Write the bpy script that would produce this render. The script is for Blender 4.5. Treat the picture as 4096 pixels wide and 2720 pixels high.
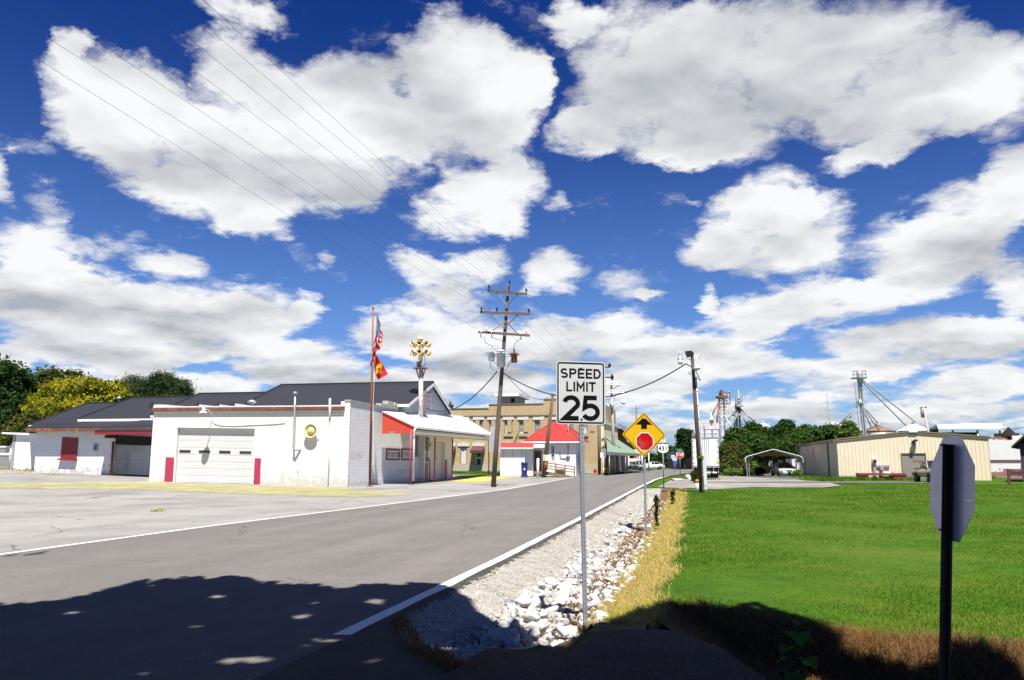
import bpy, bmesh, math, random
import numpy as np
from mathutils import Vector, Matrix
random.seed(7); RNG = np.random.default_rng(11)
SC = bpy.context.scene; COL = SC.collection
for o in list(bpy.data.objects): bpy.data.objects.remove(o)

# ------------------------------------------------------------------ camera, exposure, sun, sky
F_PX, CX, CY, EYE, PITCH = 3150.0, 2048.0, 1360.0, 1.6, math.radians(8.75)
cam_d = bpy.data.cameras.new('camera'); cam = bpy.data.objects.new('camera', cam_d); COL.objects.link(cam)
cam_d.sensor_width = 36.0; cam_d.lens = 36.0 * F_PX / 4096.0
cam_d.clip_start = 0.05; cam_d.clip_end = 6000.0
cam.location = (0, 0, EYE); cam.rotation_euler = (math.pi / 2 + PITCH, 0, 0)
SC.camera = cam
SC.view_settings.view_transform = 'Standard'; SC.view_settings.look = 'None'
SC.view_settings.exposure = 1.05; SC.view_settings.gamma = 1.0
SC.render.resolution_x = 1024; SC.render.resolution_y = 680
SC.cycles.max_bounces = 6; SC.cycles.diffuse_bounces = 3; SC.cycles.transparent_max_bounces = 12

SUN = Vector((0.150, -1.09, 2.35)).normalized()
sd = bpy.data.lights.new('sun', 'SUN'); sd.energy = 5.0; sd.angle = math.radians(0.53); sd.color = (1.0, 0.955, 0.88)
so = bpy.data.objects.new('sun', sd); COL.objects.link(so); so.location = (0, -20, 60)
so.rotation_euler = (-SUN).to_track_quat('-Z', 'Y').to_euler()

CT, ST = math.cos(PITCH), math.sin(PITCH)
def ray(px, py):
    a, b = (px - CX) / F_PX, (CY - py) / F_PX
    return Vector((a, CT - ST * b, ST + CT * b))
def at(px, py, Y):
    """the point seen at a photo pixel, Y metres ahead of the camera"""
    r = ray(px, py); t = Y / r.y
    return Vector((r.x * t, Y, EYE + r.z * t))
def gp(px, py, z=0.0):
    """the point seen at a photo pixel on the level z"""
    r = ray(px, py); t = (z - EYE) / r.z
    return Vector((r.x * t, r.y * t, z))
def azel(px, py):
    r = ray(px, py).normalized()
    return math.atan2(r.x, r.y), math.asin(r.z)

# ------------------------------------------------------------------ world: physical sky with cumulus
W = bpy.data.worlds.new('World'); SC.world = W; W.use_nodes = True
nt = W.node_tree; N = nt.nodes; L = nt.links
for n in list(N): N.remove(n)
def wn(t, **k):
    n = N.new(t)
    for a, b in k.items(): setattr(n, a, b)
    return n
def wmath(op, a, b=None, c=None, clamp=False):
    n = N.new('ShaderNodeMath'); n.operation = op; n.use_clamp = clamp
    for i, v in enumerate((a, b, c)):
        if v is None: continue
        if isinstance(v, (int, float)): n.inputs[i].default_value = v
        else: L.new(v, n.inputs[i])
    return n.outputs[0]
def wvec(op, a, b=None, c=None, out=0):
    n = N.new('ShaderNodeVectorMath'); n.operation = op
    for i, v in enumerate((a, b, c)):
        if v is None: continue
        if isinstance(v, (tuple, Vector)): n.inputs[i].default_value = v
        else: L.new(v, n.inputs[i])
    return n.outputs[out]
def wss(x, e0, e1):
    n = N.new('ShaderNodeMapRange'); n.interpolation_type = 'SMOOTHSTEP'
    L.new(x, n.inputs[0]); n.inputs[1].default_value = e0; n.inputs[2].default_value = e1
    return n.outputs[0]
def wnoise(vec, scale, detail, rough, lac=2.1):
    n = N.new('ShaderNodeTexNoise'); L.new(vec, n.inputs['Vector']); n.inputs['Scale'].default_value = scale
    n.inputs['Detail'].default_value = detail; n.inputs['Roughness'].default_value = rough; n.inputs['Lacunarity'].default_value = lac
    return n
sky = wn('ShaderNodeTexSky', sky_type='NISHITA', sun_disc=False)
sky.sun_elevation = math.asin(SUN.z); sky.sun_rotation = math.atan2(SUN.x, SUN.y)
sky.altitude = 200.0; sky.air_density = 1.0; sky.dust_density = 0.35; sky.ozone_density = 2.2
tc = wn('ShaderNodeTexCoord'); d = tc.outputs['Generated']
sp = wn('ShaderNodeSeparateXYZ'); L.new(d, sp.inputs[0]); dx, dy, dz = sp.outputs
az = wmath('ARCTAN2', dx, dy); el = wmath('ARCSINE', dz)
zz = wmath('ADD', wmath('MAXIMUM', dz, 0.0), 0.22)
cq = wn('ShaderNodeCombineXYZ'); L.new(wmath('DIVIDE', dx, zz), cq.inputs[0]); L.new(wmath('DIVIDE', dy, zz), cq.inputs[1])
Q = cq.outputs[0]
cp = wn('ShaderNodeCombineXYZ'); L.new(az, cp.inputs[0]); L.new(el, cp.inputs[1]); P0 = cp.outputs[0]
n1 = wnoise(Q, 4.2, 7.0, 0.62)
wamp = wmath('MULTIPLY_ADD', wmath('MAXIMUM', dz, 0.0), 0.26, 0.030)
vs = N.new('ShaderNodeVectorMath'); vs.operation = 'SCALE'
L.new(wvec('SUBTRACT', n1.outputs['Color'], (0.5, 0.5, 0.5)), vs.inputs[0]); L.new(wamp, vs.inputs['Scale'])
flat = wvec('MULTIPLY', vs.outputs[0], (1.0, 0.8, 0.0))
PW = wvec('ADD', P0, flat)
# clouds of the photograph: centre and half size, in pixels of a 2361 px wide view
CLOUDS = [(150,110,62,75),(150,240,85,110),(250,300,110,110),(330,215,115,85),(400,360,210,130),(545,140,125,105),(600,290,230,160),(470,455,170,75),(590,490,105,55),
 (780,190,150,115),(800,330,220,150),(1050,140,150,110),(1000,270,210,140),(1150,190,120,120),(1175,270,90,150),(1060,490,150,66),(1100,425,90,60),(1190,440,90,90),(1165,525,70,42),(720,430,170,80),(1240,200,40,70),
 (1325,40,75,60),(1500,90,210,170),(1450,270,180,120),(1345,330,85,62),(1700,140,280,200),(1640,325,190,80),(2000,140,330,190),(2110,260,250,100),(2310,190,150,150),(2020,358,135,38),(1600,352,150,46),
 (1690,500,100,80),(1790,465,125,90),(1885,505,115,95),(1640,575,95,60),(1800,590,180,66),
 (2240,500,170,95),(2335,430,110,100),(2085,570,140,85),(2210,590,170,72),
 (2110,655,205,66),(1900,690,185,66),(1750,722,130,56),(1632,700,26,48),(1755,765,70,26),(2335,670,70,62),(2130,780,300,56),(2290,770,150,50),
 (80,560,140,74),(400,600,95,42),(140,685,260,100),(400,715,220,86),(600,710,130,76),(712,712,42,50),(10,410,42,72),(270,800,250,62),(90,640,160,70),(560,770,110,40),
 (955,620,80,50),(1090,615,100,52),(1280,630,90,58),(1030,685,110,50),(930,760,130,62),(1100,785,170,75),(1275,790,90,62),(690,838,150,58),(1420,765,115,56),(1600,825,210,75),
 (1420,650,80,46,.62),(1490,672,45,16),(560,12,130,44,.75),(105,455,60,60,.55),(755,606,20,34,.5),(1295,472,26,30,.5),(560,805,50,22,.8),(270,560,90,50,.5),(230,170,90,70,.5),(1580,470,30,20,.45),(30,820,70,40),(480,895,120,40),(1000,880,160,50),(2000,850,140,30),(2280,880,150,40),(1500,890,150,34),(330,850,110,34),(1750,940,200,26),(2150,950,220,28),(1180,880,120,34),(820,900,120,26)]
DARK = [(1450,235,150,95),(1620,300,260,70),(1800,40,420,60),(1700,190,260,90),(2150,130,330,60),(1900,260,260,60),(2150,300,200,45),(620,425,210,48),(330,390,150,40),(200,760,260,40),(420,745,180,30),(1000,300,140,60),(760,420,140,40),(1700,600,130,40),(2100,720,170,26),(2200,640,140,26),(90,715,160,32),(1250,830,160,30),(1100,840,200,26),(700,870,140,20),(2150,820,260,20),(900,190,140,50),(2260,560,120,40)]
def blobs(lst, vec, grow=1.0):
    acc = None
    for item in lst:
        bx, by, rx, ry = item[:4]; wt = item[4] if len(item) > 4 else 1.0
        a, e = azel(bx * 4096 / 2361, by * 4096 / 2361)
        a1, _ = azel((bx + rx) * 4096 / 2361, by * 4096 / 2361); _, e1 = azel(bx * 4096 / 2361, (by - ry) * 4096 / 2361)
        ix, iy = 1.0 / max(1e-3, (a1 - a) * grow), 1.0 / max(1e-3, (e1 - e) * grow)
        q = wvec('MULTIPLY_ADD', vec, (ix, iy, 0.0), (-a * ix, -e * iy, 0.0))
        k = wmath('MAXIMUM', wmath('SUBTRACT', 1.0, wvec('DOT_PRODUCT', q, q, out=1)), 0.0)
        acc = k if acc is None else (wmath('ADD', acc, k) if wt == 1.0 else wmath('MULTIPLY_ADD', k, wt, acc))
    return acc
B = blobs(CLOUDS, PW, 1.03)
Bs = wmath('MINIMUM', B, 1.25)
n2 = wnoise(wvec('ADD', Q, wvec('MULTIPLY', wvec('SUBTRACT', wnoise(Q, 9.0, 4.0, 0.6).outputs['Color'], (0.5, 0.5, 0.5)), (0.16, 0.16, 0.0))), 6.5, 9.0, 0.63)
lowband = wmath('MULTIPLY', wss(el, 0.14, 0.03), 0.30)
PWl = wvec('ADD', P0, wvec('MULTIPLY', flat, (0.5, 0.25, 0.0)))
n3q = wvec('MULTIPLY', PWl, (9.0, 40.0, 1.0))
n3 = wnoise(n3q, 1.0, 5.0, 0.55)
lowd = wmath('MULTIPLY', wss(el, 0.20, 0.09), wmath('MULTIPLY_ADD', n3.outputs[0], 3.6, -1.32))
dens = wmath('ADD', wmath('MULTIPLY_ADD', wmath('SUBTRACT', n2.outputs[0], 0.5), 2.15, Bs), wmath('MAXIMUM', lowd, -0.35))
mask = wmath("MULTIPLY", wss(dens, 0.10, 0.95), wss(el, -0.03, -0.005))
# relief: brighter where the cloud thins upward (towards the sun), darker underneath
Qu = wvec('MULTIPLY', Q, (0.93, 0.93, 1.0))
na = wnoise(Q, 3.4, 4.0, 0.5); nb = wnoise(Qu, 3.4, 4.0, 0.5)
relief = wmath('SUBTRACT', na.outputs[0], nb.outputs[0])
PH = wvec('ADD', P0, wvec('MULTIPLY', flat, (0.6, 0.6, 0.0)))
DK = wmath('MINIMUM', blobs(DARK, PH, 1.55), 1.0)
low_dim = wmath('MULTIPLY', wss(el, 0.22, 0.04), 0.10)
fine = wmath('MULTIPLY', wmath('SUBTRACT', n2.outputs[0], 0.5), 0.55)
lit = wmath('SUBTRACT', wmath('MULTIPLY_ADD', relief, 1.9, 0.90), wmath('ADD', wmath('MULTIPLY', DK, 0.52), low_dim))
lit = wmath('ADD', lit, fine)
lit = wmath('SUBTRACT', lit, wmath('MULTIPLY', wss(dens, 1.0, 1.9), 0.08))
lit = wmath('MINIMUM', wmath('MAXIMUM', lit, 0.0), 1.0)
cm = wn('ShaderNodeMix', data_type='RGBA'); L.new(lit, cm.inputs[0])
CLOUD_HI, CLOUD_LO = (7.7, 7.75, 7.85, 1), (3.5, 3.75, 4.1, 1)
cm.inputs[6].default_value = CLOUD_LO; cm.inputs[7].default_value = CLOUD_HI
tint = wn('ShaderNodeMix', data_type='RGBA', blend_type='MULTIPLY'); tint.inputs[0].default_value = 1.0
gam = wn('ShaderNodeGamma'); L.new(sky.outputs[0], gam.inputs[0]); gam.inputs[1].default_value = 1.0
tm = wn('ShaderNodeMix', data_type='RGBA'); L.new(wss(el, 0.10, 0.56), tm.inputs[0])
tm.inputs[6].default_value = (0.44, 0.63, 1.0, 1); tm.inputs[7].default_value = (0.060, 0.200, 0.62, 1)
L.new(gam.outputs[0], tint.inputs[6]); L.new(tm.outputs[2], tint.inputs[7])
fm = wn('ShaderNodeMix', data_type='RGBA'); L.new(mask, fm.inputs[0]); L.new(tint.outputs[2], fm.inputs[6]); L.new(cm.outputs[2], fm.inputs[7])
bg = wn('ShaderNodeBackground'); L.new(fm.outputs[2], bg.inputs[0]); bg.inputs[1].default_value = 0.06
wo = wn('ShaderNodeOutputWorld'); L.new(bg.outputs[0], wo.inputs[0])
W.cycles.sampling_method = 'MANUAL'; W.cycles.sample_map_resolution = 512
# ------------------------------------------------------------------ mesh helpers
ORG = {}
def V(*a): return Vector(a)
class MB:
    """collects shapes and links them as ONE mesh object"""
    def __init__(s): s.v = []; s.f = []; s.sm = []
    def add(s, vs, fs, smooth=False):
        k = len(s.v); s.v += [tuple(v) for v in vs]; s.f += [tuple(i + k for i in f) for f in fs]; s.sm += [smooth] * len(fs); return s
    def poly(s, *p): return s.add(p, [tuple(range(len(p)))])
    def prism(s, pts, vec):
        n = len(pts); vec = Vector(vec); q = [Vector(p) + vec for p in pts]
        return s.add(list(pts) + q, [tuple(range(n))[::-1], tuple(range(n, 2 * n))] + [(i, (i + 1) % n, n + (i + 1) % n, n + i) for i in range(n)])
    def par(s, o, a, b, c):
        o, a, b, c = Vector(o), Vector(a), Vector(b), Vector(c)
        return s.prism([o, o + a, o + a + b, o + b], c)
    def box(s, x0, x1, y0, y1, z0, z1): return s.par((x0, y0, z0), (x1 - x0, 0, 0), (0, y1 - y0, 0), (0, 0, z1 - z0))
    def tube(s, p0, p1, r0, r1=None, n=10, caps=True): return s.path([p0, p1], [r0, r0 if r1 is None else r1], n, caps)
    def path(s, pts, rs, n=8, caps=True):
        pts = [Vector(p) for p in pts]
        if not isinstance(rs, (list, tuple)): rs = [rs] * len(pts)
        vs, fs = [], []
        up = None
        for i, p in enumerate(pts):
            t = (pts[min(i + 1, len(pts) - 1)] - pts[max(i - 1, 0)]).normalized()
            if up is None: up = V(0, 0, 1) if abs(t.z) < 0.9 else V(1, 0, 0)
            a = t.cross(up).normalized(); b = a.cross(t).normalized(); up = b
            for k in range(n):
                th = 2 * math.pi * k / n
                vs.append(p + (a * math.cos(th) + b * math.sin(th)) * rs[i])
        for i in range(len(pts) - 1):
            for k in range(n):
                fs.append((i * n + k, i * n + (k + 1) % n, (i + 1) * n + (k + 1) % n, (i + 1) * n + k))
        if caps: fs += [tuple(range(n))[::-1], tuple(range((len(pts) - 1) * n, len(pts) * n))]
        return s.add(vs, fs, n > 6)
    def lathe(s, c, axis, prof, n=20, caps=True):
        """prof: (along axis, radius)"""
        c = Vector(c); ax = Vector(axis).normalized(); u = V(0, 0, 1) if abs(ax.z) < 0.9 else V(1, 0, 0)
        a = ax.cross(u).normalized(); b = a.cross(ax)
        vs, fs = [], []
        for (h, r) in prof:
            for k in range(n):
                th = 2 * math.pi * k / n; vs.append(c + ax * h + (a * math.cos(th) + b * math.sin(th)) * max(r, 1e-4))
        for i in range(len(prof) - 1):
            for k in range(n): fs.append((i * n + k, i * n + (k + 1) % n, (i + 1) * n + (k + 1) % n, (i + 1) * n + k))
        if caps: fs += [tuple(range(n))[::-1], tuple(range((len(prof) - 1) * n, len(prof) * n))]
        return s.add(vs, fs, True)
    def loft(s, rings, caps=True, smooth=True, close=True):
        n = len(rings[0]); vs = [p for r in rings for p in r]; fs = []
        for i in range(len(rings) - 1):
            for k in range(n if close else n - 1): fs.append((i * n + k, i * n + (k + 1) % n, (i + 1) * n + (k + 1) % n, (i + 1) * n + k))
        s.add(vs, fs, smooth)
        if caps: s.add(rings[0], [tuple(range(n))[::-1]]); s.add(rings[-1], [tuple(range(n))])
        return s
    def grid(s, P, smooth=True):
        """P: rows of points"""
        m = len(P[0]); vs = [p for r in P for p in r]
        return s.add(vs, [(i * m + j, i * m + j + 1, (i + 1) * m + j + 1, (i + 1) * m + j) for i in range(len(P) - 1) for j in range(m - 1)], smooth)
    def build(s, name, material, parent=None, loc=None, bevel=0.0):
        org = ORG.get(parent.name, V(0, 0, 0)) if parent is not None else Vector(loc if loc is not None else (0, 0, 0))
        me = bpy.data.meshes.new(name)
        me.from_pydata([tuple(Vector(p) - org) for p in s.v], [], s.f)
        for i, p in enumerate(me.polygons): p.use_smooth = s.sm[i]
        me.update()
        if material: me.materials.append(material)
        bm = bmesh.new(); bm.from_mesh(me); bmesh.ops.recalc_face_normals(bm, faces=bm.faces); bm.to_mesh(me); bm.free()
        o = bpy.data.objects.new(name, me); COL.objects.link(o)
        if parent is not None: o.parent = parent
        else: o.location = org
        ORG[o.name] = org
        if bevel:
            m = o.modifiers.new('bevel', 'BEVEL'); m.width = bevel; m.segments = 2; m.limit_method = 'ANGLE'
        return o
def thing(name, label, cat, loc=(0, 0, 0), group=None):
    o = bpy.data.objects.new(name, None); COL.objects.link(o); o.location = loc; o.empty_display_size = 0.2
    ORG[o.name] = Vector(loc); return tag(o, label, cat, group)
def tag(o, label, cat, group=None, kind=None):
    o['label'] = label; o['category'] = cat
    if group: o['group'] = group
    if kind: o['kind'] = kind
    return o
def structure(o, label=None, cat=None):
    o['kind'] = 'structure'
    if label: o['label'] = label
    if cat: o['category'] = cat
    return o
def np_mesh(name, verts, faces, material, uvless=True, smooth=False, attr=None):
    """faces: (n,k) numpy array of equal sized faces"""
    me = bpy.data.meshes.new(name); nf, k = faces.shape
    me.vertices.add(len(verts)); me.vertices.foreach_set('co', verts.astype(np.float32).ravel())
    me.loops.add(nf * k); me.loops.foreach_set('vertex_index', faces.astype(np.int32).ravel())
    me.polygons.add(nf); me.polygons.foreach_set('loop_start', np.arange(0, nf * k, k, dtype=np.int32))
    me.polygons.foreach_set('loop_total', np.full(nf, k, dtype=np.int32))
    if smooth: me.polygons.foreach_set('use_smooth', np.ones(nf, dtype=bool))
    if attr is not None:
        a = me.attributes.new('shade', 'FLOAT', 'POINT'); a.data.foreach_set('value', attr.astype(np.float32))
    me.update(calc_edges=True)
    if material: me.materials.append(material)
    o = bpy.data.objects.new(name, me); COL.objects.link(o); ORG[o.name] = V(0, 0, 0)
    return o
def text_mb(txt, size, F, s, h, o, align='CENTER', bold=0.0, depth=0.004, sx=1.0, spacing=1.0):
    """lettering as a mesh lying on a wall or sign frame F, centred at (s, h), o metres proud"""
    cu = bpy.data.curves.new('lettering', 'FONT'); cu.body = txt; cu.size = size; cu.align_x = align; cu.align_y = 'CENTER'
    cu.offset = bold; cu.extrude = depth / 2; cu.space_character = spacing; cu.resolution_u = 4
    ob = bpy.data.objects.new('lettering', cu); COL.objects.link(ob)
    dg = bpy.context.evaluated_depsgraph_get(); dg.update()
    me = bpy.data.meshes.new_from_object(ob.evaluated_get(dg))
    mb = MB(); mb.add([F.p(s + v.co.x * sx, o + depth / 2 + v.co.z, h + v.co.y) for v in me.vertices], [tuple(p.vertices) for p in me.polygons])
    bpy.data.objects.remove(ob); bpy.data.curves.remove(cu); bpy.data.meshes.remove(me)
    return mb

class Frame:
    """a wall's own coordinates: s along it, o out of it, h up"""
    def __init__(self, org, u, n=None, up=(0, 0, 1)):
        self.o = Vector(org); self.u = Vector(u); self.w = Vector(up); uh = V(self.u.x, self.u.y, 0)
        self.n = Vector(n) if n is not None else V(uh.y, -uh.x, 0).normalized()
        self.uh = uh
    def p(self, s, o, h): return self.o + self.u * s + self.n * o + self.w * h
    def uv(self, px, py, off=0.0):
        r = ray(px, py); e = V(0, 0, EYE); t = (self.o + self.n * off - e).dot(self.n) / r.dot(self.n)
        q = e + r * t - self.o; s = V(q.x, q.y, 0).dot(self.uh) / self.uh.length_squared
        return s, q.z - s * self.u.z
    def box(self, mb, s0, s1, o0, o1, h0, h1): return mb.par(self.p(s0, o0, h0), self.u * (s1 - s0), self.n * (o1 - o0), self.w * (h1 - h0))
    def poly(self, mb, pts, o0, o1): return mb.prism([self.p(s, o0, h) for s, h in pts], self.n * (o1 - o0))
    def px(self, x0, y0, x1, y1, off=0.0):
        """a photo rectangle as (s0, s1, h0, h1) on this wall"""
        a, b = self.uv(x0, y0, off), self.uv(x1, y1, off); c, e = self.uv(x0, y1, off), self.uv(x1, y0, off)
        s0, s1 = (a[0] + c[0]) / 2, (b[0] + e[0]) / 2; h1, h0 = (a[1] + e[1]) / 2, (b[1] + c[1]) / 2
        return min(s0, s1), max(s0, s1), min(h0, h1), max(h0, h1)

# ------------------------------------------------------------------ materials
def mat_new(name):
    m = bpy.data.materials.new(name); m.use_nodes = True; m.node_tree.nodes.clear(); return m
class NT:
    def __init__(s, m): s.t = m.node_tree; s.n = s.t.nodes; s.l = s.t.links
    def new(s, t, **k):
        n = s.n.new(t)
        for a, b in k.items(): setattr(n, a, b)
        return n
    def set(s, sock, v):
        if isinstance(v, bpy.types.NodeSocket): s.l.new(v, sock)
        elif isinstance(v, (tuple, list)) and len(v) == 3 and sock.type == 'RGBA': sock.default_value = (*v, 1)
        else: sock.default_value = v
    def math(s, op, a, b=None, c=None, clamp=False):
        n = s.new('ShaderNodeMath', operation=op, use_clamp=clamp)
        for i, v in enumerate((a, b, c)):
            if v is not None: s.set(n.inputs[i], v)
        return n.outputs[0]
    def vmath(s, op, a, b=None, out=0):
        n = s.new('ShaderNodeVectorMath', operation=op)
        for i, v in enumerate((a, b)):
            if v is not None: s.set(n.inputs[i], v)
        return n.outputs[out]
    def pos(s): return s.new('ShaderNodeNewGeometry').outputs['Position']
    def obj(s): return s.new('ShaderNodeTexCoord').outputs['Object']
    def noise(s, vec, scale, detail=4, rough=0.55, col=False):
        n = s.new('ShaderNodeTexNoise'); s.set(n.inputs['Vector'], vec); n.inputs['Scale'].default_value = scale
        n.inputs['Detail'].default_value = detail; n.inputs['Roughness'].default_value = rough
        return n.outputs['Color' if col else 0]
    def ss(s, x, a, b, lo=0.0, hi=1.0):
        n = s.new('ShaderNodeMapRange', interpolation_type='SMOOTHSTEP'); s.set(n.inputs[0], x)
        for i, v in zip((1, 2, 3, 4), (a, b, lo, hi)): n.inputs[i].default_value = v
        return n.outputs[0]
    def mix(s, f, a, b, blend='MIX'):
        n = s.new('ShaderNodeMix', data_type='RGBA', blend_type=blend); s.set(n.inputs[0], f); s.set(n.inputs[6], a); s.set(n.inputs[7], b); return n.outputs[2]
    def wall(s, direction, vec=None):
        """(metres along a wall, height) as a texture vector"""
        p = vec if vec is not None else s.pos()
        c = s.new('ShaderNodeCombineXYZ'); s.l.new(s.vmath('DOT_PRODUCT', p, tuple(direction), out=1), c.inputs[0])
        q = s.new('ShaderNodeSeparateXYZ'); s.l.new(p, q.inputs[0]); s.l.new(q.outputs[2], c.inputs[1]); return c.outputs[0]
    def out(s, col, rough=0.7, bump=None, bstr=0.3, bdist=0.02, metal=0.0, spec=None, transl=None, coat=0.0):
        b = s.new('ShaderNodeBsdfPrincipled'); s.set(b.inputs['Base Color'], col); s.set(b.inputs['Roughness'], rough); s.set(b.inputs['Metallic'], metal)
        if spec is not None: b.inputs['Specular IOR Level'].default_value = spec
        if coat: b.inputs['Coat Weight'].default_value = coat; b.inputs['Coat Roughness'].default_value = 0.06
        if bump is not None:
            n = s.new('ShaderNodeBump'); n.inputs['Strength'].default_value = bstr; n.inputs['Distance'].default_value = bdist; s.l.new(bump, n.inputs['Height']); s.l.new(n.outputs[0], b.inputs['Normal'])
        sh = b.outputs[0]
        if transl is not None:
            t = s.new('ShaderNodeBsdfTranslucent'); s.set(t.inputs[0], transl); m = s.new('ShaderNodeMixShader'); m.inputs[0].default_value = 0.35
            s.l.new(sh, m.inputs[1]); s.l.new(t.outputs[0], m.inputs[2]); sh = m.outputs[0]
        o = s.new('ShaderNodeOutputMaterial'); s.l.new(sh, o.inputs[0]); return b
MATS = {}
def simple(name, col, rough=0.6, metal=0.0, var=0.16, scale=2.5, dirt=None, dirt_amt=0.4, bump=0.0, bscale=40.0, spec=None, coat=0.0, local=False):
    """a plain surface with uneven tone, optional dirt or rust patches and a fine relief"""
    if name in MATS: return MATS[name]
    m = mat_new(name); t = NT(m); p = t.obj() if local else t.pos()
    n = t.noise(p, scale, 5, 0.6)
    c = t.mix(n, tuple(x * (1 - var) for x in col), tuple(min(1, x * (1 + var)) for x in col))
    if dirt is not None:
        k = t.ss(t.noise(p, scale * 1.7 + 0.3, 7, 0.65), 0.5, 0.72)
        c = t.mix(t.math('MULTIPLY', k, dirt_amt), c, dirt)
    r = t.math('MULTIPLY_ADD', t.math('SUBTRACT', n, 0.5), 0.25, rough, clamp=True)
    t.out(c, r, t.noise(p, bscale, 3) if bump else None, bump, 0.01, metal, spec, None, coat)
    MATS[name] = m; return m
def stripes_mat(name, col, direction, pitch, width, dark, rough=0.45, metal=0.0, dirt=None, dirt_amt=0.35, dscale=0.6):
    """sheet metal with folded seams every PITCH metres along a direction"""
    m = mat_new(name); t = NT(m); p = t.pos()
    f = t.math('FRACT', t.math('MULTIPLY', t.vmath('DOT_PRODUCT', p, tuple(direction), out=1), 1.0 / pitch))
    k = t.math('LESS_THAN', f, width)
    n = t.noise(p, 0.9, 5, 0.6)
    c = t.mix(n, tuple(x * 0.82 for x in col), tuple(x * 1.16 for x in col))
    if dirt is not None: c = t.mix(t.math('MULTIPLY', t.ss(t.noise(p, dscale, 7, 0.66), 0.48, 0.7), dirt_amt), c, dirt)
    c = t.mix(t.math('MULTIPLY', k, dark), c, tuple(x * 0.35 for x in col))
    t.out(c, rough, t.math('MULTIPLY', t.ss(t.math('ABSOLUTE', t.math('SUBTRACT', f, width)), 0.0, 0.12), -1.0), 0.5, 0.03, metal)
    MATS[name] = m; return m
def block_mat(name, col, direction, bw=0.41, bh=0.205, mortar=(0.5, 0.5, 0.5), msize=0.012, chip=None, chip_h=1.3, chip_amt=0.8, var=0.04, bstr=0.35):
    """painted concrete block or brick, its paint chipped and stained near the ground"""
    m = mat_new(name); t = NT(m); p = t.pos(); w = t.wall(direction)
    b = t.new('ShaderNodeTexBrick'); t.l.new(w, b.inputs['Vector']); b.inputs['Scale'].default_value = 1.0
    b.inputs['Brick Width'].default_value = bw; b.inputs['Row Height'].default_value = bh; b.inputs['Mortar Size'].default_value = msize; b.inputs['Mortar Smooth'].default_value = 0.4
    t.set(b.inputs['Color1'], tuple(x * (1 - var) for x in col)); t.set(b.inputs['Color2'], tuple(min(1, x * (1 + var)) for x in col)); t.set(b.inputs['Mortar'], mortar)
    n = t.noise(p, 0.8, 6, 0.62)
    c = t.mix(t.ss(n, 0.3, 0.75, 0, 0.5), b.outputs[0], tuple(x * 0.86 for x in col))
    # paint has filled many of the joints
    c = t.mix(t.ss(t.noise(p, 1.7, 4, 0.6), 0.30, 0.55, .25, 1.0), tuple(col), c) if chip is not None else c
    if chip is not None:
        q = t.new('ShaderNodeSeparateXYZ'); t.l.new(p, q.inputs[0])
        low = t.ss(q.outputs[2], 0.1, chip_h, 1.0, 0.0)
        k = t.ss(t.math('MULTIPLY_ADD', low, 0.24, t.noise(p, 2.6, 8, 0.68)), 0.63, 0.70)
        c = t.mix(t.math('MULTIPLY', k, chip_amt), c, chip)
    h = t.math('MULTIPLY_ADD', t.noise(p, 30, 3), 0.25, t.math('SUBTRACT', 1.0, b.outputs['Fac']))
    t.out(c, 0.75, h, bstr, 0.012)
    MATS[name] = m; return m
def glass_mat(name, col=(0.02, 0.025, 0.03), rough=0.06):
    if name in MATS: return MATS[name]
    m = mat_new(name); t = NT(m); n = t.noise(t.pos(), 1.2, 3)
    t.out(t.mix(n, tuple(x * 0.6 for x in col), tuple(x * 1.4 for x in col)), rough, None, spec=0.8)
    MATS[name] = m; return m
def leaf_mat(name, c0, c1, c2=None, transl=0.6):
    if name in MATS: return MATS[name]
    m = mat_new(name); t = NT(m); p = t.pos()
    a = t.new('ShaderNodeAttribute', attribute_name='shade').outputs['Fac']
    c = t.mix(a, c0, c1)
    if c2 is not None: c = t.mix(t.ss(t.noise(p, 0.55, 4), 0.47, 0.62), c, c2)
    t.out(c, 0.65, None, spec=0.10, transl=t.mix(1.0, c, (1.3 * transl + 0.3, 1.5 * transl + 0.3, 0.5), 'MULTIPLY'))
    MATS[name] = m; return m
A2 = V(0.187, 0.982, 0.0); D2 = V(-0.982, 0.187, 0.0)
M = {}
M['white'] = simple('white_paint', (0.80, 0.80, 0.79), 0.5, var=0.05)
M['white_trim'] = simple('white_trim_paint', (0.74, 0.74, 0.73), 0.5, var=0.06, dirt=(0.45, 0.42, 0.36), dirt_amt=0.25)
M['cream'] = simple('cream_enamel', (0.66, 0.55, 0.27), 0.4, var=0.08, dirt=(0.30, 0.20, 0.10), dirt_amt=0.4, scale=3)
M['magenta'] = simple('faded_red_paint', (0.37, 0.024, 0.080), 0.5, var=0.10, dirt=(0.40, 0.20, 0.18), dirt_amt=0.4, scale=3)
M['maroon'] = simple('maroon_paint', (0.22, 0.015, 0.022), 0.5, var=0.12, dirt=(0.10, 0.03, 0.03), scale=3)
M['red'] = simple('bright_red_paint', (0.60, 0.030, 0.022), 0.4, var=0.08)
M['redmetal'] = stripes_mat('red_sheet_metal', (0.58, 0.045, 0.028), D2, 0.23, 0.12, 0.35, 0.4)
M['rust'] = simple('rusty_fascia', (0.15, 0.050, 0.035), 0.8, var=0.35, scale=1.1, dirt=(0.42, 0.16, 0.055), dirt_amt=0.9)
M['rustpole'] = simple('rusty_steel', (0.20, 0.062, 0.028), 0.8, var=0.3, scale=2.0, dirt=(0.34, 0.13, 0.045), dirt_amt=0.7)
M['rustwhite'] = simple('white_paint_over_rust', (0.70, 0.66, 0.58), 0.55, var=0.08, scale=1.1, dirt=(0.48, 0.20, 0.06), dirt_amt=0.95)
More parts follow.
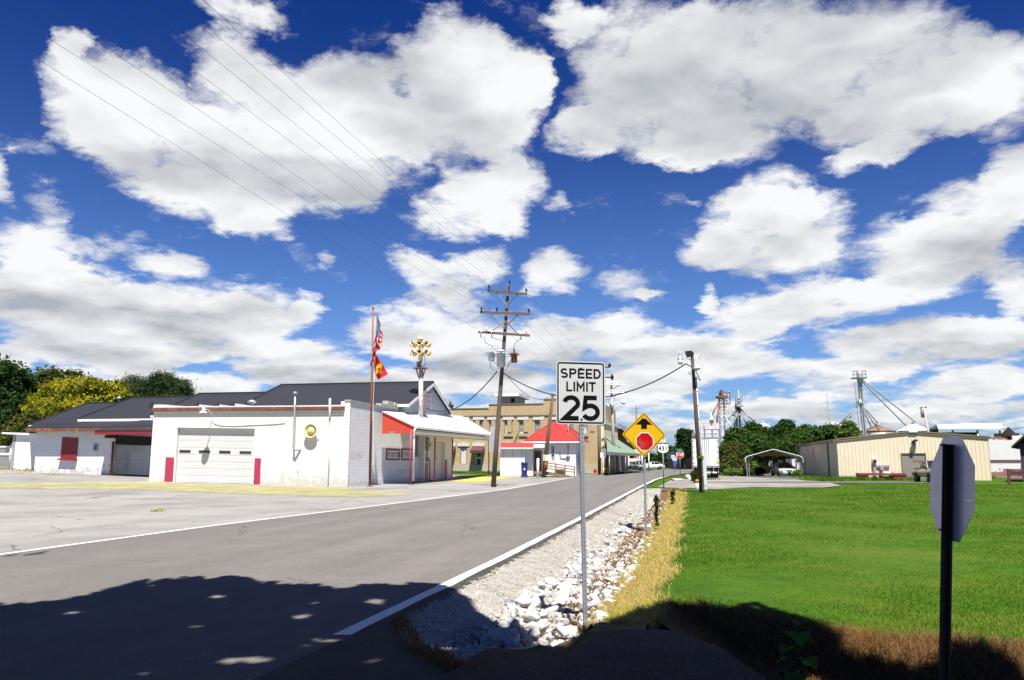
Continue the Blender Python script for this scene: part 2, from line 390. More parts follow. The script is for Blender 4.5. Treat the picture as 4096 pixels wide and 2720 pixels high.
M['galv'] = simple('galvanised_steel', (0.46, 0.47, 0.48), 0.45, 0.55, var=0.12, scale=6, bump=0.05)
M['galvdull'] = simple('dull_galvanised_steel', (0.26, 0.27, 0.285), 0.6, 0.3, var=0.15, scale=5)
M['alu'] = simple('bare_aluminium', (0.44, 0.45, 0.56), 0.42, 0.5, var=0.22, scale=3.5, dirt=(0.50, 0.38, 0.42), dirt_amt=0.55)
M['black'] = simple('black_paint', (0.012, 0.012, 0.013), 0.45, var=0.2)
M['tar'] = simple('black_tar', (0.025, 0.024, 0.024), 0.85, var=0.3, scale=3)
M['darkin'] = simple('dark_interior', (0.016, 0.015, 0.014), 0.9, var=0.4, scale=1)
M['wood_pole'] = simple('weathered_pole_wood', (0.125, 0.085, 0.062), 0.85, var=0.35, scale=2.2, dirt=(0.055, 0.038, 0.03), dirt_amt=0.7, bump=0.4, bscale=25)
M['wood_pale'] = simple('pale_pole_wood', (0.42, 0.36, 0.30), 0.85, var=0.2, scale=2.2, dirt=(0.22, 0.16, 0.12), dirt_amt=0.5)
M['wood_rail'] = simple('brown_deck_wood', (0.24, 0.155, 0.085), 0.8, var=0.25, scale=3)
M['ceramic'] = simple('dark_ceramic', (0.022, 0.016, 0.014), 0.2, var=0.2)
M['glass'] = glass_mat('window_glass')
M['glassgrey'] = glass_mat('curtained_glass', (0.22, 0.23, 0.24), 0.15)
M['rubber'] = simple('black_rubber', (0.016, 0.016, 0.017), 0.85, var=0.2)
M['concrete'] = simple('bare_concrete', (0.36, 0.35, 0.33), 0.85, var=0.16, scale=1.6, dirt=(0.20, 0.19, 0.17), dirt_amt=0.5, bump=0.2)
M['steelblue'] = simple('galvanised_blue_white', (0.52, 0.56, 0.60), 0.45, 0.2, var=0.1)
M['wire'] = simple('weathered_conductor', (0.055, 0.075, 0.07), 0.5, 0.3, var=0.1)
M['cable'] = simple('black_cable_sheath', (0.018, 0.018, 0.02), 0.6, var=0.1)
# ------------------------------------------------------------------ terrain and roads
def sstep(x, a, b):
    t = np.clip((np.asarray(x, float) - a) / (b - a), 0, 1); return t * t * (3 - 2 * t)
_L = np.array([(-40, -19.5), (0, -11.6), (13.2, -9.1), (20, -7.6), (33, -3.9), (46, -0.4), (60, 2.3), (70, 4.2), (86, 7.2), (99, 12.6), (120, 18.8), (150, 27.5), (172, 33.0)])
_R = np.array([(-40, -13.0), (0, -3.6), (7.65, -1.50), (9.6, -1.03), (13.5, -0.10), (22.3, 1.90), (36, 4.95), (48, 7.60), (70, 12.6), (91, 18.0), (110, 24.5), (130, 33.0), (172, 50.0)])
def LX(y): return np.interp(y, _L[:, 0], _L[:, 1])
def RX(y): return np.interp(y, _R[:, 0], _R[:, 1])
def bank_edge(x):   # nearer limit of the mown lawn along the side street's ditch
    return np.interp(x, [1.5, 2.1, 3.4, 5.3, 9.0, 40.0], [10.5, 9.85, 8.10, 7.40, 6.85, 4.6])
def apron_edge(x):
    return np.interp(x, [-1.0, -0.35, 0.42, 0.66, 0.80, 1.10, 1.42, 1.62, 1.80, 1.92], [7.05, 7.15, 7.2, 7.75, 8.20, 8.28, 8.25, 7.9, 7.3, 5.2])
def street_edge(y): return np.interp(y, [5.5, 6.0, 6.28, 6.54, 7.26, 8.0, 8.67, 9.2], [1.0, .2, -.21, -.51, -.92, -1.12, -1.22, -3.0])
def zg(x, y):
    x = np.asarray(x, float); y = np.asarray(y, float)
    z = np.clip(0.0185 + 0.0015 * (y - 52), 0, 0.034) * np.maximum(0, -10.3 - x); z = np.minimum(z, 1.25)
    z = z + 0.33 * sstep(y, 66, 96) * sstep(LX(y) - x, 0.5, 7.0)
    t = x - RX(y)
    near = sstep(y - apron_edge(x), 0.0, 0.45); far = 1 - sstep(y, 40, 47.5)
    dep = np.interp(t, [0.14, 0.5, 1.25, 1.55, 2.1, 2.95, 3.3], [0, -0.07, -0.34, -0.43, -0.42, -0.10, -0.06])
    z = z + np.where(t > 0.14, dep * near * far * sstep(x - street_edge(y), 0, .35), 0)
    b = bank_edge(x) - y                                       # ditch of the side street
    z = z - 0.34 * sstep(b, 0.0, 1.3) * (1 - sstep(b, 3.0, 4.2)) * sstep(x, 1.75, 2.1) * (1 - far * 0)
    return z
def zf(x, y): return float(zg(x, y))
def gt(px, py):
    """where the ray of a photo pixel first meets the terrain"""
    r = ray(px, py); lo, hi = 2.0, 2.0
    while hi < 240:
        hi = lo + 0.25; t = hi / r.y
        if EYE + r.z * t < zf(r.x * t, hi): break
        lo = hi
    for _ in range(16):
        m = (lo + hi) / 2; t = m / r.y
        if EYE + r.z * t < zf(r.x * t, m): hi = m
        else: lo = m
    t = hi / r.y; return V(r.x * t, hi, zf(r.x * t, hi))

def ground_mat(name, c0, c1, c2=None, fine=60.0, mid=1.2, rough=0.9, bstr=0.4, crack=None, speck=None, streak=None, patch=None):
    m = mat_new(name); t = NT(m); p = t.pos()
    c = t.mix(t.ss(t.noise(p, mid, 6, 0.62), 0.3, 0.7), c0, c1)
    if streak is not None:                                      # wear along the road
        s_, col = streak
        v = t.vmath('MULTIPLY', t.wall(D2, p), (1.0, 0.0, 0.0)); w2 = t.vmath('DOT_PRODUCT', p, tuple(A2), out=1)
        cc = t.new('ShaderNodeCombineXYZ'); t.l.new(t.math('MULTIPLY', t.vmath('DOT_PRODUCT', p, tuple(D2), out=1), s_), cc.inputs[0]); t.l.new(t.math('MULTIPLY', w2, s_ * 0.035), cc.inputs[1])
        c = t.mix(t.ss(t.noise(cc.outputs[0], 1.0, 5, 0.6), 0.35, 0.75, 0, 0.75), c, col)
    if c2 is not None: c = t.mix(t.ss(t.noise(p, 0.21, 5, 0.6), 0.45, 0.68), c, c2)
    n = t.noise(p, fine, 3, 0.7)
    c = t.mix(t.math('MULTIPLY_ADD', t.noise(p, fine * 0.13, 5, 0.7), 1.4, -0.45, clamp=True), t.mix(1.0, c, (0.86, 0.86, 0.87), 'MULTIPLY'), t.mix(1.0, c, (1.10, 1.09, 1.07), 'MULTIPLY'))
    c = t.mix(t.math('MULTIPLY_ADD', n, 0.9, -0.2, clamp=True), t.mix(1.0, c, (0.62, 0.62, 0.62), 'MULTIPLY'), t.mix(1.0, c, (1.30, 1.30, 1.30), 'MULTIPLY'))
    if speck is not None:
        vo = t.new('ShaderNodeTexVoronoi'); t.l.new(p, vo.inputs['Vector']); vo.inputs['Scale'].default_value = speck[0]
        c = t.mix(t.math('MULTIPLY', t.math('LESS_THAN', vo.outputs['Distance'], speck[2]), t.math('GREATER_THAN', t.noise(p, speck[0] * 0.7, 2), 0.52)), c, speck[1])
    if crack is not None:
        w = t.vmath('ADD', p, t.vmath('SCALE', t.noise(p, 0.8, 5, col=True), None)) if False else t.vmath('ADD', p, t.vmath('MULTIPLY', t.noise(p, 0.9, 5, 0.6, col=True), (1.1, 1.1, 0.0)))
        vo = t.new('ShaderNodeTexVoronoi', feature='DISTANCE_TO_EDGE'); t.l.new(w, vo.inputs['Vector']); vo.inputs['Scale'].default_value = crack[0]
        k = t.math('MULTIPLY', t.math('LESS_THAN', vo.outputs['Distance'], crack[2]), t.ss(t.noise(p, 0.35, 3), 0.45, 0.55))
        c = t.mix(t.math('MULTIPLY', k, 0.8), c, crack[1])
    if patch is not None:
        k = t.ss(t.noise(t.vmath('MULTIPLY', p, (1.6, 0.5, 1.0)), patch[0], 3, 0.5), patch[2], patch[2] + 0.015)
        c = t.mix(k, c, patch[1])
    t.out(c, rough, n, bstr, 0.012, spec=0.12); MATS[name] = m; return m
m_asph = ground_mat('worn_asphalt', (0.158, 0.148, 0.140), (0.190, 0.178, 0.168), (0.172, 0.161, 0.153), 55, 1.0, 0.9, 0.5, speck=(38, (0.33, 0.32, 0.30), 0.16), crack=(0.11, (0.07, 0.066, 0.063), 0.0022), streak=(0.9, (0.235, 0.221, 0.207)), patch=(0.62, (0.035, 0.033, 0.033), 0.73))
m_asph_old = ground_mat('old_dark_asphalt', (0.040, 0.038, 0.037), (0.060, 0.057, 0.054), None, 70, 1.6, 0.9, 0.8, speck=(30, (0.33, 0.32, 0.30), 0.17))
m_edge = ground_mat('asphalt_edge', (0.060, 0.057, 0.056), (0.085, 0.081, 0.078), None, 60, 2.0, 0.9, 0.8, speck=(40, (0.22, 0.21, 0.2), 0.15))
m_lot = ground_mat('old_concrete_lot', (0.275, 0.266, 0.250), (0.345, 0.334, 0.315), (0.245, 0.237, 0.223), 32, 0.7, 0.9, 0.35, crack=(0.17, (0.075, 0.07, 0.065), 0.004), streak=(0.35, (0.42, 0.41, 0.39)), speck=(16, (0.12, 0.115, 0.11), 0.10))
m_grassland = ground_mat('lawn_soil', (0.036, 0.098, 0.004), (0.066, 0.146, 0.008), (0.085, 0.140, 0.012), 26, 1.4, 0.95, 0.9)
m_gravel = ground_mat('limestone_gravel', (0.34, 0.318, 0.283), (0.435, 0.412, 0.375), (0.31, 0.28, 0.233), 34, 2.2, 0.95, 1.0, speck=(26, (0.16, 0.15, 0.13), 0.2))
m_bed = ground_mat('leaf_litter', (0.13, 0.075, 0.035), (0.21, 0.135, 0.070), (0.16, 0.105, 0.055), 38, 3.0, 0.95, 1.0, speck=(24, (0.04, 0.025, 0.015), 0.22))
m_straw = ground_mat('dry_grass_soil', (0.27, 0.185, 0.055), (0.38, 0.27, 0.085), (0.20, 0.15, 0.05), 34, 3.0, 0.95, 1.0)
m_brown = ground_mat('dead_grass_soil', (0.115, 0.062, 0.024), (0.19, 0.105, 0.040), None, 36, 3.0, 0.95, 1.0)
m_drive = ground_mat('pale_gravel_drive', (0.25, 0.235, 0.21), (0.345, 0.325, 0.295), (0.19, 0.18, 0.165), 22, 0.5, 0.95, 0.6, streak=(0.3, (0.39, 0.37, 0.34)))
m_gravel_road = ground_mat('driveway_asphalt', (0.135, 0.130, 0.128), (0.17, 0.165, 0.16), None, 30, 0.8, 0.9, 0.4)
m_line = simple('road_line_paint', (0.72, 0.72, 0.70), 0.7, var=0.08, scale=9, dirt=(0.30, 0.28, 0.265), dirt_amt=0.7, bump=0.4, bscale=70)
def paint_mat(name, col, base, thr):
    m = mat_new(name); t = NT(m); p = t.pos()
    s = t.vmath('MULTIPLY', p, (0.55, 1.9, 1.0)); n = t.noise(s, 1.1, 9, 0.74); e = t.new('ShaderNodeAttribute', attribute_name='shade').outputs['Fac']
    k = t.ss(t.math('ADD', n, t.math('MULTIPLY', t.math('SUBTRACT', e, 1.0), 0.42)), thr - 0.12, thr + 0.12)
    c = t.mix(t.math('MULTIPLY', t.ss(t.noise(p, 0.5, 5), 0.5, 0.75), 0.5), col, (col[0] * 0.8, col[1] * 0.74, col[2] * 0.6))
    b = t.out(c, 0.9, t.noise(p, 40, 3), 0.2, 0.01, spec=0.1); o = [x for x in m.node_tree.nodes if x.type == 'OUTPUT_MATERIAL'][0]
    tr = t.new('ShaderNodeBsdfTransparent'); mx = t.new('ShaderNodeMixShader'); t.l.new(t.math('MULTIPLY', k, 0.9), mx.inputs[0]); t.l.new(tr.outputs[0], mx.inputs[1]); t.l.new(b.outputs[0], mx.inputs[2]); t.l.new(mx.outputs[0], o.inputs[0]); return m
m_yellow = paint_mat('worn_yellow_paint', (0.37, 0.345, 0.165), None, 0.455)
m_yellow2 = paint_mat('fresh_yellow_paint', (0.52, 0.43, 0.10), None, 0.40)

# the ground: one sheet to the horizon, sunk a little below the roads and strips that cover it
def graded(lo, fine_lo, fine_hi, hi, step, grow=1.22):
    a = list(np.arange(fine_lo, fine_hi + 1e-6, step)); s = step; x = fine_hi
    while x < hi: s *= grow; x += s; a.append(min(x, hi))
    s = step; x = fine_lo; b = []
    while x > lo: s *= grow; x -= s; b.append(max(x, lo))
    return np.array(b[::-1] + a)
gx = graded(-2500, -4.0, 13.0, 2500, 0.16); gy = graded(-300, 4.0, 52.0, 3500, 0.22)
X, Y = np.meshgrid(gx, gy); Z = zg(X, Y)
t_ = X - RX(Y)
side = (Y < 8.5) & (Y < apron_edge(X) + 0.1)
cover = ((X > LX(Y) - 0.3) & (t_ < 0.2)) | ((t_ <= 2.46) & (t_ > -1) & (Y < 47)) | ((Y < bank_edge(X) - 0.12) & (t_ > -1)) | (Y < 6.5)
Z = Z - np.where(cover & (Y < 175), 0.22, 0.0) - np.where((X <= LX(Y) - 0.3) & (Y < 75), 0.05, 0.0)
Z = Z + np.where(cover, 0, 1) * (0.02 * np.sin(X * 0.9 + 1.3 * np.sin(Y * 0.35)) * np.cos(Y * 0.55 + X * 0.2)) * (X > LX(Y)) * (Y < 60)
Z = np.where(Y > 175, Z - np.minimum((Y - 175) * 0.004, 1.2), Z)
ny, nx = X.shape; idx = np.arange(nx * ny).reshape(ny, nx)
F4 = np.stack([idx[:-1, :-1].ravel(), idx[:-1, 1:].ravel(), idx[1:, 1:].ravel(), idx[1:, :-1].ravel()], 1)
structure(np_mesh('ground', np.stack([X.ravel(), Y.ravel(), Z.ravel()], 1), F4, m_grassland, smooth=True), 'mown green lawn and open ground running out to the horizon', 'ground')
def sheet(name, fx0, fx1, ys, n, lift, m, rough=0.0, label=None, cat=None, seed=0, edge=0.0, zfun=None):
    """a strip between two curves x = fx0(y) and x = fx1(y), lying LIFT above the terrain"""
    r = np.random.default_rng(seed); ys = np.asarray(ys); k = np.linspace(0, 1, n)
    a, b = fx0(ys), fx1(ys)
    if edge: b = b + np.convolve(r.normal(0, edge, len(ys)), [0.25, 0.5, 0.25], 'same')
    X = a[:, None] + (b - a)[:, None] * k[None]; Y = np.repeat(ys[:, None], n, 1)
    Z = (zfun or zg)(X, Y) + lift
    if rough: Z = Z + r.normal(0, rough, Z.shape) * ((k > 0) & (k < 1))[None]
    i = np.arange(X.size).reshape(X.shape)
    F = np.stack([i[:-1, :-1].ravel(), i[:-1, 1:].ravel(), i[1:, 1:].ravel(), i[1:, :-1].ravel()], 1)
    o = np_mesh(name, np.stack([X.ravel(), Y.ravel(), Z.ravel()], 1), F, m, smooth=True)
    return structure(o, label, cat)
yr = np.unique(np.concatenate([np.linspace(-40, 6, 24), np.linspace(6, 50, 120), np.linspace(50, 172, 80)]))
sheet('road', lambda y: LX(y), lambda y: RX(y) + 0.14, yr, 8, 0.0, m_asph, label='grey asphalt street with white edge lines', cat='road')
sheet('cross_road', lambda y: LX(y) * 0 - 120, lambda y: LX(y) * 0 + 300, np.linspace(164, 181, 4), 30, 0.02, m_asph, zfun=lambda x, y: x * 0 - 0.02)
sheet('road_line_left', lambda y: LX(y) - 0.02, lambda y: LX(y) + 0.10, yr[yr < 100], 2, 0.006, m_line)
yl = np.linspace(7.65, 92, 260)
sheet('road_line_right', lambda y: RX(y) - 0.17, lambda y: RX(y), yl, 3, 0.006, m_line, edge=0.012, seed=3)
ye = np.linspace(6.0, 60, 330)
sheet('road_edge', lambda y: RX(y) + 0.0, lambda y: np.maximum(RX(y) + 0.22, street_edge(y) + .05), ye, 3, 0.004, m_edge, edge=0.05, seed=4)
ys_ = np.unique(np.concatenate([np.linspace(5.6, 20, 150), np.linspace(20, 47.5, 120)]))
sheet('gravel_shoulder', lambda y: np.maximum(RX(y) + 0.12, street_edge(y)), lambda y: RX(y) + 1.45, ys_, 16, 0.0, m_gravel, 0.008, 'pale limestone gravel shoulder sloping down into the ditch', 'gravel shoulder', 5)
sheet('ditch_bed', lambda y: RX(y) + 1.40, lambda y: RX(y) + 2.16, ys_, 9, 0.003, m_bed, 0.012, 'brown leaf litter along the ditch bottom', 'ditch bed', 6)
sheet('ditch_bank', lambda y: RX(y) + 2.12, lambda y: RX(y) + 2.72, ys_, 9, 0.0, m_straw, 0.012, 'bank under the dry yellow grass', 'bank', 7)
# side street, the old apron over the culvert, and the bank beyond it
def apron():
    xs = np.linspace(-12, 1.9, 90); rows = []
    for k in np.linspace(0, 1, 26):
        r = []
        for x in xs:
            e = float(apron_edge(x)) if x > -1.0 else 7.05
            top = e if x > -0.2 else float(np.interp(x, [-12, -1.0, -.5, -.2], [5.0, 5.3, 6.0, 7.1]))
            y = -6 + (top + 6.0) * k
            r.append((x, y, 0.045 + 0.012 * math.sin(x * 3.1 + y * 2.2) * math.sin(x * 1.3 - y) - (0.14 if k == 1 and x > -0.2 else 0)))
        rows.append(r)
    return MB().grid(rows)
a_ = apron()
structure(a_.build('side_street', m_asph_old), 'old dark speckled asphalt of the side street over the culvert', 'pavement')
rows = []
for x in np.linspace(1.60, 42, 200):
    r = []
    for k in np.linspace(0, 1, 22):
        yb = float(bank_edge(x)) + 0.25; y = 4.2 + (yb - 4.2) * k
        r.append((x, y, zf(max(x, 1.75), y) - 0.012 + 0.016 * math.sin(x * 5 + y * 3) * math.sin(x * 2 - y * 4)))
    rows.append(r)
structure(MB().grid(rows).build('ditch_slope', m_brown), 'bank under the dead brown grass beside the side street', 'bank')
# concrete lot on the left
sheet('parking_lot', lambda y: y * 0 - 75.0, lambda y: LX(y) - 0.02, np.unique(np.concatenate([np.linspace(-12, 40, 40), np.linspace(40, 88, 160)])), 240, -0.004, m_lot, label='wide old concrete lot in front of the white buildings', cat='parking lot')
def decal(name, corners, m, lift, n=18, label=None, cat=None, fade=(1, 1, 1, 1)):
    """a patch of paint between four photo corners; FADE: which sides (first, right, last, left) are worn away"""
    a, b, c, e = [gt(*p) for p in corners]; rows = []; sh = []
    for i in range(n + 1):
        k = i / n; p, q = a.lerp(e, k), b.lerp(c, k)
        rows.append([(lambda w: (w.x, w.y, zf(w.x, w.y) + lift))(p.lerp(q, j / n)) for j in range(n + 1)])
        for j in range(n + 1): u = j / n; sh.append(min(1.0, min(k if fade[0] else 1, 1 - k if fade[2] else 1) / .35, min(1 - u if fade[1] else 1, u if fade[3] else 1) / .16))
    o = MB().grid(rows).build(name, m); at_ = o.data.attributes.new('shade', 'FLOAT', 'POINT'); at_.data.foreach_set('value', sh)
    return structure(o, label, cat)
decal('yellow_paint', [(-160, 1936), (596, 1927), (560, 1975), (-160, 1955)], m_yellow, 0.010, label='worn yellow painted strip on the concrete lot', cat='painted strip', fade=(0, 0, 1, 0))
decal('yellow_paint', [(596, 1927), (1392, 1949), (1420, 2016), (560, 1975)], m_yellow, 0.010, label='worn yellow painted apron before the garage door', cat='painted apron', fade=(0, 0, 1, 0))
decal('yellow_paint', [(1392, 1949), (1640, 1968), (1690, 1986), (1420, 2016)], m_yellow, 0.010, label='worn yellow painted corner of the apron by the street', cat='painted apron', fade=(1, 1, 1, 0))
decal('yellow_paint', [(1700, 1926), (1835, 1902), (2160, 1911), (1950, 1934)], m_yellow2, 0.010, label='bright yellow painted apron under the canopy', cat='painted apron')
# right hand drives
def patch_ground(name, pts, m, lift, label, cat):
    return structure(MB().poly(*[(lambda p: (p.x, p.y, zf(p.x, p.y) + lift))(gt(*q)) for q in pts]).build(name, m), label, cat)
patch_ground('gravel_drive', [(2628, 1951), (2700, 1913), (2780, 1903), (2985, 1903), (3110, 1905), (3230, 1922), (3310, 1930), (3365, 1944), (3290, 1952), (3010, 1950), (2860, 1958)], m_drive, 0.03, 'pale gravel drive between the street and the carport', 'driveway')
patch_ground('driveway', [(2830, 1933), (3060, 1928), (3225, 1927), (3800, 1931), (3800, 1935), (3240, 1934), (3060, 1934)], m_gravel_road, 0.042, 'narrow grey asphalt lane crossing the lawn', 'driveway')
patch_ground('driveway', [(2930, 1903), (3030, 1894), (3190, 1896), (3230, 1921), (3080, 1915)], m_gravel_road, 0.045, 'grey asphalt pad under the carport', 'driveway')
patch_ground('sidewalk', [(1700, 1907), (1760, 1900), (2400, 1899), (2290, 1909), (2180, 1906), (1850, 1903)], m_lot, 0.03, 'pale concrete walk beside the lot', 'pavement')
patch_ground('sidewalk', [(2400, 1895), (2470, 1889), (2560, 1884.5), (2552, 1888), (2465, 1897)], m_lot, 0.12, 'pale concrete pavement before the shops', 'pavement')
patch_ground('gravel_drive', [(3966, 1913), (4096, 1916), (4180, 1905), (4140, 1898), (3966, 1899)], m_gravel_road, 0.03, 'grey drive beside the ruined white wall', 'driveway')
# ------------------------------------------------------------------ the white fire station
def lerp(a, b, k): return a + (b - a) * k
pA = gp(1390, 1947, 0.0); pA = V(pA.x, pA.y, 0.0)
pB = at(596, 1925, pA.y + 0.1904 * (at(596, 1925, 52.2).x - pA.x) * -1.0)
FS = Frame(pA, (pB - pA).normalized(), n=V(-0.187, -0.982, 0).normalized())
SS = Frame(pA, A2, n=V(0.982, -0.187, 0))
LEN = (pB - pA).length
m_block_f = block_mat('white_block_front', (0.70, 0.69, 0.665), D2, mortar=(0.42, 0.40, 0.37), chip=(0.46, 0.42, 0.36), chip_amt=0.75)
m_block_s = block_mat('white_block_side', (0.78, 0.78, 0.78), A2, mortar=(0.48, 0.48, 0.47), chip=(0.5, 0.47, 0.42), chip_h=0.5, chip_amt=0.6)
st = thing('fire_station', 'white painted block garage with red canopy posts and flat roof beside the street', 'fire station', pA + FS.u * (LEN / 2))
def wall_with_holes(mb, F, s0, s1, h0, h1, o0, o1, holes):
    """boxes round rectangular openings (s0, s1, h0, h1), left to right"""
    x = s0
    for (a, b, c, e) in sorted(holes):
        if a > x: F.box(mb, x, a, o0, o1, h0, h1)
        if c > h0: F.box(mb, a, b, o0, o1, h0, c)
        if e < h1: F.box(mb, a, b, o0, o1, e, h1)
        x = b
    if x < s1: F.box(mb, x, s1, o0, o1, h0, h1)
dS0, dS1, _, dH = FS.px(702, 1709, 1019, 1935)
HTOP = FS.uv(1386, 1640)[1]; HTL = FS.uv(611, 1645)[1]; HT = lambda s: lerp(HTOP, HTL, s / LEN); HM = min(HTOP, HTL) - 0.05
w = MB(); wall_with_holes(w, FS, -0.0, LEN, -0.3, HM, -0.30, 0.0, [(dS0, dS1, -0.3, dH)]); FS.poly(w, [(0, HM), (LEN, HM), (LEN, HTL), (0, HTOP)], -0.30, 0.0)
w.build('front_wall', m_block_f, st)
PAR = 5.42
w = MB(); W0 = SS.uv(1671, 1925)[0]; SS.box(w, 0.303, W0, -0.30, 0.0, -0.3, PAR)
SS.poly(w, [(0.0, HTOP + 0.003), (0.303, HTOP + 0.003), (0.303, PAR - 0.003), (0.0, PAR - 0.003)], -0.62, 0.003)
w.build('side_wall', m_block_s, st)
w = MB(); e = FS.p(LEN - 0.002, 0, 0)
w.par(e + V(0, 0, -0.3), A2 * 8.5, -FS.uh.normalized() * 0.3, (0, 0, HTOP + 0.296)); w.build('end_wall', m_block_s, st)
# parapet caps
w = MB(); SS.box(w, -0.05, 5.6, -0.36, 0.06, PAR + 0.003, PAR + 0.10)
SS.box(w, 5.602, 7.0, -0.34, 0.05, PAR + 0.003, PAR + 0.28); SS.box(w, 7.002, 8.2, -0.36, 0.06, PAR + 0.003, PAR + 0.55); SS.box(w, 8.202, 10.3, -0.34, 0.05, PAR + 0.003, PAR + 0.34)
SS.box(w, 8.6, 9.0, -0.36, 0.06, PAR + 0.343, PAR + 0.55)
w.build('parapet_cap', M['concrete'], st)
# flat roof: corrugated white sheets and torn black tar patches
w = MB(); w.prism([FS.p(0.34, 0.10, HTOP + 0.235), FS.p(LEN, 0.10, HTL + 0.235), FS.p(LEN, -11.0, HTL + 0.64), FS.p(0.34, -11.0, HTOP + 0.64)], (0, 0, 0.05))
n_ = 72
for i in range(n_):
    s = 0.4 + (LEN - 0.5) * i / n_; w.par(FS.p(s, 0.13, HT(s) + 0.228), FS.u * 0.09, FS.n * -1.2 + V(0, 0, 0.03), (0, 0, 0.085))
w.build('roof', M['white_trim'], st)
w = MB(); FS.poly(w, [(0.34, HTOP + .02), (LEN + .02, HTL + .02), (LEN + .02, HTL + .215), (0.34, HTOP + .215)], 0.0, 0.20); w.build('fascia', M['rust'], st)
for (x0, x1, ya, yb) in [(612, 770, 1614, 1636), (792, 866, 1616, 1632), (872, 930, 1616, 1630), (933, 1018, 1612, 1626)]:
    a, b = FS.uv(x0, ya, -0.6), FS.uv(x1, yb, -0.6); hi, lo = a[1], HT(a[0]) + 0.25
    w = MB(); w.prism([FS.p(a[0], -0.5, lo), FS.p(a[0], -0.5, hi), FS.p(b[0], -0.5, lo + 0.12), FS.p(b[0], -0.5, lo)], FS.n * -2.2); r_ = w.build('roof_hatch', M['white_trim'], st)
    w = MB(); w.par(FS.p(a[0] + 0.14, -0.46, lo), FS.u * -0.34, FS.n * -2.3, (0, 0, hi - lo + 0.04)); w.prism([FS.p(a[0], -0.46, hi), FS.p(b[0] - 0.3, -0.46, lo + 0.13), FS.p(b[0] - 0.3, -0.46, lo + 0.19), FS.p(a[0], -0.46, hi + 0.07)], FS.n * -2.3); w.build('tar_edge', M['tar'], r_)
w = MB(); q = FS.uv(1008, 1607, -3); w.lathe(FS.p(q[0], -3, HT(q[0]) + 0.4), (0, 0, 1), [(0, 0.12), (0.35, 0.12), (0.36, 0.30), (0.46, 0.28), (0.56, 0.05)], 14); w.build('roof_vent', M['galv'], st)
# the sectional garage door
def section_door(F, s0, s1, h0, h1, o, rows, parent, mat, windows, name='garage_door', wrow=None):
    w = MB(); ph = (h1 - h0) / rows
    for r in range(rows):
        a, b = h0 + r * ph + 0.008, h0 + (r + 1) * ph - 0.008
        F.box(w, s0, s1, o - 0.05, o, a, b)
        for k in range(1, 4):
            c = lerp(a, b, k / 4.0); F.box(w, s0, s1, o, o + 0.006, c - ph * 0.07, c + ph * 0.07)
    F.box(w, s0, s1, o - 0.08, o - 0.052, h0, h1)
    d_ = w.build(name, mat, parent)
    for c in windows:
        w = MB(); wr = wrow if wrow is not None else rows // 2
        F.box(w, c - 0.70 * 0.5 * (s1 - s0) / 5.0, c + 0.70 * 0.5 * (s1 - s0) / 5.0, o + 0.004, o + 0.03, h0 + (wr + 0.28) * ph, h0 + (wr + 0.62) * ph)
        w.build('door_window', M['glass'], d_)
    return d_
m_door = simple('white_steel_door', (0.60, 0.60, 0.59), 0.45, var=0.05, dirt=(0.45, 0.48, 0.42), dirt_amt=0.25)
ws = [FS.uv(px, 1819, -0.22)[0] for px in (742, 820, 901, 983)]
section_door(FS, dS0 - 0.02, dS1 + 0.02, 0.0, dH, -0.22, 8, st, m_door, ws, wrow=4)
w = MB()
for s in (dS0 - 0.0, dS1 - 0.06): FS.box(w, s, s + 0.06, -0.16, 0.012, 0, dH)
FS.box(w, dS0, dS1, -0.16, 0.012, dH - 0.05, dH + 0.0); w.build('door_frame', M['white_trim'], st)
for (x0, x1, y) in [(664, 697, 1829), (1018.5, 1043, 1833)]:
    a = FS.px(x0, y, x1, 1935); w = MB(); FS.box(w, a[0], a[1], 0.0, 0.035, 0.0, a[3])
    if x0 < 900: FS.box(w, a[0], a[0] + 0.03, -0.14, 0.0, 0.0, a[3])
    w.build('corner_guard', M['magenta'], st)
# swan neck lamp over the door and its conduit
def R2(x, y): return 560 + .3812 * x, 1480 + .3812 * y
s, h = FS.uv(*R2(772, 515)); w = MB()
hd = FS.p(s + 0.12, 1.0, h + 0.50); arm = [FS.p(s, 0.03, h), FS.p(s, 0.20, h + 0.32), FS.p(s + 0.03, 0.45, h + 0.52), FS.p(s + 0.07, 0.75, h + 0.60), hd + V(0, 0, 0.10)]
w.path(arm, 0.028, 8); lamp = w.build('lamp_arm', M['white_trim'], st)
w = MB(); w.lathe(hd, (0, 0, -1), [(-0.22, 0.05), (-0.05, 0.09), (0.0, 0.11), (0.12, 0.24), (0.17, 0.27)], 16); w.build('lamp_shade', M['white'], lamp)
w = MB(); w.lathe(hd + V(0, 0, -0.17), (0, 0, -1), [(0, 0.06), (0.1, 0.05), (0.14, 0.01)], 10); w.build('lamp_bulb', M['glassgrey'], lamp)
w = MB(); w.path([FS.p(*((lambda q: (q[0], 0.03, q[1]))(FS.uv(*R2(x, y))))) for x, y in [(772, 515), (775, 545), (800, 565), (860, 580), (1000, 586), (1120, 578), (1400, 566), (1525, 553)]], 0.022, 7); w.build('conduit', M['white_trim'], st)
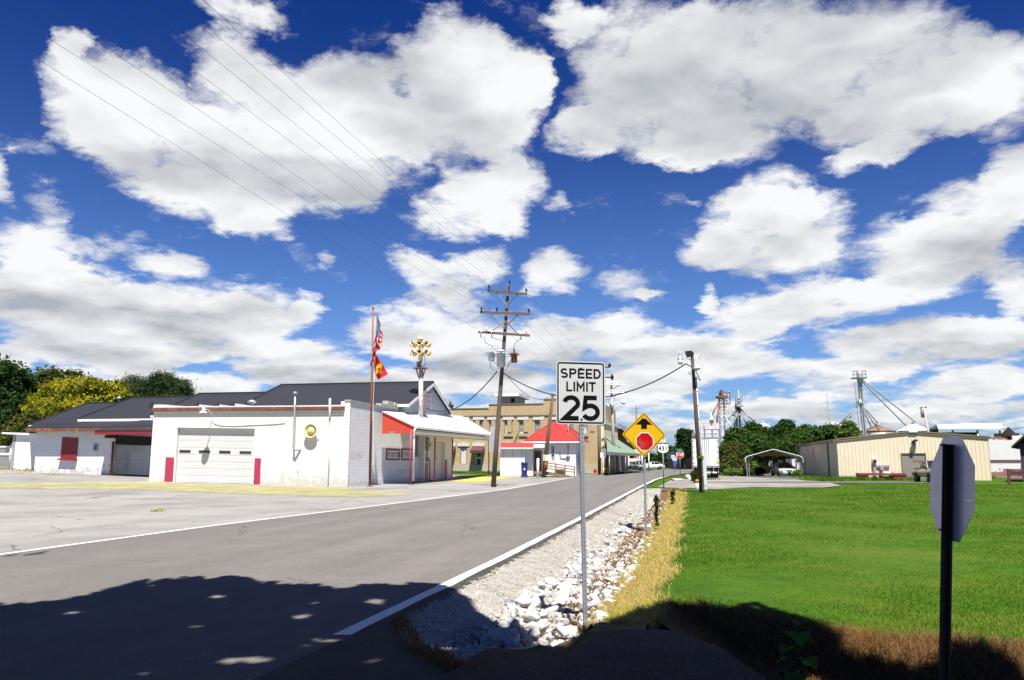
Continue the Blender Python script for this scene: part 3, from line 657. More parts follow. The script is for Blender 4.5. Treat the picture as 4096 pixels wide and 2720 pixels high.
# flue, horn, drain pipe
s, h = FS.uv(*R2(1612, 838), 0.30); s1_, h1_ = FS.uv(*R2(1630, 262), 0.30)
w = MB(); w.path([FS.p(s - 0.35, 0, h), FS.p(s - 0.10, 0.28, h), FS.p(s, 0.30, h + 0.10), FS.p(lerp(s, s1_, 0.7), 0.30, lerp(h, h1_, 0.7)), FS.p(s1_, 0.30, h1_)], 0.065, 10)
fl = w.build('flue_pipe', M['galv'], st); w = MB(); w.lathe(FS.p(s1_, 0.30, h1_), (0, 0, 1), [(0, 0.07), (0.02, 0.13), (0.2, 0.13), (0.22, 0.02)], 12); w.build('flue_cap', M['galvdull'], fl)
s, h = FS.uv(*R2(1805, 640), 0.1); w = MB(); FS.box(w, s - 0.48, s + 0.44, 0.0, 0.05, h - 0.52, h + 0.55); hn = w.build('horn_plate', M['white_trim'], st)
w = MB(); w.lathe(FS.p(s, 0.05, h), FS.n, [(0, 0.22), (0.10, 0.26), (0.24, 0.44), (0.30, 0.45), (0.26, 0.40), (0.16, 0.30)], 26, caps=False); w.build('horn_bell', M['cream'], hn)
w = MB(); w.lathe(FS.p(s, 0.05, h), FS.n, [(0, 0.25), (0.13, 0.29), (0.135, 0.02)], 24); w.build('horn_throat', M['black'], hn)
w = MB(); w.lathe(FS.p(s, 0.17, h), FS.n, [(0, 0.26), (0.08, 0.265), (0.17, 0.19), (0.21, 0.03)], 22); w.build('horn_cone', M['cream'], hn)
s, h = FS.uv(*R2(1980, 1222)); s1_, h1_ = FS.uv(*R2(2012, 302)); w = MB(); w.path([FS.p(s, 0.07, 0.0), FS.p(lerp(s, s1_, .78), 0.07, h1_ * 0.78)], 0.05, 9); w.path([FS.p(lerp(s, s1_, .78), 0.07, h1_ * .78), FS.p(lerp(s, s1_, .8), 0.24, h1_ * .80), FS.p(s1_, 0.27, h1_)], 0.065, 9); w.build('drain_pipe', M['white_trim'], st)
w = MB(); s, h = FS.uv(*R2(1665, 1065)); w.path([FS.p(s, 0, h), FS.p(s, 0.12, h), FS.p(s, 0.12, h - 0.1)], 0.02, 6); w.build('tap', M['galvdull'], st)
# side: lettering, windows, canopy
m_faded = simple('faded_red_lettering', (0.52, 0.36, 0.37), 0.7, var=0.14, scale=6, dirt=(0.76, 0.76, 0.76), dirt_amt=0.8)
a = SS.px(1397, 1806, 1459, 1820); b = SS.px(1396, 1822, 1454, 1836)
for txt, q in (('ADAIRVILLE CITY &', a), ('RURAL FIRE DEPT', b)):
    wd = q[1] - q[0]; sz = (q[3] - q[2]) * 1.35
    text_mb(txt, sz, SS, (q[0] + q[1]) / 2, (q[2] + q[3]) / 2, 0.0, depth=0.006, sx=wd / (sz * 0.60 * len(txt) * 1.02)).build('lettering', m_faded, st)
def window(F, s0, s1, h0, h1, o, parent, frame, glass, nv=1, nh=0, fw=0.07, depth=0.05, sill=None, name='window'):
    w = MB(); F.box(w, s0, s1, o, o + depth, h0, h0 + fw); F.box(w, s0, s1, o, o + depth, h1 - fw, h1)
    F.box(w, s0, s0 + fw, o, o + depth, h0 + fw, h1 - fw); F.box(w, s1 - fw, s1, o, o + depth, h0 + fw, h1 - fw)
    fr = w.build(name, frame, parent)
    w = MB(); F.box(w, s0 + fw * 0.5, s1 - fw * 0.5, o - 0.02, o + 0.012, h0 + fw * 0.5, h1 - fw * 0.5); w.build('pane', glass, fr)
    if nv or nh:
        w = MB()
        for k in range(1, nv + 1): c = lerp(s0 + fw, s1 - fw, k / (nv + 1)); F.box(w, c - fw * 0.25, c + fw * 0.25, o + 0.013, o + depth * 0.8, h0 + fw, h1 - fw)
        for k in range(1, nh + 1): c = lerp(h0 + fw, h1 - fw, k / (nh + 1)); F.box(w, s0 + fw, s1 - fw, o + 0.013, o + depth * 0.82, c - fw * 0.25, c + fw * 0.25)
        w.build('muntin', M['white_trim'], fr)
    if sill is not None:
        w = MB(); F.box(w, s0 - 0.08, s1 + 0.08, o, o + depth + 0.06, h0 - 0.10, h0 - 0.003); w.build('sill', sill, fr)
    return fr
def R3(x, y): return 1380 + .4848 * x, 1200 + .4848 * y
for (x0, x1) in ((338, 448), (463, 566)):
    q = SS.px(*R3(x0, 1226), *R3(x1, 1322)); fr = window(SS, q[0], q[1], q[2], q[3], 0.0, st, M['maroon'], M['glassgrey'], 1, 0, 0.15, 0.06)
    w = MB(); t_in = 0.15
    for (sa, sb, ha, hb) in ((q[0] + t_in, q[1] - t_in, q[2] + t_in, q[2] + t_in + .08), (q[0] + t_in, q[1] - t_in, q[3] - t_in - .09, q[3] - t_in)): SS.box(w, sa, sb, 0.014, 0.05, ha, hb)
    w.build('inner_frame', M['white_trim'], fr)
# the wing behind, half a metre proud, with its own garage door
W1 = SS.uv(1790, 1905)[0]; PO = 0.50; WH = 5.62
g0, g1, _, gh = SS.px(*R3(700, 1160), *R3(797, 1465), PO); gh = SS.uv(*R3(750, 1168), PO)[1]; g1 = SS.uv(*R3(826, 1300), PO)[0]
w = MB(); wall_with_holes(w, SS, W0, W1, -0.3, WH, PO - 0.3, PO, [(g0, g1, -0.3, gh)]); SS.box(w, W0, W0 + 0.3, 0.0, PO - 0.302, -0.3, WH - 0.2)
w.build('wing_wall', m_block_s, st)
w = MB(); SS.box(w, W1 - 0.3, W1, -6, PO - 0.302, -0.3, 5.4); w.build('wing_end_wall', m_block_f, st)
dd = section_door(SS, g0, g1, 0.0, gh, PO - 0.28, 8, st, m_door, [lerp(g0, g1, .22), lerp(g0, g1, .55)], wrow=4)
w = MB(); SS.box(w, g0 - 0.18, g0 - 0.003, PO, PO + 0.04, 0, 1.75); w.build('corner_guard', M['magenta'], st)
w = MB(); SS.box(w, g1 + 0.003, g1 + 0.6, PO, PO + 0.04, 0, 1.75); w.build('corner_guard', M['magenta'], st)
w = MB(); q = SS.uv(*R3(645, 1300), PO)[0]; SS.box(w, W0 + 0.35, W0 + 1.1, PO, PO + 0.04, 0, 1.45); w.build('corner_guard', M['magenta'], st)
q = W0 + 0.55; w = MB(); SS.box(w, q - 0.28, q + 0.28, PO, PO + 0.22, 2.5, 3.55); mt = w.build('meter_box', simple('grey_green_box', (0.20, 0.23, 0.20), 0.5), st)
w = MB(); w.tube(SS.p(q, PO + 0.1, 2.5), SS.p(q, PO + 0.1, 1.5), 0.06); w.lathe(SS.p(q, PO + 0.08, 1.75), SS.n, [(0, .16), (.14, .16), (.2, .12)], 14); w.build('meter', M['galvdull'], mt)
w = MB(); s = W0 + 1.5; w.lathe(SS.p(s, PO, 2.95), SS.n, [(0, 0.17), (0.06, 0.17), (0.1, 0.05)], 16); w.build('alarm_bell', M['red'], st)
for k in range(3):
    s = W0 - 0.35 - 0.22 * k; w = MB(); w.tube(SS.p(s, 0.06, 2.2), SS.p(s, 0.06, 4.25), 0.035); 
    if k == 1: SS.box(w, s - .3, s + .3, 0.0, 0.16, 1.95, 2.3)
    w.build('conduit', M['galvdull'], st)
w = MB(); w.path([SS.p(SS.uv(*R3(420, 1410))[0], 0.03, 0.9), SS.p(W0 - 1.0, 0.03, 0.9), SS.p(W0 - 0.75, 0.03, 0.95), SS.p(W0 - 0.7, 0.03, 1.3)], 0.022, 6); w.build('hose_pipe', M['rustwhite'], st)
# canopy
Nu, No, Fo, Fu = at(1530, 1646, 55.6), at(1657, 1705, 55.2), at(1974, 1739, 81.0), at(1846, 1664, 77.0)
w = MB(); rows = []
for i in range(41):
    k = i / 40; a, b = Nu.lerp(Fu, k), No.lerp(Fo, k); rows.append([a.lerp(b, j / 6) for j in range(7)])
w.grid(rows, False); rows2 = [[p - V(0, 0, 0.06) for p in r] for r in rows]; w.grid(rows2, False)
for i in range(0, 41): k = i / 40; w.tube(Nu.lerp(Fu, k) + V(0, 0, .01), No.lerp(Fo, k) + V(0, 0, .01), 0.022, n=5)
m_canroof = simple('white_sheet_roof', (0.70, 0.70, 0.69), 0.45, var=0.06, dirt=(0.42, 0.40, 0.36), dirt_amt=0.35, scale=0.9)
can = w.build('canopy_roof', m_canroof, st)
w = MB(); e0, e1 = No + V(0.03, 0, -0.16), Fo + V(0.03, 0, -0.16)
w.par(e0, e1 - e0, SS.n * 0.14, (0, 0, 0.15)); w.build('gutter', M['white_trim'], can)
w = MB(); w.par(No + V(-0.03, 0.1, -0.62), Fo - No, -SS.n * 0.10, (0, 0, 0.40)); w.build('beam', simple('cream_soffit', (0.62, 0.57, 0.44), 0.6, var=0.1), can)
bl = No + V(0, 0, -0.5); bw_ = V(Nu.x, Nu.y, bl.z)
w = MB(); w.prism([Nu, No, No + V(0, 0, -0.14), bl - SS.n * 0.12, bw_], A2 * 0.08)
for k in range(1, 11): p = bl.lerp(bw_, k / 11); q = (No + V(0, 0, -.03)).lerp(Nu, k / 11); w.par(p - A2 * 0.02, SS.n * -0.03, A2 * -0.012, (0, 0, q.z - p.z - 0.03))
w.par(No + V(0, 0, -0.10) - A2 * 0.03, Nu - No, A2 * -0.04, (0, 0, 0.10)); w.build('gable_panel', simple('red_gable_sheet', (0.50, 0.060, 0.032), 0.45, var=0.1), can)
w = MB(); fl_ = bl + (bw_ - bl) * 0.72 - A2 * 0.12; w.par(fl_, SS.n * 0.32, A2 * -0.16, (0, 0, 0.10)); w.par(fl_ + V(0, 0, .1), SS.n * 0.32, A2 * -0.1, (0, 0, .05)); w.build('floodlight', M['galvdull'], can)
w = MB(); w.grid([[p - V(0, 0, 0.5 if j else 0.1) * (1 if j else 1) for j, p in enumerate((lerp(Nu, Fu, k) - V(0, 0, 0.55), lerp(No, Fo, k) - V(0, 0, 0.0)))] for k in np.linspace(0.02, 0.98, 12)], False); w.build('soffit', MATS['cream_soffit'], can)
for (px, py) in ((1639.5, 1941), (1737.5, 1932), (1808.5, 1924), (1955, 1909)):
    k0 = -0.0; xr = (px - CX) / F_PX
    Y = (7.04 + 0.19 * -55.3 - 0.0) ; Y = (-7.04 - 0.19 * 55.3) / (xr * 0.985 - 0.19)
    p = gt(px, py); p = at(px, py, Y); p.z = zf(p.x, p.y); kk = (Y - 55.2) / (81 - 55.2); top = lerp(No.z, Fo.z, kk) - 0.24
    w = MB(); w.tube(p, V(p.x, p.y, top), 0.055, n=12); w.tube(p, p + V(0, 0, 0.03), 0.10, n=12); w.build('canopy_post', M['magenta'], can)
p = at(1643, 1930, 55.4); p.z = zf(p.x, p.y); w = MB(); q = No + V(0.05, -0.02, -0.16)
w.path([q, q + V(-0.05, 0, -0.2), V(p.x + 0.17, p.y, q.z - 0.55), V(p.x + 0.17, p.y, q.z - 0.8), V(p.x + 0.17, p.y, 0.25)], 0.06, 8); w.build('downspout', M['white'], can)

# ------------------------------------------------------------------ the black roofed hall behind
m_blackroof = stripes_mat('black_standing_seam', (0.018, 0.019, 0.024), D2, 0.42, 0.10, 0.7, 0.55, 0.0)
m_sidegrey = stripes_mat('pale_blue_sheet_wall', (0.47, 0.51, 0.56), A2, 0.30, 0.14, 0.35, 0.5)
E0 = V(-8.15, 60.2, 0); hall = thing('warehouse', 'long hall behind the station with stepped black metal roof and pale gable', 'warehouse', E0 + D2 * 16 + A2 * 6)
def HP(t, q, z): return E0 + D2 * t + A2 * q + V(0, 0, z)
secs = [(0.0, 13.1, 8.17, 6.02), (13.1, 20.95, 7.52, 5.40), (20.95, 27.6, 7.26, 5.15), (27.6, 32.2, 6.83, 4.70)]
DPT = 12.5
for i, (t0, t1, zr, ze) in enumerate(secs):
    w = MB(); a0, a1 = t0 - (0.35 if i == 0 else 0), t1 + 0.35
    for (qa, za, qb, zb) in ((-0.45, ze - 0.15, DPT / 2, zr), (DPT / 2, zr, DPT + 0.45, ze - 0.15)):
        w.prism([HP(a0, qa, za), HP(a1, qa, za), HP(a1, qb, zb), HP(a0, qb, zb)], (0, 0, 0.07))
    w.prism([HP(a0 - .02, DPT / 2 - 0.2, zr + 0.02), HP(a1 + .02, DPT / 2 - 0.2, zr + 0.02), HP(a1 + .02, DPT / 2 + 0.2, zr + 0.02), HP(a0 - .02, DPT / 2 + 0.2, zr + 0.02)], (0, 0, 0.10))
    w.prism([HP(a1 - 0.06, -0.45, ze - 0.13), HP(a1 + 0.06, -0.45, ze - 0.13), HP(a1 + 0.06, DPT / 2, zr + 0.02), HP(a1 - 0.06, DPT / 2, zr + 0.02)], (0, 0, 0.12))
    rf = w.build('roof', m_blackroof, hall)
    w = MB(); w.par(HP(a0, -0.50, ze - 0.34), D2 * (a1 - a0), A2 * 0.06, (0, 0, 0.20)); w.build('fascia', M['white_trim'], rf)
    if i == 0:
        w = MB(); w.prism([HP(.02, 0, 5.30), HP(.02, 0, ze - .04), HP(.02, DPT / 2, zr - .04), HP(.02, DPT, ze - .04), HP(.02, DPT, 5.30)], D2 * 0.66); w.build('gable_wall', m_sidegrey, hall); t0 = 0.70
    w = MB(); w.prism([HP(t0 + 0.02, 0, -0.2), HP(t0 + 0.02, 0, ze - .04), HP(t0 + 0.02, DPT / 2, zr - .04), HP(t0 + 0.02, DPT, ze - .04), HP(t0 + 0.02, DPT, -0.2)], D2 * (t1 - t0 - 0.04)); w.build('wall', m_sidegrey, hall)
w = MB()
for (qa, za, qb, zb) in ((-0.5, 5.82, DPT / 2, 8.10), (DPT / 2, 8.10, DPT + 0.5, 5.82)): w.prism([HP(-0.37, qa, za), HP(-0.37, qb, zb), HP(-0.37, qb, zb - 0.24), HP(-0.37, qa, za - 0.22)], -D2 * 0.03)
w.build('rake_trim', M['white_trim'], hall)
HS = Frame(HP(0, 0, 0), A2, n=-D2)
q = HS.px(*R3(640, 760), *R3(720, 905), 0.06); q0 = HS.uv(*R3(640, 765), 0.06); q1 = HS.uv(*R3(720, 772), 0.06); q2 = HS.uv(*R3(720, 910), 0.06); q3 = HS.uv(*R3(640, 890), 0.06)
m_sign = simple('faded_sign_board', (0.66, 0.62, 0.64), 0.6, var=0.06)
w = MB(); HS.poly(w, [q0, q1, q2, q3], 0.0, 0.06); sg = w.build('gable_sign', m_sign, hall)
w = MB()
for a, b in ((q0, q1), (q1, q2), (q2, q3), (q3, q0)): w.tube(HS.p(a[0], 0.07, a[1]), HS.p(b[0], 0.07, b[1]), 0.035, n=5)
w.build('sign_border', simple('faded_red_border', (0.55, 0.30, 0.33), 0.6), sg)
cs = (q0[0] + q1[0]) / 2; wd = abs(q1[0] - q0[0])
for txt, k, sz in (('ADAIRVILLE', 0.86, 0.55), ('&', 0.66, 0.4), ('CITY & RURAL', 0.47, 0.5), ('STATIONS', 0.14, 0.5)):
    h = lerp((q2[1] + q3[1]) / 2, (q0[1] + q1[1]) / 2, k); text_mb(txt, sz, HS, cs, h, 0.062, sx=min(1.0, wd * 0.9 / (sz * 0.62 * len(txt)))).build('lettering', MATS['faded_red_border'], sg)
w = MB(); w.box(HP(8, 6.25, 0).x - .15, HP(8, 6.25, 0).x + .15, HP(29, 6.2, 0).y - .15, HP(29, 6.2, 0).y + .15, 7.0, 7.1)
vp = HP(29.2, 6.0, 6.9); w = MB(); w.lathe(vp, (0, 0, 1), [(0, .12), (.3, .12), (.31, .25), (.45, .2), (.5, .02)], 12); w.build('roof_vent', M['galv'], hall)

# ------------------------------------------------------------------ the low white annex and its gated bay
pR = at(451, 1896, 59.2); pL = at(136, 1882, 60.55)
AF = Frame(pR, (pL - pR).normalized(), n=V(-0.187, -0.982, 0).normalized()); AL = (pL - pR).length
m_block_a = block_mat('white_block_annex', (0.74, 0.74, 0.74), D2, mortar=(0.48, 0.48, 0.48), chip=(0.42, 0.40, 0.37), chip_h=2.0, chip_amt=0.85)
an = thing('annex', 'low white block annex with boarded red window and rusty eaves left of the garage', 'annex', pR.lerp(pL, 0.5))
AH = AF.uv(300, 1722)[1]
w = MB(); AF.box(w, 0, AL, -0.3, 0, -0.5, AH); w.par(AF.p(0, -0.303, -0.5), A2 * 5.0, AF.uh.normalized() * 0.3, (0, 0, AH + .45)); w.build('wall', m_block_a, an)
def R1(x, y): return .3954 * x, 1380 + .3954 * y
f0, f1 = AF.uv(*R1(1290, 838), .78), AF.uv(*R1(257, 845), .78)
fz = lambda k: lerp(AF.p(f0[0], .78, f0[1]), AF.p(f1[0], .78, f1[1]), k)
a, b = fz(-0.35), fz(1.0); cR, cL = at(612, 1683, 64.2), at(150, 1699, 66.0)
w = MB(); w.prism([a, b, cL, cR], (0, 0, 0.08))
for i in range(40): k = i / 39; w.tube(a.lerp(b, k) + V(0, 0, .085), cR.lerp(cL, k) + V(0, 0, .085), 0.02, n=4)
rf = w.build('roof', m_blackroof, an)
w = MB(); w.par(a + V(0, 0, -0.24) - A2 * 0.04, b - a, A2 * 0.05, (0, 0, 0.26)); w.build('fascia', M['rust'], rf)
q = AF.px(*R1(620, 935), *R1(783, 1150)); w = MB(); AF.box(w, q[0], q[1], 0.0, 0.06, q[2], q[3]); AF.box(w, q[0] + .02, q[1] - .02, 0.06, 0.075, lerp(q[2], q[3], .3), lerp(q[2], q[3], .3) + 0.03)
bd = w.build('boarded_window', M['maroon'], an); w = MB(); AF.box(w, q[0] - .06, q[1] + .06, 0, 0.30, q[2] - 0.12, q[2] - .003); w.build('sill', M['maroon'], bd)
q = AF.px(*R1(948, 1000), *R1(988, 1070)); w = MB(); AF.box(w, q[0], q[1], 0, 0.07, q[2], q[3]); nb_ = w.build('notice_box', simple('grey_blue_box', (0.24, 0.28, 0.31), 0.5), an)
w = MB(); AF.box(w, lerp(q[0], q[1], .22), lerp(q[0], q[1], .78), 0.071, 0.078, lerp(q[2], q[3], .2), lerp(q[2], q[3], .68)); w.build('notice', simple('blue_notice', (0.03, 0.07, 0.30), 0.5), nb_)
# low end block on the far left
q0 = AF.uv(*R1(360, 905), -0.6)[0]; q1 = AF.uv(*R1(122, 905), -0.6)[0]; hE = AF.uv(*R1(240, 908), -0.6)[1]
w = MB(); AF.box(w, AL - 0.05, q1, -0.9, -0.6, -0.3, hE); w.par(AF.p(q1, -0.6, -0.3), A2 * 4, -AF.uh.normalized() * .3, (0, 0, hE + .3)); w.build('end_wall', m_block_a, an)
w = MB(); AF.box(w, AL - 0.05, q1 + 0.8, -4.0, -0.35, hE + .003, hE + 0.14); w.build('end_roof', M['white_trim'], an)
# the bay between annex and garage: roof, beam, back wall, gate
bay = thing('gated_bay', 'dark open bay with red eave and chain link gate between the white buildings', 'bay', AF.p(-2.5, 0, 0))
bR, bL = AF.uv(*R1(1530, 870), 1.6), AF.uv(*R1(955, 875), 1.6); sR, sL = bR[0], bL[0]
zt = AF.uv(*R1(955, 872), 1.6)[1]; zb = AF.uv(*R1(955, 905), 1.6)[1]; ztr = AF.uv(*R1(1530, 868), 1.6)[1]; zbr = AF.uv(*R1(1530, 905), 1.6)[1]
w = MB(); AF.poly(w, [(sL, zt), (sR - 0.4, ztr), (sR - 0.4, zbr), (sL, zb)], 1.52, 1.60); w.build('fascia', M['maroon'], bay)
w = MB(); w.prism([AF.p(sL, 1.62, zt), AF.p(sR - .4, 1.62, ztr), AF.p(sR - .4, -3.5, ztr + 1.0), AF.p(sL, -3.5, zt + 1.0)], (0, 0, 0.06)); w.build('roof', m_blackroof, bay)
zbeam = AF.uv(*R1(1060, 940), 0.3)[1]; zpost0 = AF.uv(*R1(1150, 990), 0.3)[1]
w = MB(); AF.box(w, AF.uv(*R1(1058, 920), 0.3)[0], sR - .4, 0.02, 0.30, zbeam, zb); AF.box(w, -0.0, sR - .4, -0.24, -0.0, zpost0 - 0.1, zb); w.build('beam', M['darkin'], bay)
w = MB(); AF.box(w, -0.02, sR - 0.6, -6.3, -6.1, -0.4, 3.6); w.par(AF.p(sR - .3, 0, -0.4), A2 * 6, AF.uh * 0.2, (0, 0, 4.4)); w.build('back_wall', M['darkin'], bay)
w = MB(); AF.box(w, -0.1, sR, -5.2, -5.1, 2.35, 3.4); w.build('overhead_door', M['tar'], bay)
bk = -1.6
for (x0, x1, mm, nm) in ((1180, 1308, simple('beige_door_panel', (0.55, 0.50, 0.36), 0.6, dirt=(0.3, .27, .2)), 'leaning_panel'), (1312, 1510, M['white'], 'white_panel')):
    q = AF.px(*R1(x0, 1076), *R1(x1, 1308), bk); w = MB(); AF.box(w, q[0], q[1], bk - .06, bk, 0.0, q[3])
    if x0 > 1200: AF.box(w, lerp(q[0], q[1], .30), lerp(q[0], q[1], .34), bk, bk + .02, 0, q[3])
    w.build(nm, mm, bay)
def chain_link_mat(name, col=(0.45, 0.46, 0.47), pitch=0.07, wd=0.16, direction=D2):
    m = mat_new(name); t = NT(m); v = t.wall(direction)
    s = t.new('ShaderNodeSeparateXYZ'); t.l.new(v, s.inputs[0]); ks = []
    for sg_ in (1, -1):
        f = t.math('FRACT', t.math('MULTIPLY', t.math('ADD', s.outputs[0], t.math('MULTIPLY', s.outputs[1], sg_)), 1 / pitch)); ks.append(t.math('LESS_THAN', f, wd))
    k = t.math('MAXIMUM', ks[0], ks[1]); b = t.new('ShaderNodeBsdfPrincipled'); b.inputs['Base Color'].default_value = (*col, 1); b.inputs['Metallic'].default_value = 0.6; b.inputs['Roughness'].default_value = 0.4
    tr = t.new('ShaderNodeBsdfTransparent'); mx = t.new('ShaderNodeMixShader'); t.l.new(k, mx.inputs[0]); t.l.new(tr.outputs[0], mx.inputs[1]); t.l.new(b.outputs[0], mx.inputs[2])
    o = t.new('ShaderNodeOutputMaterial'); t.l.new(mx.outputs[0], o.inputs[0]); MATS[name] = m; return m
m_link = chain_link_mat('chain_link_mesh')
gt_ = thing('chain_link_gate', 'chain link gate with rusty post closing the dark bay', 'gate', AF.p(-0.1, 0.25, 0))
gR = sR - 0.35; gT = AF.uv(*R1(1165, 1015), 0.2)[1]; gM = AF.uv(*R1(1165, 1165), 0.2)[1]
w = MB()
for h in (0.08, gM, gT): w.tube(AF.p(-0.2, 0.2, h), AF.p(gR, 0.2, h), 0.026, n=8)
for s in (-0.25, lerp(-0.2, gR, .72), gR): w.tube(AF.p(s, 0.2, 0.08), AF.p(s, 0.2, gT), 0.026, n=8)
w.build('gate_frame', M['galv'], gt_); w = MB(); w.poly(AF.p(-0.2, 0.2, 0.08), AF.p(gR, 0.2, 0.08), AF.p(gR, 0.2, gT), AF.p(-0.2, 0.2, gT)); w.build('gate_mesh', m_link, gt_)
w = MB(); w.tube(AF.p(-0.1, 0.32, -0.1), AF.p(-0.1, 0.32, zpost0 + .1), 0.09, n=10); w.build('gate_post', M['rustpole'], gt_)
# white slatted chain link fence at the far left
fa, fb = at(112 * .3954, 1871, 61.9), at(-120, 1868, 64.5); ff = Frame(fa, (fb - fa).normalized()); FL = (fb - fa).length
fn = thing('fence', 'white topped chain link fence beside the low white wall', 'fence', fa)
w = MB(); hT = ff.uv(20, 1790)[1]; w.poly(ff.p(0, 0, 0), ff.p(FL, 0, 0), ff.p(FL, 0, hT), ff.p(0, 0, hT)); w.build('fence_mesh', chain_link_mat('white_link_mesh', (0.7, 0.7, 0.7), 0.13, 0.34), fn)
w = MB(); ff.box(w, 0, FL, -.05, .05, hT, hT + .12); ff.box(w, 0, FL, -.05, .05, hT * .62, hT * .62 + .16); w.build('fence_rail', M['white'], fn)
w = MB(); w.tube(ff.p(0.25, 0, 0), ff.p(0.25, 0, hT + .3), .06); w.build('fence_post', M['white'], fn)
w = MB(); w.tube(ff.p(3.2, 0, 0), ff.p(3.2, 0, hT + .2), .05); w.build('fence_post', M['white'], fn)
# ------------------------------------------------------------------ road signs
def rrect(F, s0, s1, h0, h1, r, o, n=5):
    pts = []
    for cx_, cy_, a0 in ((s1 - r, h1 - r, 0), (s0 + r, h1 - r, 90), (s0 + r, h0 + r, 180), (s1 - r, h0 + r, 270)):
        for k in range(n + 1): a = math.radians(a0 + 90 * k / n); pts.append(F.p(cx_ + r * math.cos(a), o, cy_ + r * math.sin(a)))
    return pts
def plate(F, s0, s1, h0, h1, r, o0, o1, n=5): return MB().prism(rrect(F, s0, s1, h0, h1, r, o0, n), F.n * (o1 - o0))
def ring(F, s0, s1, h0, h1, r, wdt, o0, o1):
    a, b = rrect(F, s0, s1, h0, h1, r, 0), rrect(F, s0 + wdt, s1 - wdt, h0 + wdt, h1 - wdt, max(r - wdt, .003), 0); n = len(a); m = MB()
    vs = [p + F.n * o0 for p in a + b] + [p + F.n * o1 for p in a + b]
    fs = [(i, (i + 1) % n, n + (i + 1) % n, n + i) for i in range(n)] + [(2 * n + i, 2 * n + (i + 1) % n, 3 * n + (i + 1) % n, 3 * n + i) for i in range(n)]
    fs += [(i, (i + 1) % n, 2 * n + (i + 1) % n, 2 * n + i) for i in range(n)] + [(n + i, n + (i + 1) % n, 3 * n + (i + 1) % n, 3 * n + i) for i in range(n)]
    return m.add(vs, fs)
def sheeting(name, col, lines=0.0, rough=0.35, direction=(1, 0, 0)):
    m = mat_new(name); t = NT(m); p = t.pos()
    c = t.mix(t.noise(p, 4, 5, 0.6), tuple(x * 0.93 for x in col), tuple(min(1, x * 1.05) for x in col))
    if lines:
        f = t.math('FRACT', t.math('MULTIPLY', t.vmath('DOT_PRODUCT', p, tuple(direction), out=1), 1 / lines))
        c = t.mix(t.math('MULTIPLY', t.ss(t.math('ABSOLUTE', t.math('SUBTRACT', f, 0.5)), 0.10, 0.32), 0.45), c, tuple(x * 0.62 for x in col))
    k = t.ss(t.noise(p, 2.3, 6, 0.6), 0.52, 0.75); c = t.mix(t.math('MULTIPLY', k, 0.22), c, (0.30, 0.29, 0.26))
    t.out(c, rough, spec=0.15); MATS[name] = m; return m
def perforated_post(mb, base, u, n, top, wd=0.048, pitch=0.0254 * 1.0, holes=True):
    """square perforated tube: walls as strips with real gaps at the holes"""
    L_ = (top - base).length; ax = (top - base).normalized(); h = wd / 2; r = 0.0065
    for (a, b) in ((u, n), (n, -u), (-u, -n), (-n, u)):
        c = base + b * h
        for s0, s1 in ((-h, -r), (r, h)): mb.add([c + a * s0, c + a * s1, c + a * s1 + ax * L_, c + a * s0 + ax * L_], [(0, 1, 2, 3)])
        if holes and b is n:
            z = 0.0
            while z < L_: z1 = min(z + 2 * pitch - 2 * r, L_); mb.add([c - a * r + ax * z, c + a * r + ax * z, c + a * r + ax * z1, c - a * r + ax * z1], [(0, 1, 2, 3)]); z += 2 * pitch
        else: mb.add([c - a * r, c + a * r, c + a * r + ax * L_, c - a * r + ax * L_], [(0, 1, 2, 3)])
def sign_frame(px, py, Y, yaw, lean=0.0):
    """frame centred on a sign; yaw turns its face, lean tips it sideways"""
    c = at(px, py, Y); u = V(math.cos(yaw), math.sin(yaw), 0); w = V(0, 0, 1)
    uu = (u * math.cos(lean) - w * math.sin(lean)); ww = (w * math.cos(lean) + u * math.sin(lean))
    f = Frame(c, uu, n=V(u.y, -u.x, 0), up=ww); f.uh = u; return f
m_signwhite = sheeting('white_sheeting', (0.56, 0.57, 0.575), 0.026, direction=(math.cos(-0.10), math.sin(-0.10), 0))
m_signblack = simple('black_sheeting', (0.006, 0.006, 0.006), 0.8, var=0.1, spec=0.05)
m_signyellow = sheeting('yellow_sheeting', (0.60, 0.35, 0.006)); m_signred = sheeting('red_sheeting', (0.40, 0.004, 0.005)); m_signwhite2 = sheeting('plain_white_sheeting', (0.70, 0.70, 0.70))
m_bolt = simple('bolt_steel', (0.6, 0.6, 0.6), 0.3, 0.8)
def bolt(F, s, h, o, parent, r=0.016):
    w = MB(); w.lathe(F.p(s, o, h), F.n, [(0, r), (0.006, r), (0.012, r * .55), (0.016, 0.002)], 10); return w.build('bolt', m_bolt, parent)
# speed limit sign, close by in the ditch
Ys = 9.6; f = sign_frame(2323, 1571, Ys, math.radians(9), math.radians(0.6)); base = gt(2342, 2489); base = at(2342, 2492, 9.62); base.z = zf(base.x, base.y) - 0.08
t = thing('speed_limit_sign', 'white speed limit 25 sign on a perforated steel post in the rocky ditch', 'road sign', base)
hw, hh = 0.308, 0.385
pl = plate(f, -hw, hw, -hh, hh, 0.045, 0, 0.004).build('sign_panel', m_signwhite, t)
ring(f, -hw + .014, hw - .014, -hh + .014, hh - .014, 0.034, 0.017, 0.0042, 0.0062).build('sign_border', m_signblack, pl)
def arc(cx_, cy_, rx, ry, a0, a1, n=14): return [(cx_ + rx * math.cos(math.radians(lerp(a0, a1, k / n))), cy_ + ry * math.sin(math.radians(lerp(a0, a1, k / n)))) for k in range(n + 1)]
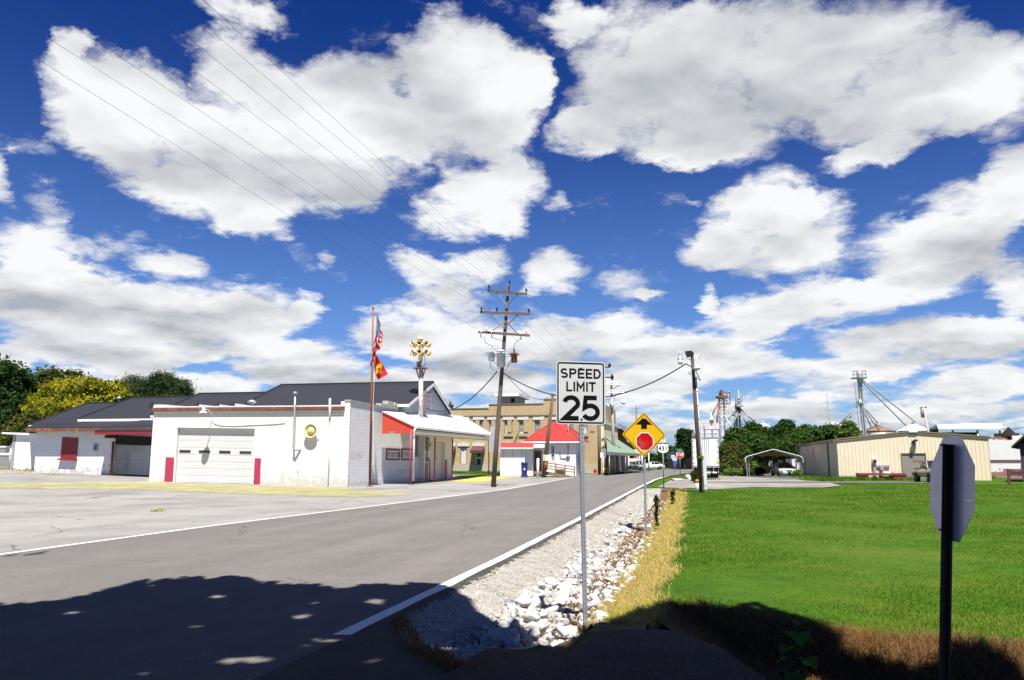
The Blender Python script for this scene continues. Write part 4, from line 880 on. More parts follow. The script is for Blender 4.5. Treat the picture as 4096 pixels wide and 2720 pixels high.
# road lettering as strokes in a unit square (x 0..w, y 0..1)
GLYPH = {'S': (.62, [arc(.31, .745, .26, .255, 35, 180, 10) + arc(.31, .745, .26, .245, 180, 262, 6)[1:] + arc(.31, .255, .27, .245, 82, -90, 12)[1:] + arc(.31, .255, .27, .255, -90, -150, 6)[1:]]),
 'P': (.62, [[(.06, 0), (.06, 1)], [(.06, 1)] + arc(.34, .74, .25, .26, 90, -90, 12) + [(.06, .48)]]),
 'E': (.56, [[(.06, 0), (.06, 1)], [(.06, 1), (.54, 1)], [(.06, .5), (.49, .5)], [(.06, 0), (.54, 0)]]),
 'D': (.64, [[(.06, 0), (.06, 1)], [(.06, 1), (.28, 1)] + arc(.28, .5, .31, .5, 90, -90, 16)[1:] + [(.06, 0)]]),
 'L': (.52, [[(.06, 1), (.06, 0), (.50, 0)]]), 'I': (.12, [[(.06, 0), (.06, 1)]]),
 'M': (.76, [[(.06, 0), (.06, 1), (.38, .36), (.70, 1), (.70, 0)]]), 'T': (.56, [[(.0, 1), (.56, 1)], [(.28, 1), (.28, 0)]]),
 'O': (.66, [arc(.33, .5, .27, .5, 90, 450, 28)]),
 '2': (.62, [arc(.31, .71, .26, .29, 165, -20, 16) + [(.06, .0), (.60, 0)]]), '5': (.62, [[(.55, 1), (.12, 1), (.08, .52)] + arc(.30, .31, .28, .31, 128, -90, 16) + arc(.30, .31, .28, .31, -90, -152, 5)[1:]])}
def strokes(txt, size, F, s, h, o, sw, sx=1.0, gap=.16):
    wd = sum(GLYPH[c][0] for c in txt) + gap * (len(txt) - 1); x = -wd / 2; mb = MB(); iv = 0
    for c in txt:
        for ln in GLYPH[c][1]:
            iv += 1; pts = [V((x + a) * size * sx, (b - .5) * size, 0) for a, b in ln]; n = len(pts); L_, R_ = [], []
            for k in range(n):
                d0 = (pts[k] - pts[max(k - 1, 0)]); d1 = (pts[min(k + 1, n - 1)] - pts[k]); d0 = d0.normalized() if d0.length else d1.normalized(); d1 = d1.normalized() if d1.length else d0
                m_ = d0 + d1; m_.normalize(); nn = V(-m_.y, m_.x, 0); kk = sw / 2 / max(.35, nn.dot(V(-d0.y, d0.x, 0)))
                e_ = (-d1 * sw / 2 * .9 if k == 0 else d0 * sw / 2 * .9 if k == n - 1 else V(0, 0, 0)) if txt != '25' and c not in 'S' else V(0, 0, 0)
                L_.append(pts[k] + nn * kk + e_); R_.append(pts[k] - nn * kk + e_)
            for sd_, zz_ in ((1, o + .0010 + iv * .00004),):
                vs = [F.p(s + p.x, zz_, h + p.y) for p in L_ + R_]; mb.add(vs, [(k, k + 1, n + k + 1, n + k) for k in range(n - 1)])
        x += GLYPH[c][0] + gap
    return mb
for txt, sz, hc, sw, sx in (('SPEED', .098, .236, .0230, 1.33), ('LIMIT', .098, .074, .0225, 1.27)): strokes(txt, sz, f, 0, hc, 0.0042, sw, sx, .20).build('lettering', m_signblack, pl)
strokes('25', .252, f, .0, -.186, 0.0042, .056, 1.29, .13).build('lettering', m_signblack, pl)
bolt(f, 0.0, hh - 0.075, 0.005, pl); bolt(f, 0.008, -hh + 0.075, 0.005, pl)
m_post = simple('galvanised_sign_post', (0.30, 0.32, 0.345), 0.5, 0.35, var=0.15, scale=5, dirt=(0.2, 0.2, 0.2))
w = MB(); tp = f.p(0.0, -0.030, hh - 0.04); perforated_post(w, base, f.uh, f.n, tp); w.build('sign_post', m_post, t)
# stop ahead warning sign
f = sign_frame(2576, 1739, 22.6, math.radians(7), math.radians(1.0)); base = at(2583, 2078, 22.7); base.z = zf(base.x, base.y) - 0.05
t = thing('stop_ahead_sign', 'yellow diamond stop ahead sign with red octagon and black arrow', 'road sign', base)
fd = Frame(f.o, (f.u + f.w).normalized(), n=f.n, up=(f.w - f.u).normalized()); a = 0.457
pl = plate(fd, -a, a, -a, a, 0.05, 0, 0.004).build('sign_panel', m_signyellow, t)
ring(fd, -a + .022, a - .022, -a + .022, a - .022, 0.035, 0.020, 0.0042, 0.0062).build('sign_border', simple('dark_red_border', (0.09, 0.008, 0.006), 0.4), pl)
w = MB(); f.poly(w, [(0, 0.50), (0.25, 0.285), (0.085, 0.285), (0.085, 0.165), (-0.085, 0.165), (-0.085, 0.285), (-0.25, 0.285)], 0.0042, 0.0062); w.build('arrow', m_signblack, pl)
def octa(F, r, c=(0, 0), o=0.0): return [F.p(c[0] + r * math.cos(math.radians(22.5 + 45 * k)), o, c[1] + r * math.sin(math.radians(22.5 + 45 * k))) for k in range(8)]
w = MB(); w.prism(octa(f, 0.278, (0.02, -0.19), 0.0042), f.n * 0.002); w.build('octagon_border', m_signwhite2, pl)
w = MB(); w.prism(octa(f, 0.256, (0.02, -0.19), 0.0064), f.n * 0.002); w.build('octagon', m_signred, pl)
bolt(f, 0.01, 0.46, 0.005, pl, 0.02); bolt(f, 0.015, -0.50, 0.005, pl, 0.02)
w = MB(); perforated_post(w, base, f.uh, f.n, f.p(0.0, -0.032, 0.55), 0.055); w.build('sign_post', m_post, t)
# junction 431 shield
Yj = 48.5; f = sign_frame(2652, 1793, Yj, math.radians(8)); base = at(2655, 1943, Yj); base.z = zf(base.x, base.y)
t = thing('route_sign', 'black and white 431 shield sign under a JCT plate beyond the yellow diamond', 'road sign', base)
pl = plate(f, -.385, .385, -.305, .305, 0.03, 0, 0.004).build('sign_panel', m_signblack, t)
prof = [(-.30, .27), (-.15, .235), (0, .285), (.15, .235), (.30, .27), (.355, .17), (.315, .05), (.35, -.07), (.30, -.20), (.15, -.265), (0, -.295), (-.15, -.265), (-.30, -.20), (-.35, -.07), (-.315, .05), (-.355, .17)]
w = MB(); f.poly(w, prof, 0.0042, 0.0062); w.build('shield', m_signwhite2, pl)
text_mb('431', 0.36, f, 0.0, -0.02, 0.0066, bold=0.008, depth=0.0016, sx=0.98, spacing=1.1).build('lettering', m_signblack, pl)
w = plate(f, -.34, .21, .335, .62, 0.03, 0, 0.004); jp = w.build('junction_panel', m_signwhite2, t); ring(f, -.33, .20, .345, .61, .025, .014, .0042, .0062).build('sign_border', m_signblack, jp)
text_mb('JCT', 0.24, f, -0.065, 0.478, 0.0044, bold=0.004, depth=0.0016, spacing=1.08).build('lettering', m_signblack, jp)
w = MB(); w.tube(base, f.p(0, -0.04, 0.55), 0.036, n=8); w.build('sign_post', m_post, t)
# stop sign with a green street name blade
Yt = 93; f = sign_frame(2720, 1818, Yt, math.radians(4)); base = at(2721, 1898, Yt); base.z = zf(base.x, base.y)
t = thing('stop_sign', 'red octagonal stop sign under a green street name blade at the far corner', 'road sign', base)
w = MB(); w.prism(octa(f, 0.50, (0, 0), 0), f.n * 0.006); pl = w.build('sign_panel', m_signwhite2, t)
w = MB(); w.prism(octa(f, 0.465, (0, 0), 0.0064), f.n * 0.004); w.build('sign_field', m_signred, pl)
strokes('STOP', .34, f, 0, 0, 0.012, .062, .86, .20).build('lettering', m_signwhite2, pl)
w = MB(); f.box(w, -.55, .30, -.01, .01, .52, .68); w.build('street_name_blade', simple('green_sheeting', (0.0, 0.25, 0.16), 0.4), t)
w = MB(); w.tube(base, f.p(0, -0.04, 0.52), 0.04, n=8); w.build('sign_post', M['galvdull'], t)
# route assembly with white and blue plates beyond
f = sign_frame(2695, 1838, 118, math.radians(10)); base = at(2698, 1885, 118)
t = thing('route_assembly', 'white route shields and blue plate on two posts beside the stop sign', 'road sign', base)
for (s0, s1, h0, h1, mm, nm) in ((-.38, .12, .15, .65, m_signwhite2, 'shield_panel'), (-.2, .5, -.15, .12, m_signwhite2, 'arrow_panel'), (-.08, .5, -.6, -.18, simple('blue_sheeting', (0.03, 0.12, 0.45), 0.4), 'blue_panel'), (-.05, .2, -.85, -.62, MATS['blue_sheeting'], 'blue_panel')):
    w = MB(); f.box(w, s0, s1, 0, .01, h0, h1); pl = w.build(nm, mm, t)
    if nm == 'shield_panel': text_mb('431', .26, f, -.13, .4, .0105, bold=.006, depth=.003).build('lettering', m_signblack, pl)
    if nm == 'arrow_panel': w = MB(); f.box(w, -.08, .3, .0105, .014, -.05, .0); w.build('arrow', m_signblack, pl)
for s in (0.05, 0.32): w = MB(); w.tube(f.p(s, -.05, -1.75), f.p(s, -.05, .5), .04, n=7); w.build('sign_post', M['galv'], t)
# the stop sign on the right, seen from behind
Yr = 5.75
top = at(3788, 1776, Yr); foot = at(3764, 2715, Yr - 0.02); foot.z -= 0.15
lean_ax = (top - foot).normalized(); un = V(-0.117, -0.993, 0).normalized(); un = (un - lean_ax * un.dot(lean_ax)).normalized(); nb = un.cross(lean_ax).normalized()
if nb.x > 0: nb = -nb
c = at(3808, 1953, Yr); f = Frame(c, un, n=nb, up=lean_ax); f.uh = un
t = thing('stop_sign', 'bare metal back of an octagonal sign on a dark post at the near right', 'road sign', foot)
w = MB(); w.prism(octa(f, 0.40, (-0.02, 0), 0), -f.n * 0.003); pl = w.build('sign_panel', M['alu'], t)
w = MB(); f.box(w, -0.375, 0.34, 0.0, 0.0015, -0.085, -0.078); w.build('panel_seam', simple('scratched_aluminium', (0.55, 0.57, 0.6), 0.3, 0.6), pl)
w = MB(); w.prism(octa(f, 0.385, (-0.02, 0), -0.0034), -f.n * 0.001); w.build('sign_field', m_signred, pl)
m_uch = simple('dark_channel_post', (0.010, 0.010, 0.011), 0.75, 0.0, var=0.2, scale=8)  # dark channel steel, taken nearer black to hold the post's deep shade
cs_ = -0.03; o_ = 0.003
uprof = [(-.042, .034), (-.030, .034), (-.024, .006), (.024, .006), (.030, .034), (.042, .034), (.042, .040), (.026, .040), (.020, .012), (-.020, .012), (-.026, .040), (-.042, .040)]
lo_ = (foot - f.o).dot(lean_ax) - 0.3; hi_ = (top - f.o).dot(lean_ax)
pu = V(1, 0, 0); pu = (pu - lean_ax * pu.dot(lean_ax)).normalized(); pn = pu.cross(lean_ax).normalized()
if pn.y > 0: pn = -pn
ctr = lambda h: foot + lean_ax * (h - lo_ - 0.3)
w = MB(); w.prism([foot - lean_ax * 0.3 + pu * (a_ * 0.95) + pn * (b_ - 0.02) for a_, b_ in uprof], top - foot + lean_ax * 0.3); w.build('sign_post', m_uch, t)
for hb in (0.30, -0.30):
    w = MB(); p_ = foot + lean_ax * (((f.o - foot).dot(lean_ax)) + hb); w.tube(p_ - pu * 0.05, p_ + pu * 0.06, 0.007, n=6); w.build('bolt', m_uch, t)

# ------------------------------------------------------------------ flagpole and flags
fb_ = at(1479, 1943, 51.3); fb_.z = zf(fb_.x, fb_.y); ft_ = at(1492.5, 1236, 51.3)
t = thing('flagpole', 'tall rusty steel flagpole leaning before the white side wall', 'flagpole', fb_)
w = MB(); w.tube(fb_, ft_, 0.085, 0.042, 12); w.lathe(fb_, (0, 0, 1), [(0, .2), (.06, .18), (.08, .1)], 12); w.build('pole', M['rustpole'], t)
w = MB(); w.lathe(ft_, (0, 0, 1), [(0, .05), (.05, .08), (.1, .05), (.2, .02), (.22, .0)], 10); w.tube(ft_ + V(0, 0, -0.35), ft_ + V(.42, 0, -0.35), .025, n=6); w.build('truck', M['rustpole'], t)
w = MB(); w.path([ft_ + V(.30, -.02, -.35), at(1493, 1600, 51.25), fb_ + V(.18, -.03, 1.3)], .012, 5); w.build('halyard', M['white'], t)
def flag_mat(name, kind):
    m = mat_new(name); t = NT(m); uv = t.new('ShaderNodeUVMap').outputs[0]; s = t.new('ShaderNodeSeparateXYZ'); t.l.new(uv, s.inputs[0]); u, v = s.outputs[0], s.outputs[1]
    if kind == 'stripes':
        st_ = t.math('LESS_THAN', t.math('FRACT', t.math('MULTIPLY', t.math('SUBTRACT', 1.0, v), 6.5)), 0.5)
        c = t.mix(st_, (0.72, 0.70, 0.68), (0.60, 0.018, 0.04))
        can_ = t.math('MULTIPLY', t.math('LESS_THAN', u, 0.42), t.math('GREATER_THAN', v, 0.462))
        vo = t.new('ShaderNodeTexVoronoi'); mp = t.new('ShaderNodeMapping'); mp.inputs['Scale'].default_value = (26, 16.7, 1); t.l.new(uv, mp.inputs[0]); t.l.new(mp.outputs[0], vo.inputs[0]); vo.inputs['Scale'].default_value = 1.0; vo.inputs['Randomness'].default_value = 0.15
        c = t.mix(can_, c, t.mix(t.math('LESS_THAN', vo.outputs['Distance'], 0.30), (0.03, 0.04, 0.24), (0.72, 0.72, 0.74)))
    else:
        du, dv = t.math('SUBTRACT', u, 0.5), t.math('SUBTRACT', v, 0.5)
        r = t.math('SQRT', t.math('ADD', t.math('MULTIPLY', t.math('MULTIPLY', du, du), 2.2), t.math('MULTIPLY', dv, dv)))
        an_ = t.math('ARCTAN2', dv, t.math('MULTIPLY', du, 1.48)); lob = t.math('ABSOLUTE', t.math('COSINE', t.math('MULTIPLY', an_, 2.0)))
        k = t.math('LESS_THAN', r, t.math('MULTIPLY_ADD', t.math('POWER', lob, 0.7), 0.30, 0.13))
        c = t.mix(k, (0.70, 0.028, 0.05), (0.85, 0.58, 0.02)); c = t.mix(t.math('LESS_THAN', r, 0.11), c, (0.70, 0.028, 0.05))
    t.out(c, 0.75, None, spec=0.2, transl=c); return m
def cloth(name, pts_fn, nu, nv, m, parent=None):
    vs, uvs = [], []
    for j in range(nv + 1):
        for i in range(nu + 1): u, v = i / nu, j / nv; vs.append(pts_fn(u, v)); uvs.append((u, v))
    fs = [(j * (nu + 1) + i, j * (nu + 1) + i + 1, (j + 1) * (nu + 1) + i + 1, (j + 1) * (nu + 1) + i) for j in range(nv) for i in range(nu)]
    org = ORG[parent.name] if parent is not None else Vector(vs[nv * (nu + 1)])
    me = bpy.data.meshes.new(name); me.from_pydata([tuple(Vector(v) - org) for v in vs], [], fs)
    ul = me.uv_layers.new(name='UVMap')
    for p in me.polygons:
        p.use_smooth = True
        for li in p.loop_indices: ul.data[li].uv = uvs[me.loops[li].vertex_index]
    me.materials.append(m); o = bpy.data.objects.new(name, me); COL.objects.link(o); o.location = org if parent is None else (0, 0, 0)
    if parent is not None: o.parent = parent
    ORG[o.name] = org; return o
def P51(px, py, dy=0.0): return at(px, py, 51.2 + dy)
# limp flag: the hoist runs up the halyard, the fly hangs down in deep folds
def lerp4(tab, k):
    xs = [a for a, _ in tab]; return [float(np.interp(k, xs, [b[i] for _, b in tab])) for i in range(2)]
hoist = [(0, (1500, 1415)), (1, (1507, 1252))]
flyed = [(0, (1486, 1482)), (0.3, (1496, 1440)), (0.55, (1524, 1392)), (1, (1529, 1360))]
midd = [(0, (1480, 1430)), (0.4, (1486, 1385)), (0.7, (1519, 1345)), (1, (1526, 1300))]
def usf(u, v):
    h, m_, f_ = lerp4(hoist, v), lerp4(midd, v), lerp4(flyed, v)
    b = [(1 - u) ** 2 * h[i] + 2 * u * (1 - u) * m_[i] + u * u * f_[i] for i in range(2)]
    return P51(b[0] + 5.0 * u * math.sin(u * 15 + v * 2), b[1], 0.26 * u * math.sin(u * 17 + v * 2.5) + 0.06 * math.sin(v * 9))
o = cloth('flag', usf, 40, 26, flag_mat('striped_flag_cloth', 'stripes'))
tag(o, 'limp striped flag with starred blue corner hanging on the rusty flagpole', 'flag')
hoist2 = [(0, (1495, 1478)), (1, (1500, 1412))]; fly2 = [(0, (1514, 1517)), (1, (1553, 1496))]
def fdf(u, v):
    h, f_ = lerp4(hoist2, v), lerp4(fly2, v); mx = [(h[0] + f_[0]) / 2 + (-6 if v < .5 else 4), (h[1] + f_[1]) / 2 + 2]
    b = [(1 - u) ** 2 * h[i] + 2 * u * (1 - u) * mx[i] + u * u * f_[i] for i in range(2)]
    return P51(b[0], b[1] + 1.5 * math.sin(u * 9), 0.16 * math.sin(u * 8 + v * 2) + 0.1)
o = cloth('flag', fdf, 30, 20, flag_mat('red_flag_cloth', 'cross')); tag(o, 'red flag with yellow cross hanging below the striped flag', 'flag')

# ------------------------------------------------------------------ warning siren
sb = at(1683, 1668, 62.0); s_top = at(1684, 1475, 62.0)
t = thing('warning_siren', 'twelve horn cream siren on a rusty white pole above the canopy', 'siren', sb)
w = MB(); w.tube(sb - V(0, 0, 0.6), s_top, 0.20, 0.165, 14); w.build('pole', M['rustwhite'], t)
c_ = at(1683, 1475, 62.0); w = MB(); w.lathe(c_, (0, 0, 1), [(0, .2), (.02, .58), (.07, .58), (.09, .2)], 8)
for k in range(4): a = math.radians(45 + 90 * k); dr = V(math.cos(a), math.sin(a), 0); w.tube(c_ + dr * .5, c_ - V(0, 0, .7) + dr * .22, .03, n=5)
w.build('platform', M['rustpole'], t)
c2 = at(1683, 1440, 62.0); w = MB(); w.tube(c_ + V(0, 0, .05), c2, .10, n=10); w.tube(c_ + V(-.22, 0, .1), c_ + V(-.22, 0, .55), .12, n=8); w.path([c_ + V(.15, 0, .05), c_ + V(.35, 0, .4), c_ + V(.32, 0, .9), c_ + V(.1, 0, 1.3)], .03, 6); w.build('motor', M['galvdull'], t)
top_ = at(1681, 1342, 62.0); w = MB(); w.tube(c2 - V(0, 0, .1), top_ - V(0, 0, .25), .17, n=14); w.lathe(top_ - V(0, 0, .3), (0, 0, 1), [(0, .30), (.02, .30), (.2, .10), (.32, .02)], 14); w.build('rotor', M['cream'], t)
for py, ph in ((1377, 0.0), (1411, 0.0)):
    cc = at(1682, py, 62.0)
    for k in range(6 if ph else 8):
        a = 2 * math.pi * k / 8 - math.pi / 2 - 0.03; dr = V(math.cos(a), math.sin(a), 0)
        w = MB(); w.lathe(cc + dr * 0.12, dr, [(0, .07), (.25, .09), (.48, .13), (.66, .195), (.70, .205), (.68, .185), (.5, .115), (.3, .08)], 14, caps=False); h_ = w.build('horn', M['cream'], t)
        w = MB(); w.lathe(cc + dr * 0.50, dr, [(0, .10), (.01, .10)], 12); w.build('horn_throat', M['darkin'], h_)

# ------------------------------------------------------------------ big utility pole
def R4(x, y): return 1750 + .5613 * x, 1080 + .5613 * y
YP = 50.4; ub = at(1972, 1943, YP); ub.z = zf(ub.x, ub.y); ut = at(2034.5, 1133, YP)
t = thing('utility_pole', 'tall leaning wooden utility pole with three crossarms and transformers', 'utility pole', ub)
w = MB(); w.path([ub - V(0, 0, .3)] + [ub.lerp(ut, k) for k in (.25, .5, .75, 1)], [.16, .145, .13, .11, .08], 12); w.build('pole', M['wood_pole'], t)
YF = YP - 0.25
INS = {}
arms = [('top', (355, 147), (640, 171)), ('mid', (303, 300), (660, 314)), ('low', (290, 441), (658, 467))]
for nm, a, b in arms:
    pa, pb = at(*R4(*a), YF + 0.5 * 0.2), at(*R4(*b), YF - 0.5 * 0.2); w = MB(); ax = (pb - pa); up = V(0, 0, .14)
    w.par(pa - V(0, .06, .07), ax, V(0, .12, 0), up); arm_ = w.build('crossarm', M['wood_pole'], t)
    mid_ = pa.lerp(pb, .5); drop = -1.0 if nm != 'low' else 0.95
    for k in (.22, .78):
        w = MB(); q = pa.lerp(pb, k); w.tube(q, V(ut.x + (ub.x - ut.x) * (ut.z - mid_.z - drop * .9) / (ut.z - ub.z), YF + .05, mid_.z + drop * .9), .035, n=6); w.build('brace', M['galvdull'] if k < .5 else M['wood_pole'], arm_)
def insulator(p, h=.30, m=None, parent=None):
    w = MB(); prof = [(0, .025), (.10, .03)]
    for k in range(4): z = .10 + k * h * .17; prof += [(z, .065), (z + h * .06, .072), (z + h * .10, .04)]
    prof += [(h * .95, .05), (h, .03)]; w.lathe(p, (0, 0, 1), prof, 10); return w.build('insulator', m or M['ceramic'], t)
for nm, x, y in (('tl', 367, 140), ('tt', 513, 108), ('tr', 632, 165), ('ml', 313, 297), ('mc', 423, 300), ('mr', 650, 309)):
    p = at(*R4(x, y), YF); insulator(p); INS[nm] = p + V(0, 0, .30)
for x, y in ((305, 437), (383, 440), (590, 452), (352, 440), (633, 455)):
    p = at(*R4(x, y), YF - .06); w = MB()
    if x in (305, 383, 590):
        w.tube(p + V(-.05, 0, .22), p + V(.06, -.05, -.42), .035, n=8); w.tube(p + V(-.22, 0, .10), p + V(.14, 0, .0), .022, n=6); w.build('fuse_cutout', M['galv'], t)
    else: w.tube(p, p + V(0, 0, .30), .035, n=8); w.build('arrester', M['steelblue'], t)
INS['ll'] = at(*R4(300, 432), YF)
def can_(cx_, cy0, cy1, r, m, nm, Y):
    a, b = at(*R4(cx_, cy1), Y), at(*R4(cx_, cy0), Y); h = b.z - a.z; w = MB()
    w.lathe(a, (0, 0, 1), [(0, r * .9), (.03, r), (h * .92, r), (h * .93, r * 1.07), (h * .97, r * 1.07), (h, r * .8), (h + .06, r * .2)], 18); tr = w.build(nm, m, t)
    w = MB()
    for k in range(4): a_ = math.radians(-20 - 45 * k); p = a + V(math.cos(a_) * r, math.sin(a_) * r, h * .78); w.lathe(p, (math.cos(a_), math.sin(a_), .25), [(0, .05), (.10, .06), (.16, .03)], 8)
    w.tube(b, b + V(.0, 0, .32), .06, .04, 8); w.build('bushing', m if m is not M['rust'] else M['ceramic'], tr); return a, b
m_tank = simple('pale_grey_tank', (0.56, 0.58, 0.60), 0.4, 0.0, var=0.06); m_tank2 = simple('rusty_brown_tank', (0.20, 0.060, 0.035), 0.6, var=0.3, scale=4, dirt=(.35, .15, .08), dirt_amt=.8)
can_(452, 572, 692, .27, m_tank, 'transformer', YP - .42); can_(384, 577, 648, .20, m_tank, 'transformer', YP - .1)
can_(546, 590, 660, .20, m_tank2, 'transformer', YP - .3)
w = MB(); p = at(*R4(385, 612), YP - .1); q = at(*R4(548, 612), YP - .2); w.tube(p, q, .035, n=6); w.build('tank_bracket', M['galvdull'], t)
def sag_pts(a, b, sag, n=14): return [a.lerp(b, i / n) - V(0, 0, sag * 4 * (i / n) * (1 - i / n)) for i in range(n + 1)]
jm = [((330, 478), (345, 520), (385, 540), (397, 556)), ((595, 487), (570, 505), (548, 530), (541, 562)), ((388, 480), (420, 492), (455, 498), (478, 548)), ((375, 648), (378, 690), (400, 715), (440, 700)), ((390, 640), (395, 655), (420, 670), (440, 640)), ((470, 600), (455, 640), (470, 680), (480, 690)), ((520, 640), (495, 700), (480, 660), (485, 610)), ((525, 660), (500, 690), (478, 720), (450, 725))]
for pts in jm:
    w = MB(); w.path([at(*R4(*q), YP - .5) for q in pts], .016, 5); w.build('jumper_wire', M['cable'], t)
# ------------------------------------------------------------------ overhead lines
def line(a, b, sag, r, m, label, cat='cable', name='cable', n=16, group=None):
    w = MB(); w.path(sag_pts(a, b, sag, n), r, 5); o = w.build(name, m, None, loc=a); return tag(o, label, cat, group)
def ext(a, px, py, Y, Yend):
    q = at(px, py, Y); k = (Yend - a.y) / (q.y - a.y); return a + (q - a) * k
for nm, px, py, lab in (('ll', 0, 100, 'lowest thin overhead wire, left end of the lowest crossarm'), ('ml', 17, 0, 'thin overhead wire from the left end of the middle crossarm'), ('mc', 208, 0, 'thin overhead wire from the inner left insulator of the middle crossarm'),
                    ('tl', 455, 0, 'thin overhead wire from the left end of the top crossarm'), ('mr', 620, 0, 'thin overhead wire from the right end of the middle crossarm'), ('tt', 750, 0, 'thin overhead wire from the very top of the utility pole'), ('tr', 859, 0, 'thin overhead wire from the right end of the top crossarm')):
    a = INS[nm]; b = ext(a, px, py, 16.6, -6.0); line(a, b, 0.25, 0.0045, M['wire'], lab, 'power line', 'power_line', 20, 'power lines to the tall pole')
for nm, dx in (('tl', 0), ('tr', 0.0), ('mr', 0), ('ml', 0)):
    a = INS[nm]; b = a + V(13.5 + dx, 55, -1.0); line(a, b, 0.9, 0.006, M['wire'], {'tl': 'thin far span running on from the top crossarm, left side', 'tr': 'thin far span running on from the top crossarm, right side', 'mr': 'thin far span running on from the middle crossarm, right side', 'ml': 'thin far span running on from the middle crossarm, left side'}[nm], 'power line', 'power_line', 20, 'power lines beyond the tall pole')
pj = at(*R4(425, 722), YP - .2); gj = at(1705, 1633, 63.5)
line(pj, gj, 1.1, 0.036, M['cable'], 'thick black service cable sagging from the tall pole to the siren', 'service cable', 'service_cable')
# right hand light pole
lb = at(2804, 1964, 42.4); lb.z = zf(lb.x, lb.y); lt = at(2768, 1408, 42.4)
lj = at(2744, 1455, 42.2); pj2 = at(*R4(470, 735), YP - .2)
line(pj2, lj, 1.75, 0.036, M['cable'], 'thick black cable sagging across the street to the floodlight pole', 'service cable', 'service_cable', 24)
lpt = at(2211, 1577, 78); line(at(*R4(485, 738), YP - .2), lpt, 1.0, 0.02, M['cable'], 'thin drop wire from the tall pole to the leaning pole', 'service cable', 'service_cable')
t = thing('light_pole', 'dark leaning wooden pole with floodlight and white lamp at the lawn edge', 'light pole', lb)
w = MB(); w.path([lb - V(0, 0, .3), lb.lerp(lt, .5), lt], [.12, .105, .085], 12); w.build('pole', simple('creosote_pole_wood', (0.085, 0.052, 0.036), 0.85, var=.35, scale=2.5, dirt=(.03, .02, .015), dirt_amt=.7, bump=.4, bscale=25), t)
w = MB(); w.tube(lb + V(.15, -.05, 0), lt + V(.16, -.05, -1.4), .035, n=8)
for k in range(8): z = .12 + .1 * k; p = lb.lerp(lt, z) + V(.1, -.12, 0); w.tube(p, p + V(.16, .05, 0), .014, n=5)
w.build('conduit', M['steelblue'], t)
def R6(x, y): return 2650 + .389 * x, 1380 + .389 * y
Yl = 42.0; w = MB(); w.prism([at(*R6(241, 62), Yl), at(*R6(298, 58), Yl), at(*R6(322, 78), Yl), at(*R6(318, 112), Yl), at(*R6(262, 124), Yl)], (0, .32, 0)); w.build('floodlight', M['black'], t)
w = MB(); ar = [at(*R6(300, 165), Yl), at(*R6(270, 140), Yl), at(*R6(235, 130), Yl), at(*R6(198, 133), Yl)]; w.path(ar, .03, 7); al = w.build('lamp_arm', M['galv'], t)
lc = at(*R6(182, 160), Yl); w = MB(); w.lathe(lc + V(0, 0, .5), (0, 0, -1), [(-.02, .03), (.0, .06), (.16, .065), (.26, .07), (.32, .11), (.46, .145), (.48, .15)], 16); w.build('lamp_head', M['galv'], al)
w = MB(); w.lathe(lc + V(0, 0, .02), (0, 0, -1), [(0, .145), (.10, .14), (.22, .12), (.23, .03)], 16); w.build('lamp_lens', simple('frosted_lens', (.7, .7, .62), .3), al)
w = MB(); p = at(*R6(352, 245), Yl); w.lathe(p - V(0, 0, .1), (0, 0, 1), [(0, .05), (.1, .2), (.16, .2), (.2, .06)], 10); w.path([p, p + V(.35, 0, .25), p + V(.2, 0, -.2)], .02, 5)
for y in (118, 142): q = at(*R6(325, y), Yl); w.tube(q, q + V(.3, 0, .06), .025, n=5); w.lathe(q + V(.28, 0, .0), (0, 0, 1), [(0, .03), (.1, .05), (.14, .02)], 8)
w.build('weatherhead', M['steelblue'], t)
w = MB(); q = at(*R6(285, 232), Yl); w.path([lj, lj + V(.45, 0, -.25), lj + V(.75, 0, -.9), q + V(-.1, 0, -.3), q + V(.5, 0, .02)], .03, 6); w.build('drip_loop', M['cable'], t)
# pedestals by the pole
p = at(2816, 1930, 45.5); z0 = zf(p.x, p.y)
t = thing('electrical_pedestal', 'tall pale grey electrical box standing behind the floodlight pole', 'utility box', V(p.x, p.y, z0)); a, b = at(2809, 1930, 45.5), at(2823, 1838, 45.5)
w = MB(); w.box(a.x, b.x, 45.4, 45.65, z0, b.z); bd = w.build('box', simple('pale_grey_box', (.50, .54, .52), .5), t); w = MB(); w.box(a.x + .02, b.x - .02, 45.385, 45.398, z0 + .25, b.z * .55); w.build('box_door', simple('pale_grey_door', (.58, .6, .57), .5), bd)
p = at(2788, 1960, 42.2); z0 = zf(p.x, p.y); a, b = at(2782, 1950, 42.2), at(2795, 1921, 42.2)
t = thing('cable_marker', 'short pale green cable pedestal with orange cap beside the floodlight pole', 'utility marker', V(p.x, p.y, z0)); r = (b.x - a.x) / 2
w = MB(); w.tube(V((a.x + b.x) / 2, 42.2, z0), V((a.x + b.x) / 2, 42.2, b.z - .12), r, n=12); w.build('post', simple('pale_green_plastic', (.45, .52, .46), .5), t)
w = MB(); w.lathe(V((a.x + b.x) / 2, 42.2, b.z - .118), (0, 0, 1), [(0, r * 1.1), (.12, r * 1.1), (.16, r * .6)], 12); w.build('cap', simple('orange_plastic', (.65, .16, .04), .5), t)
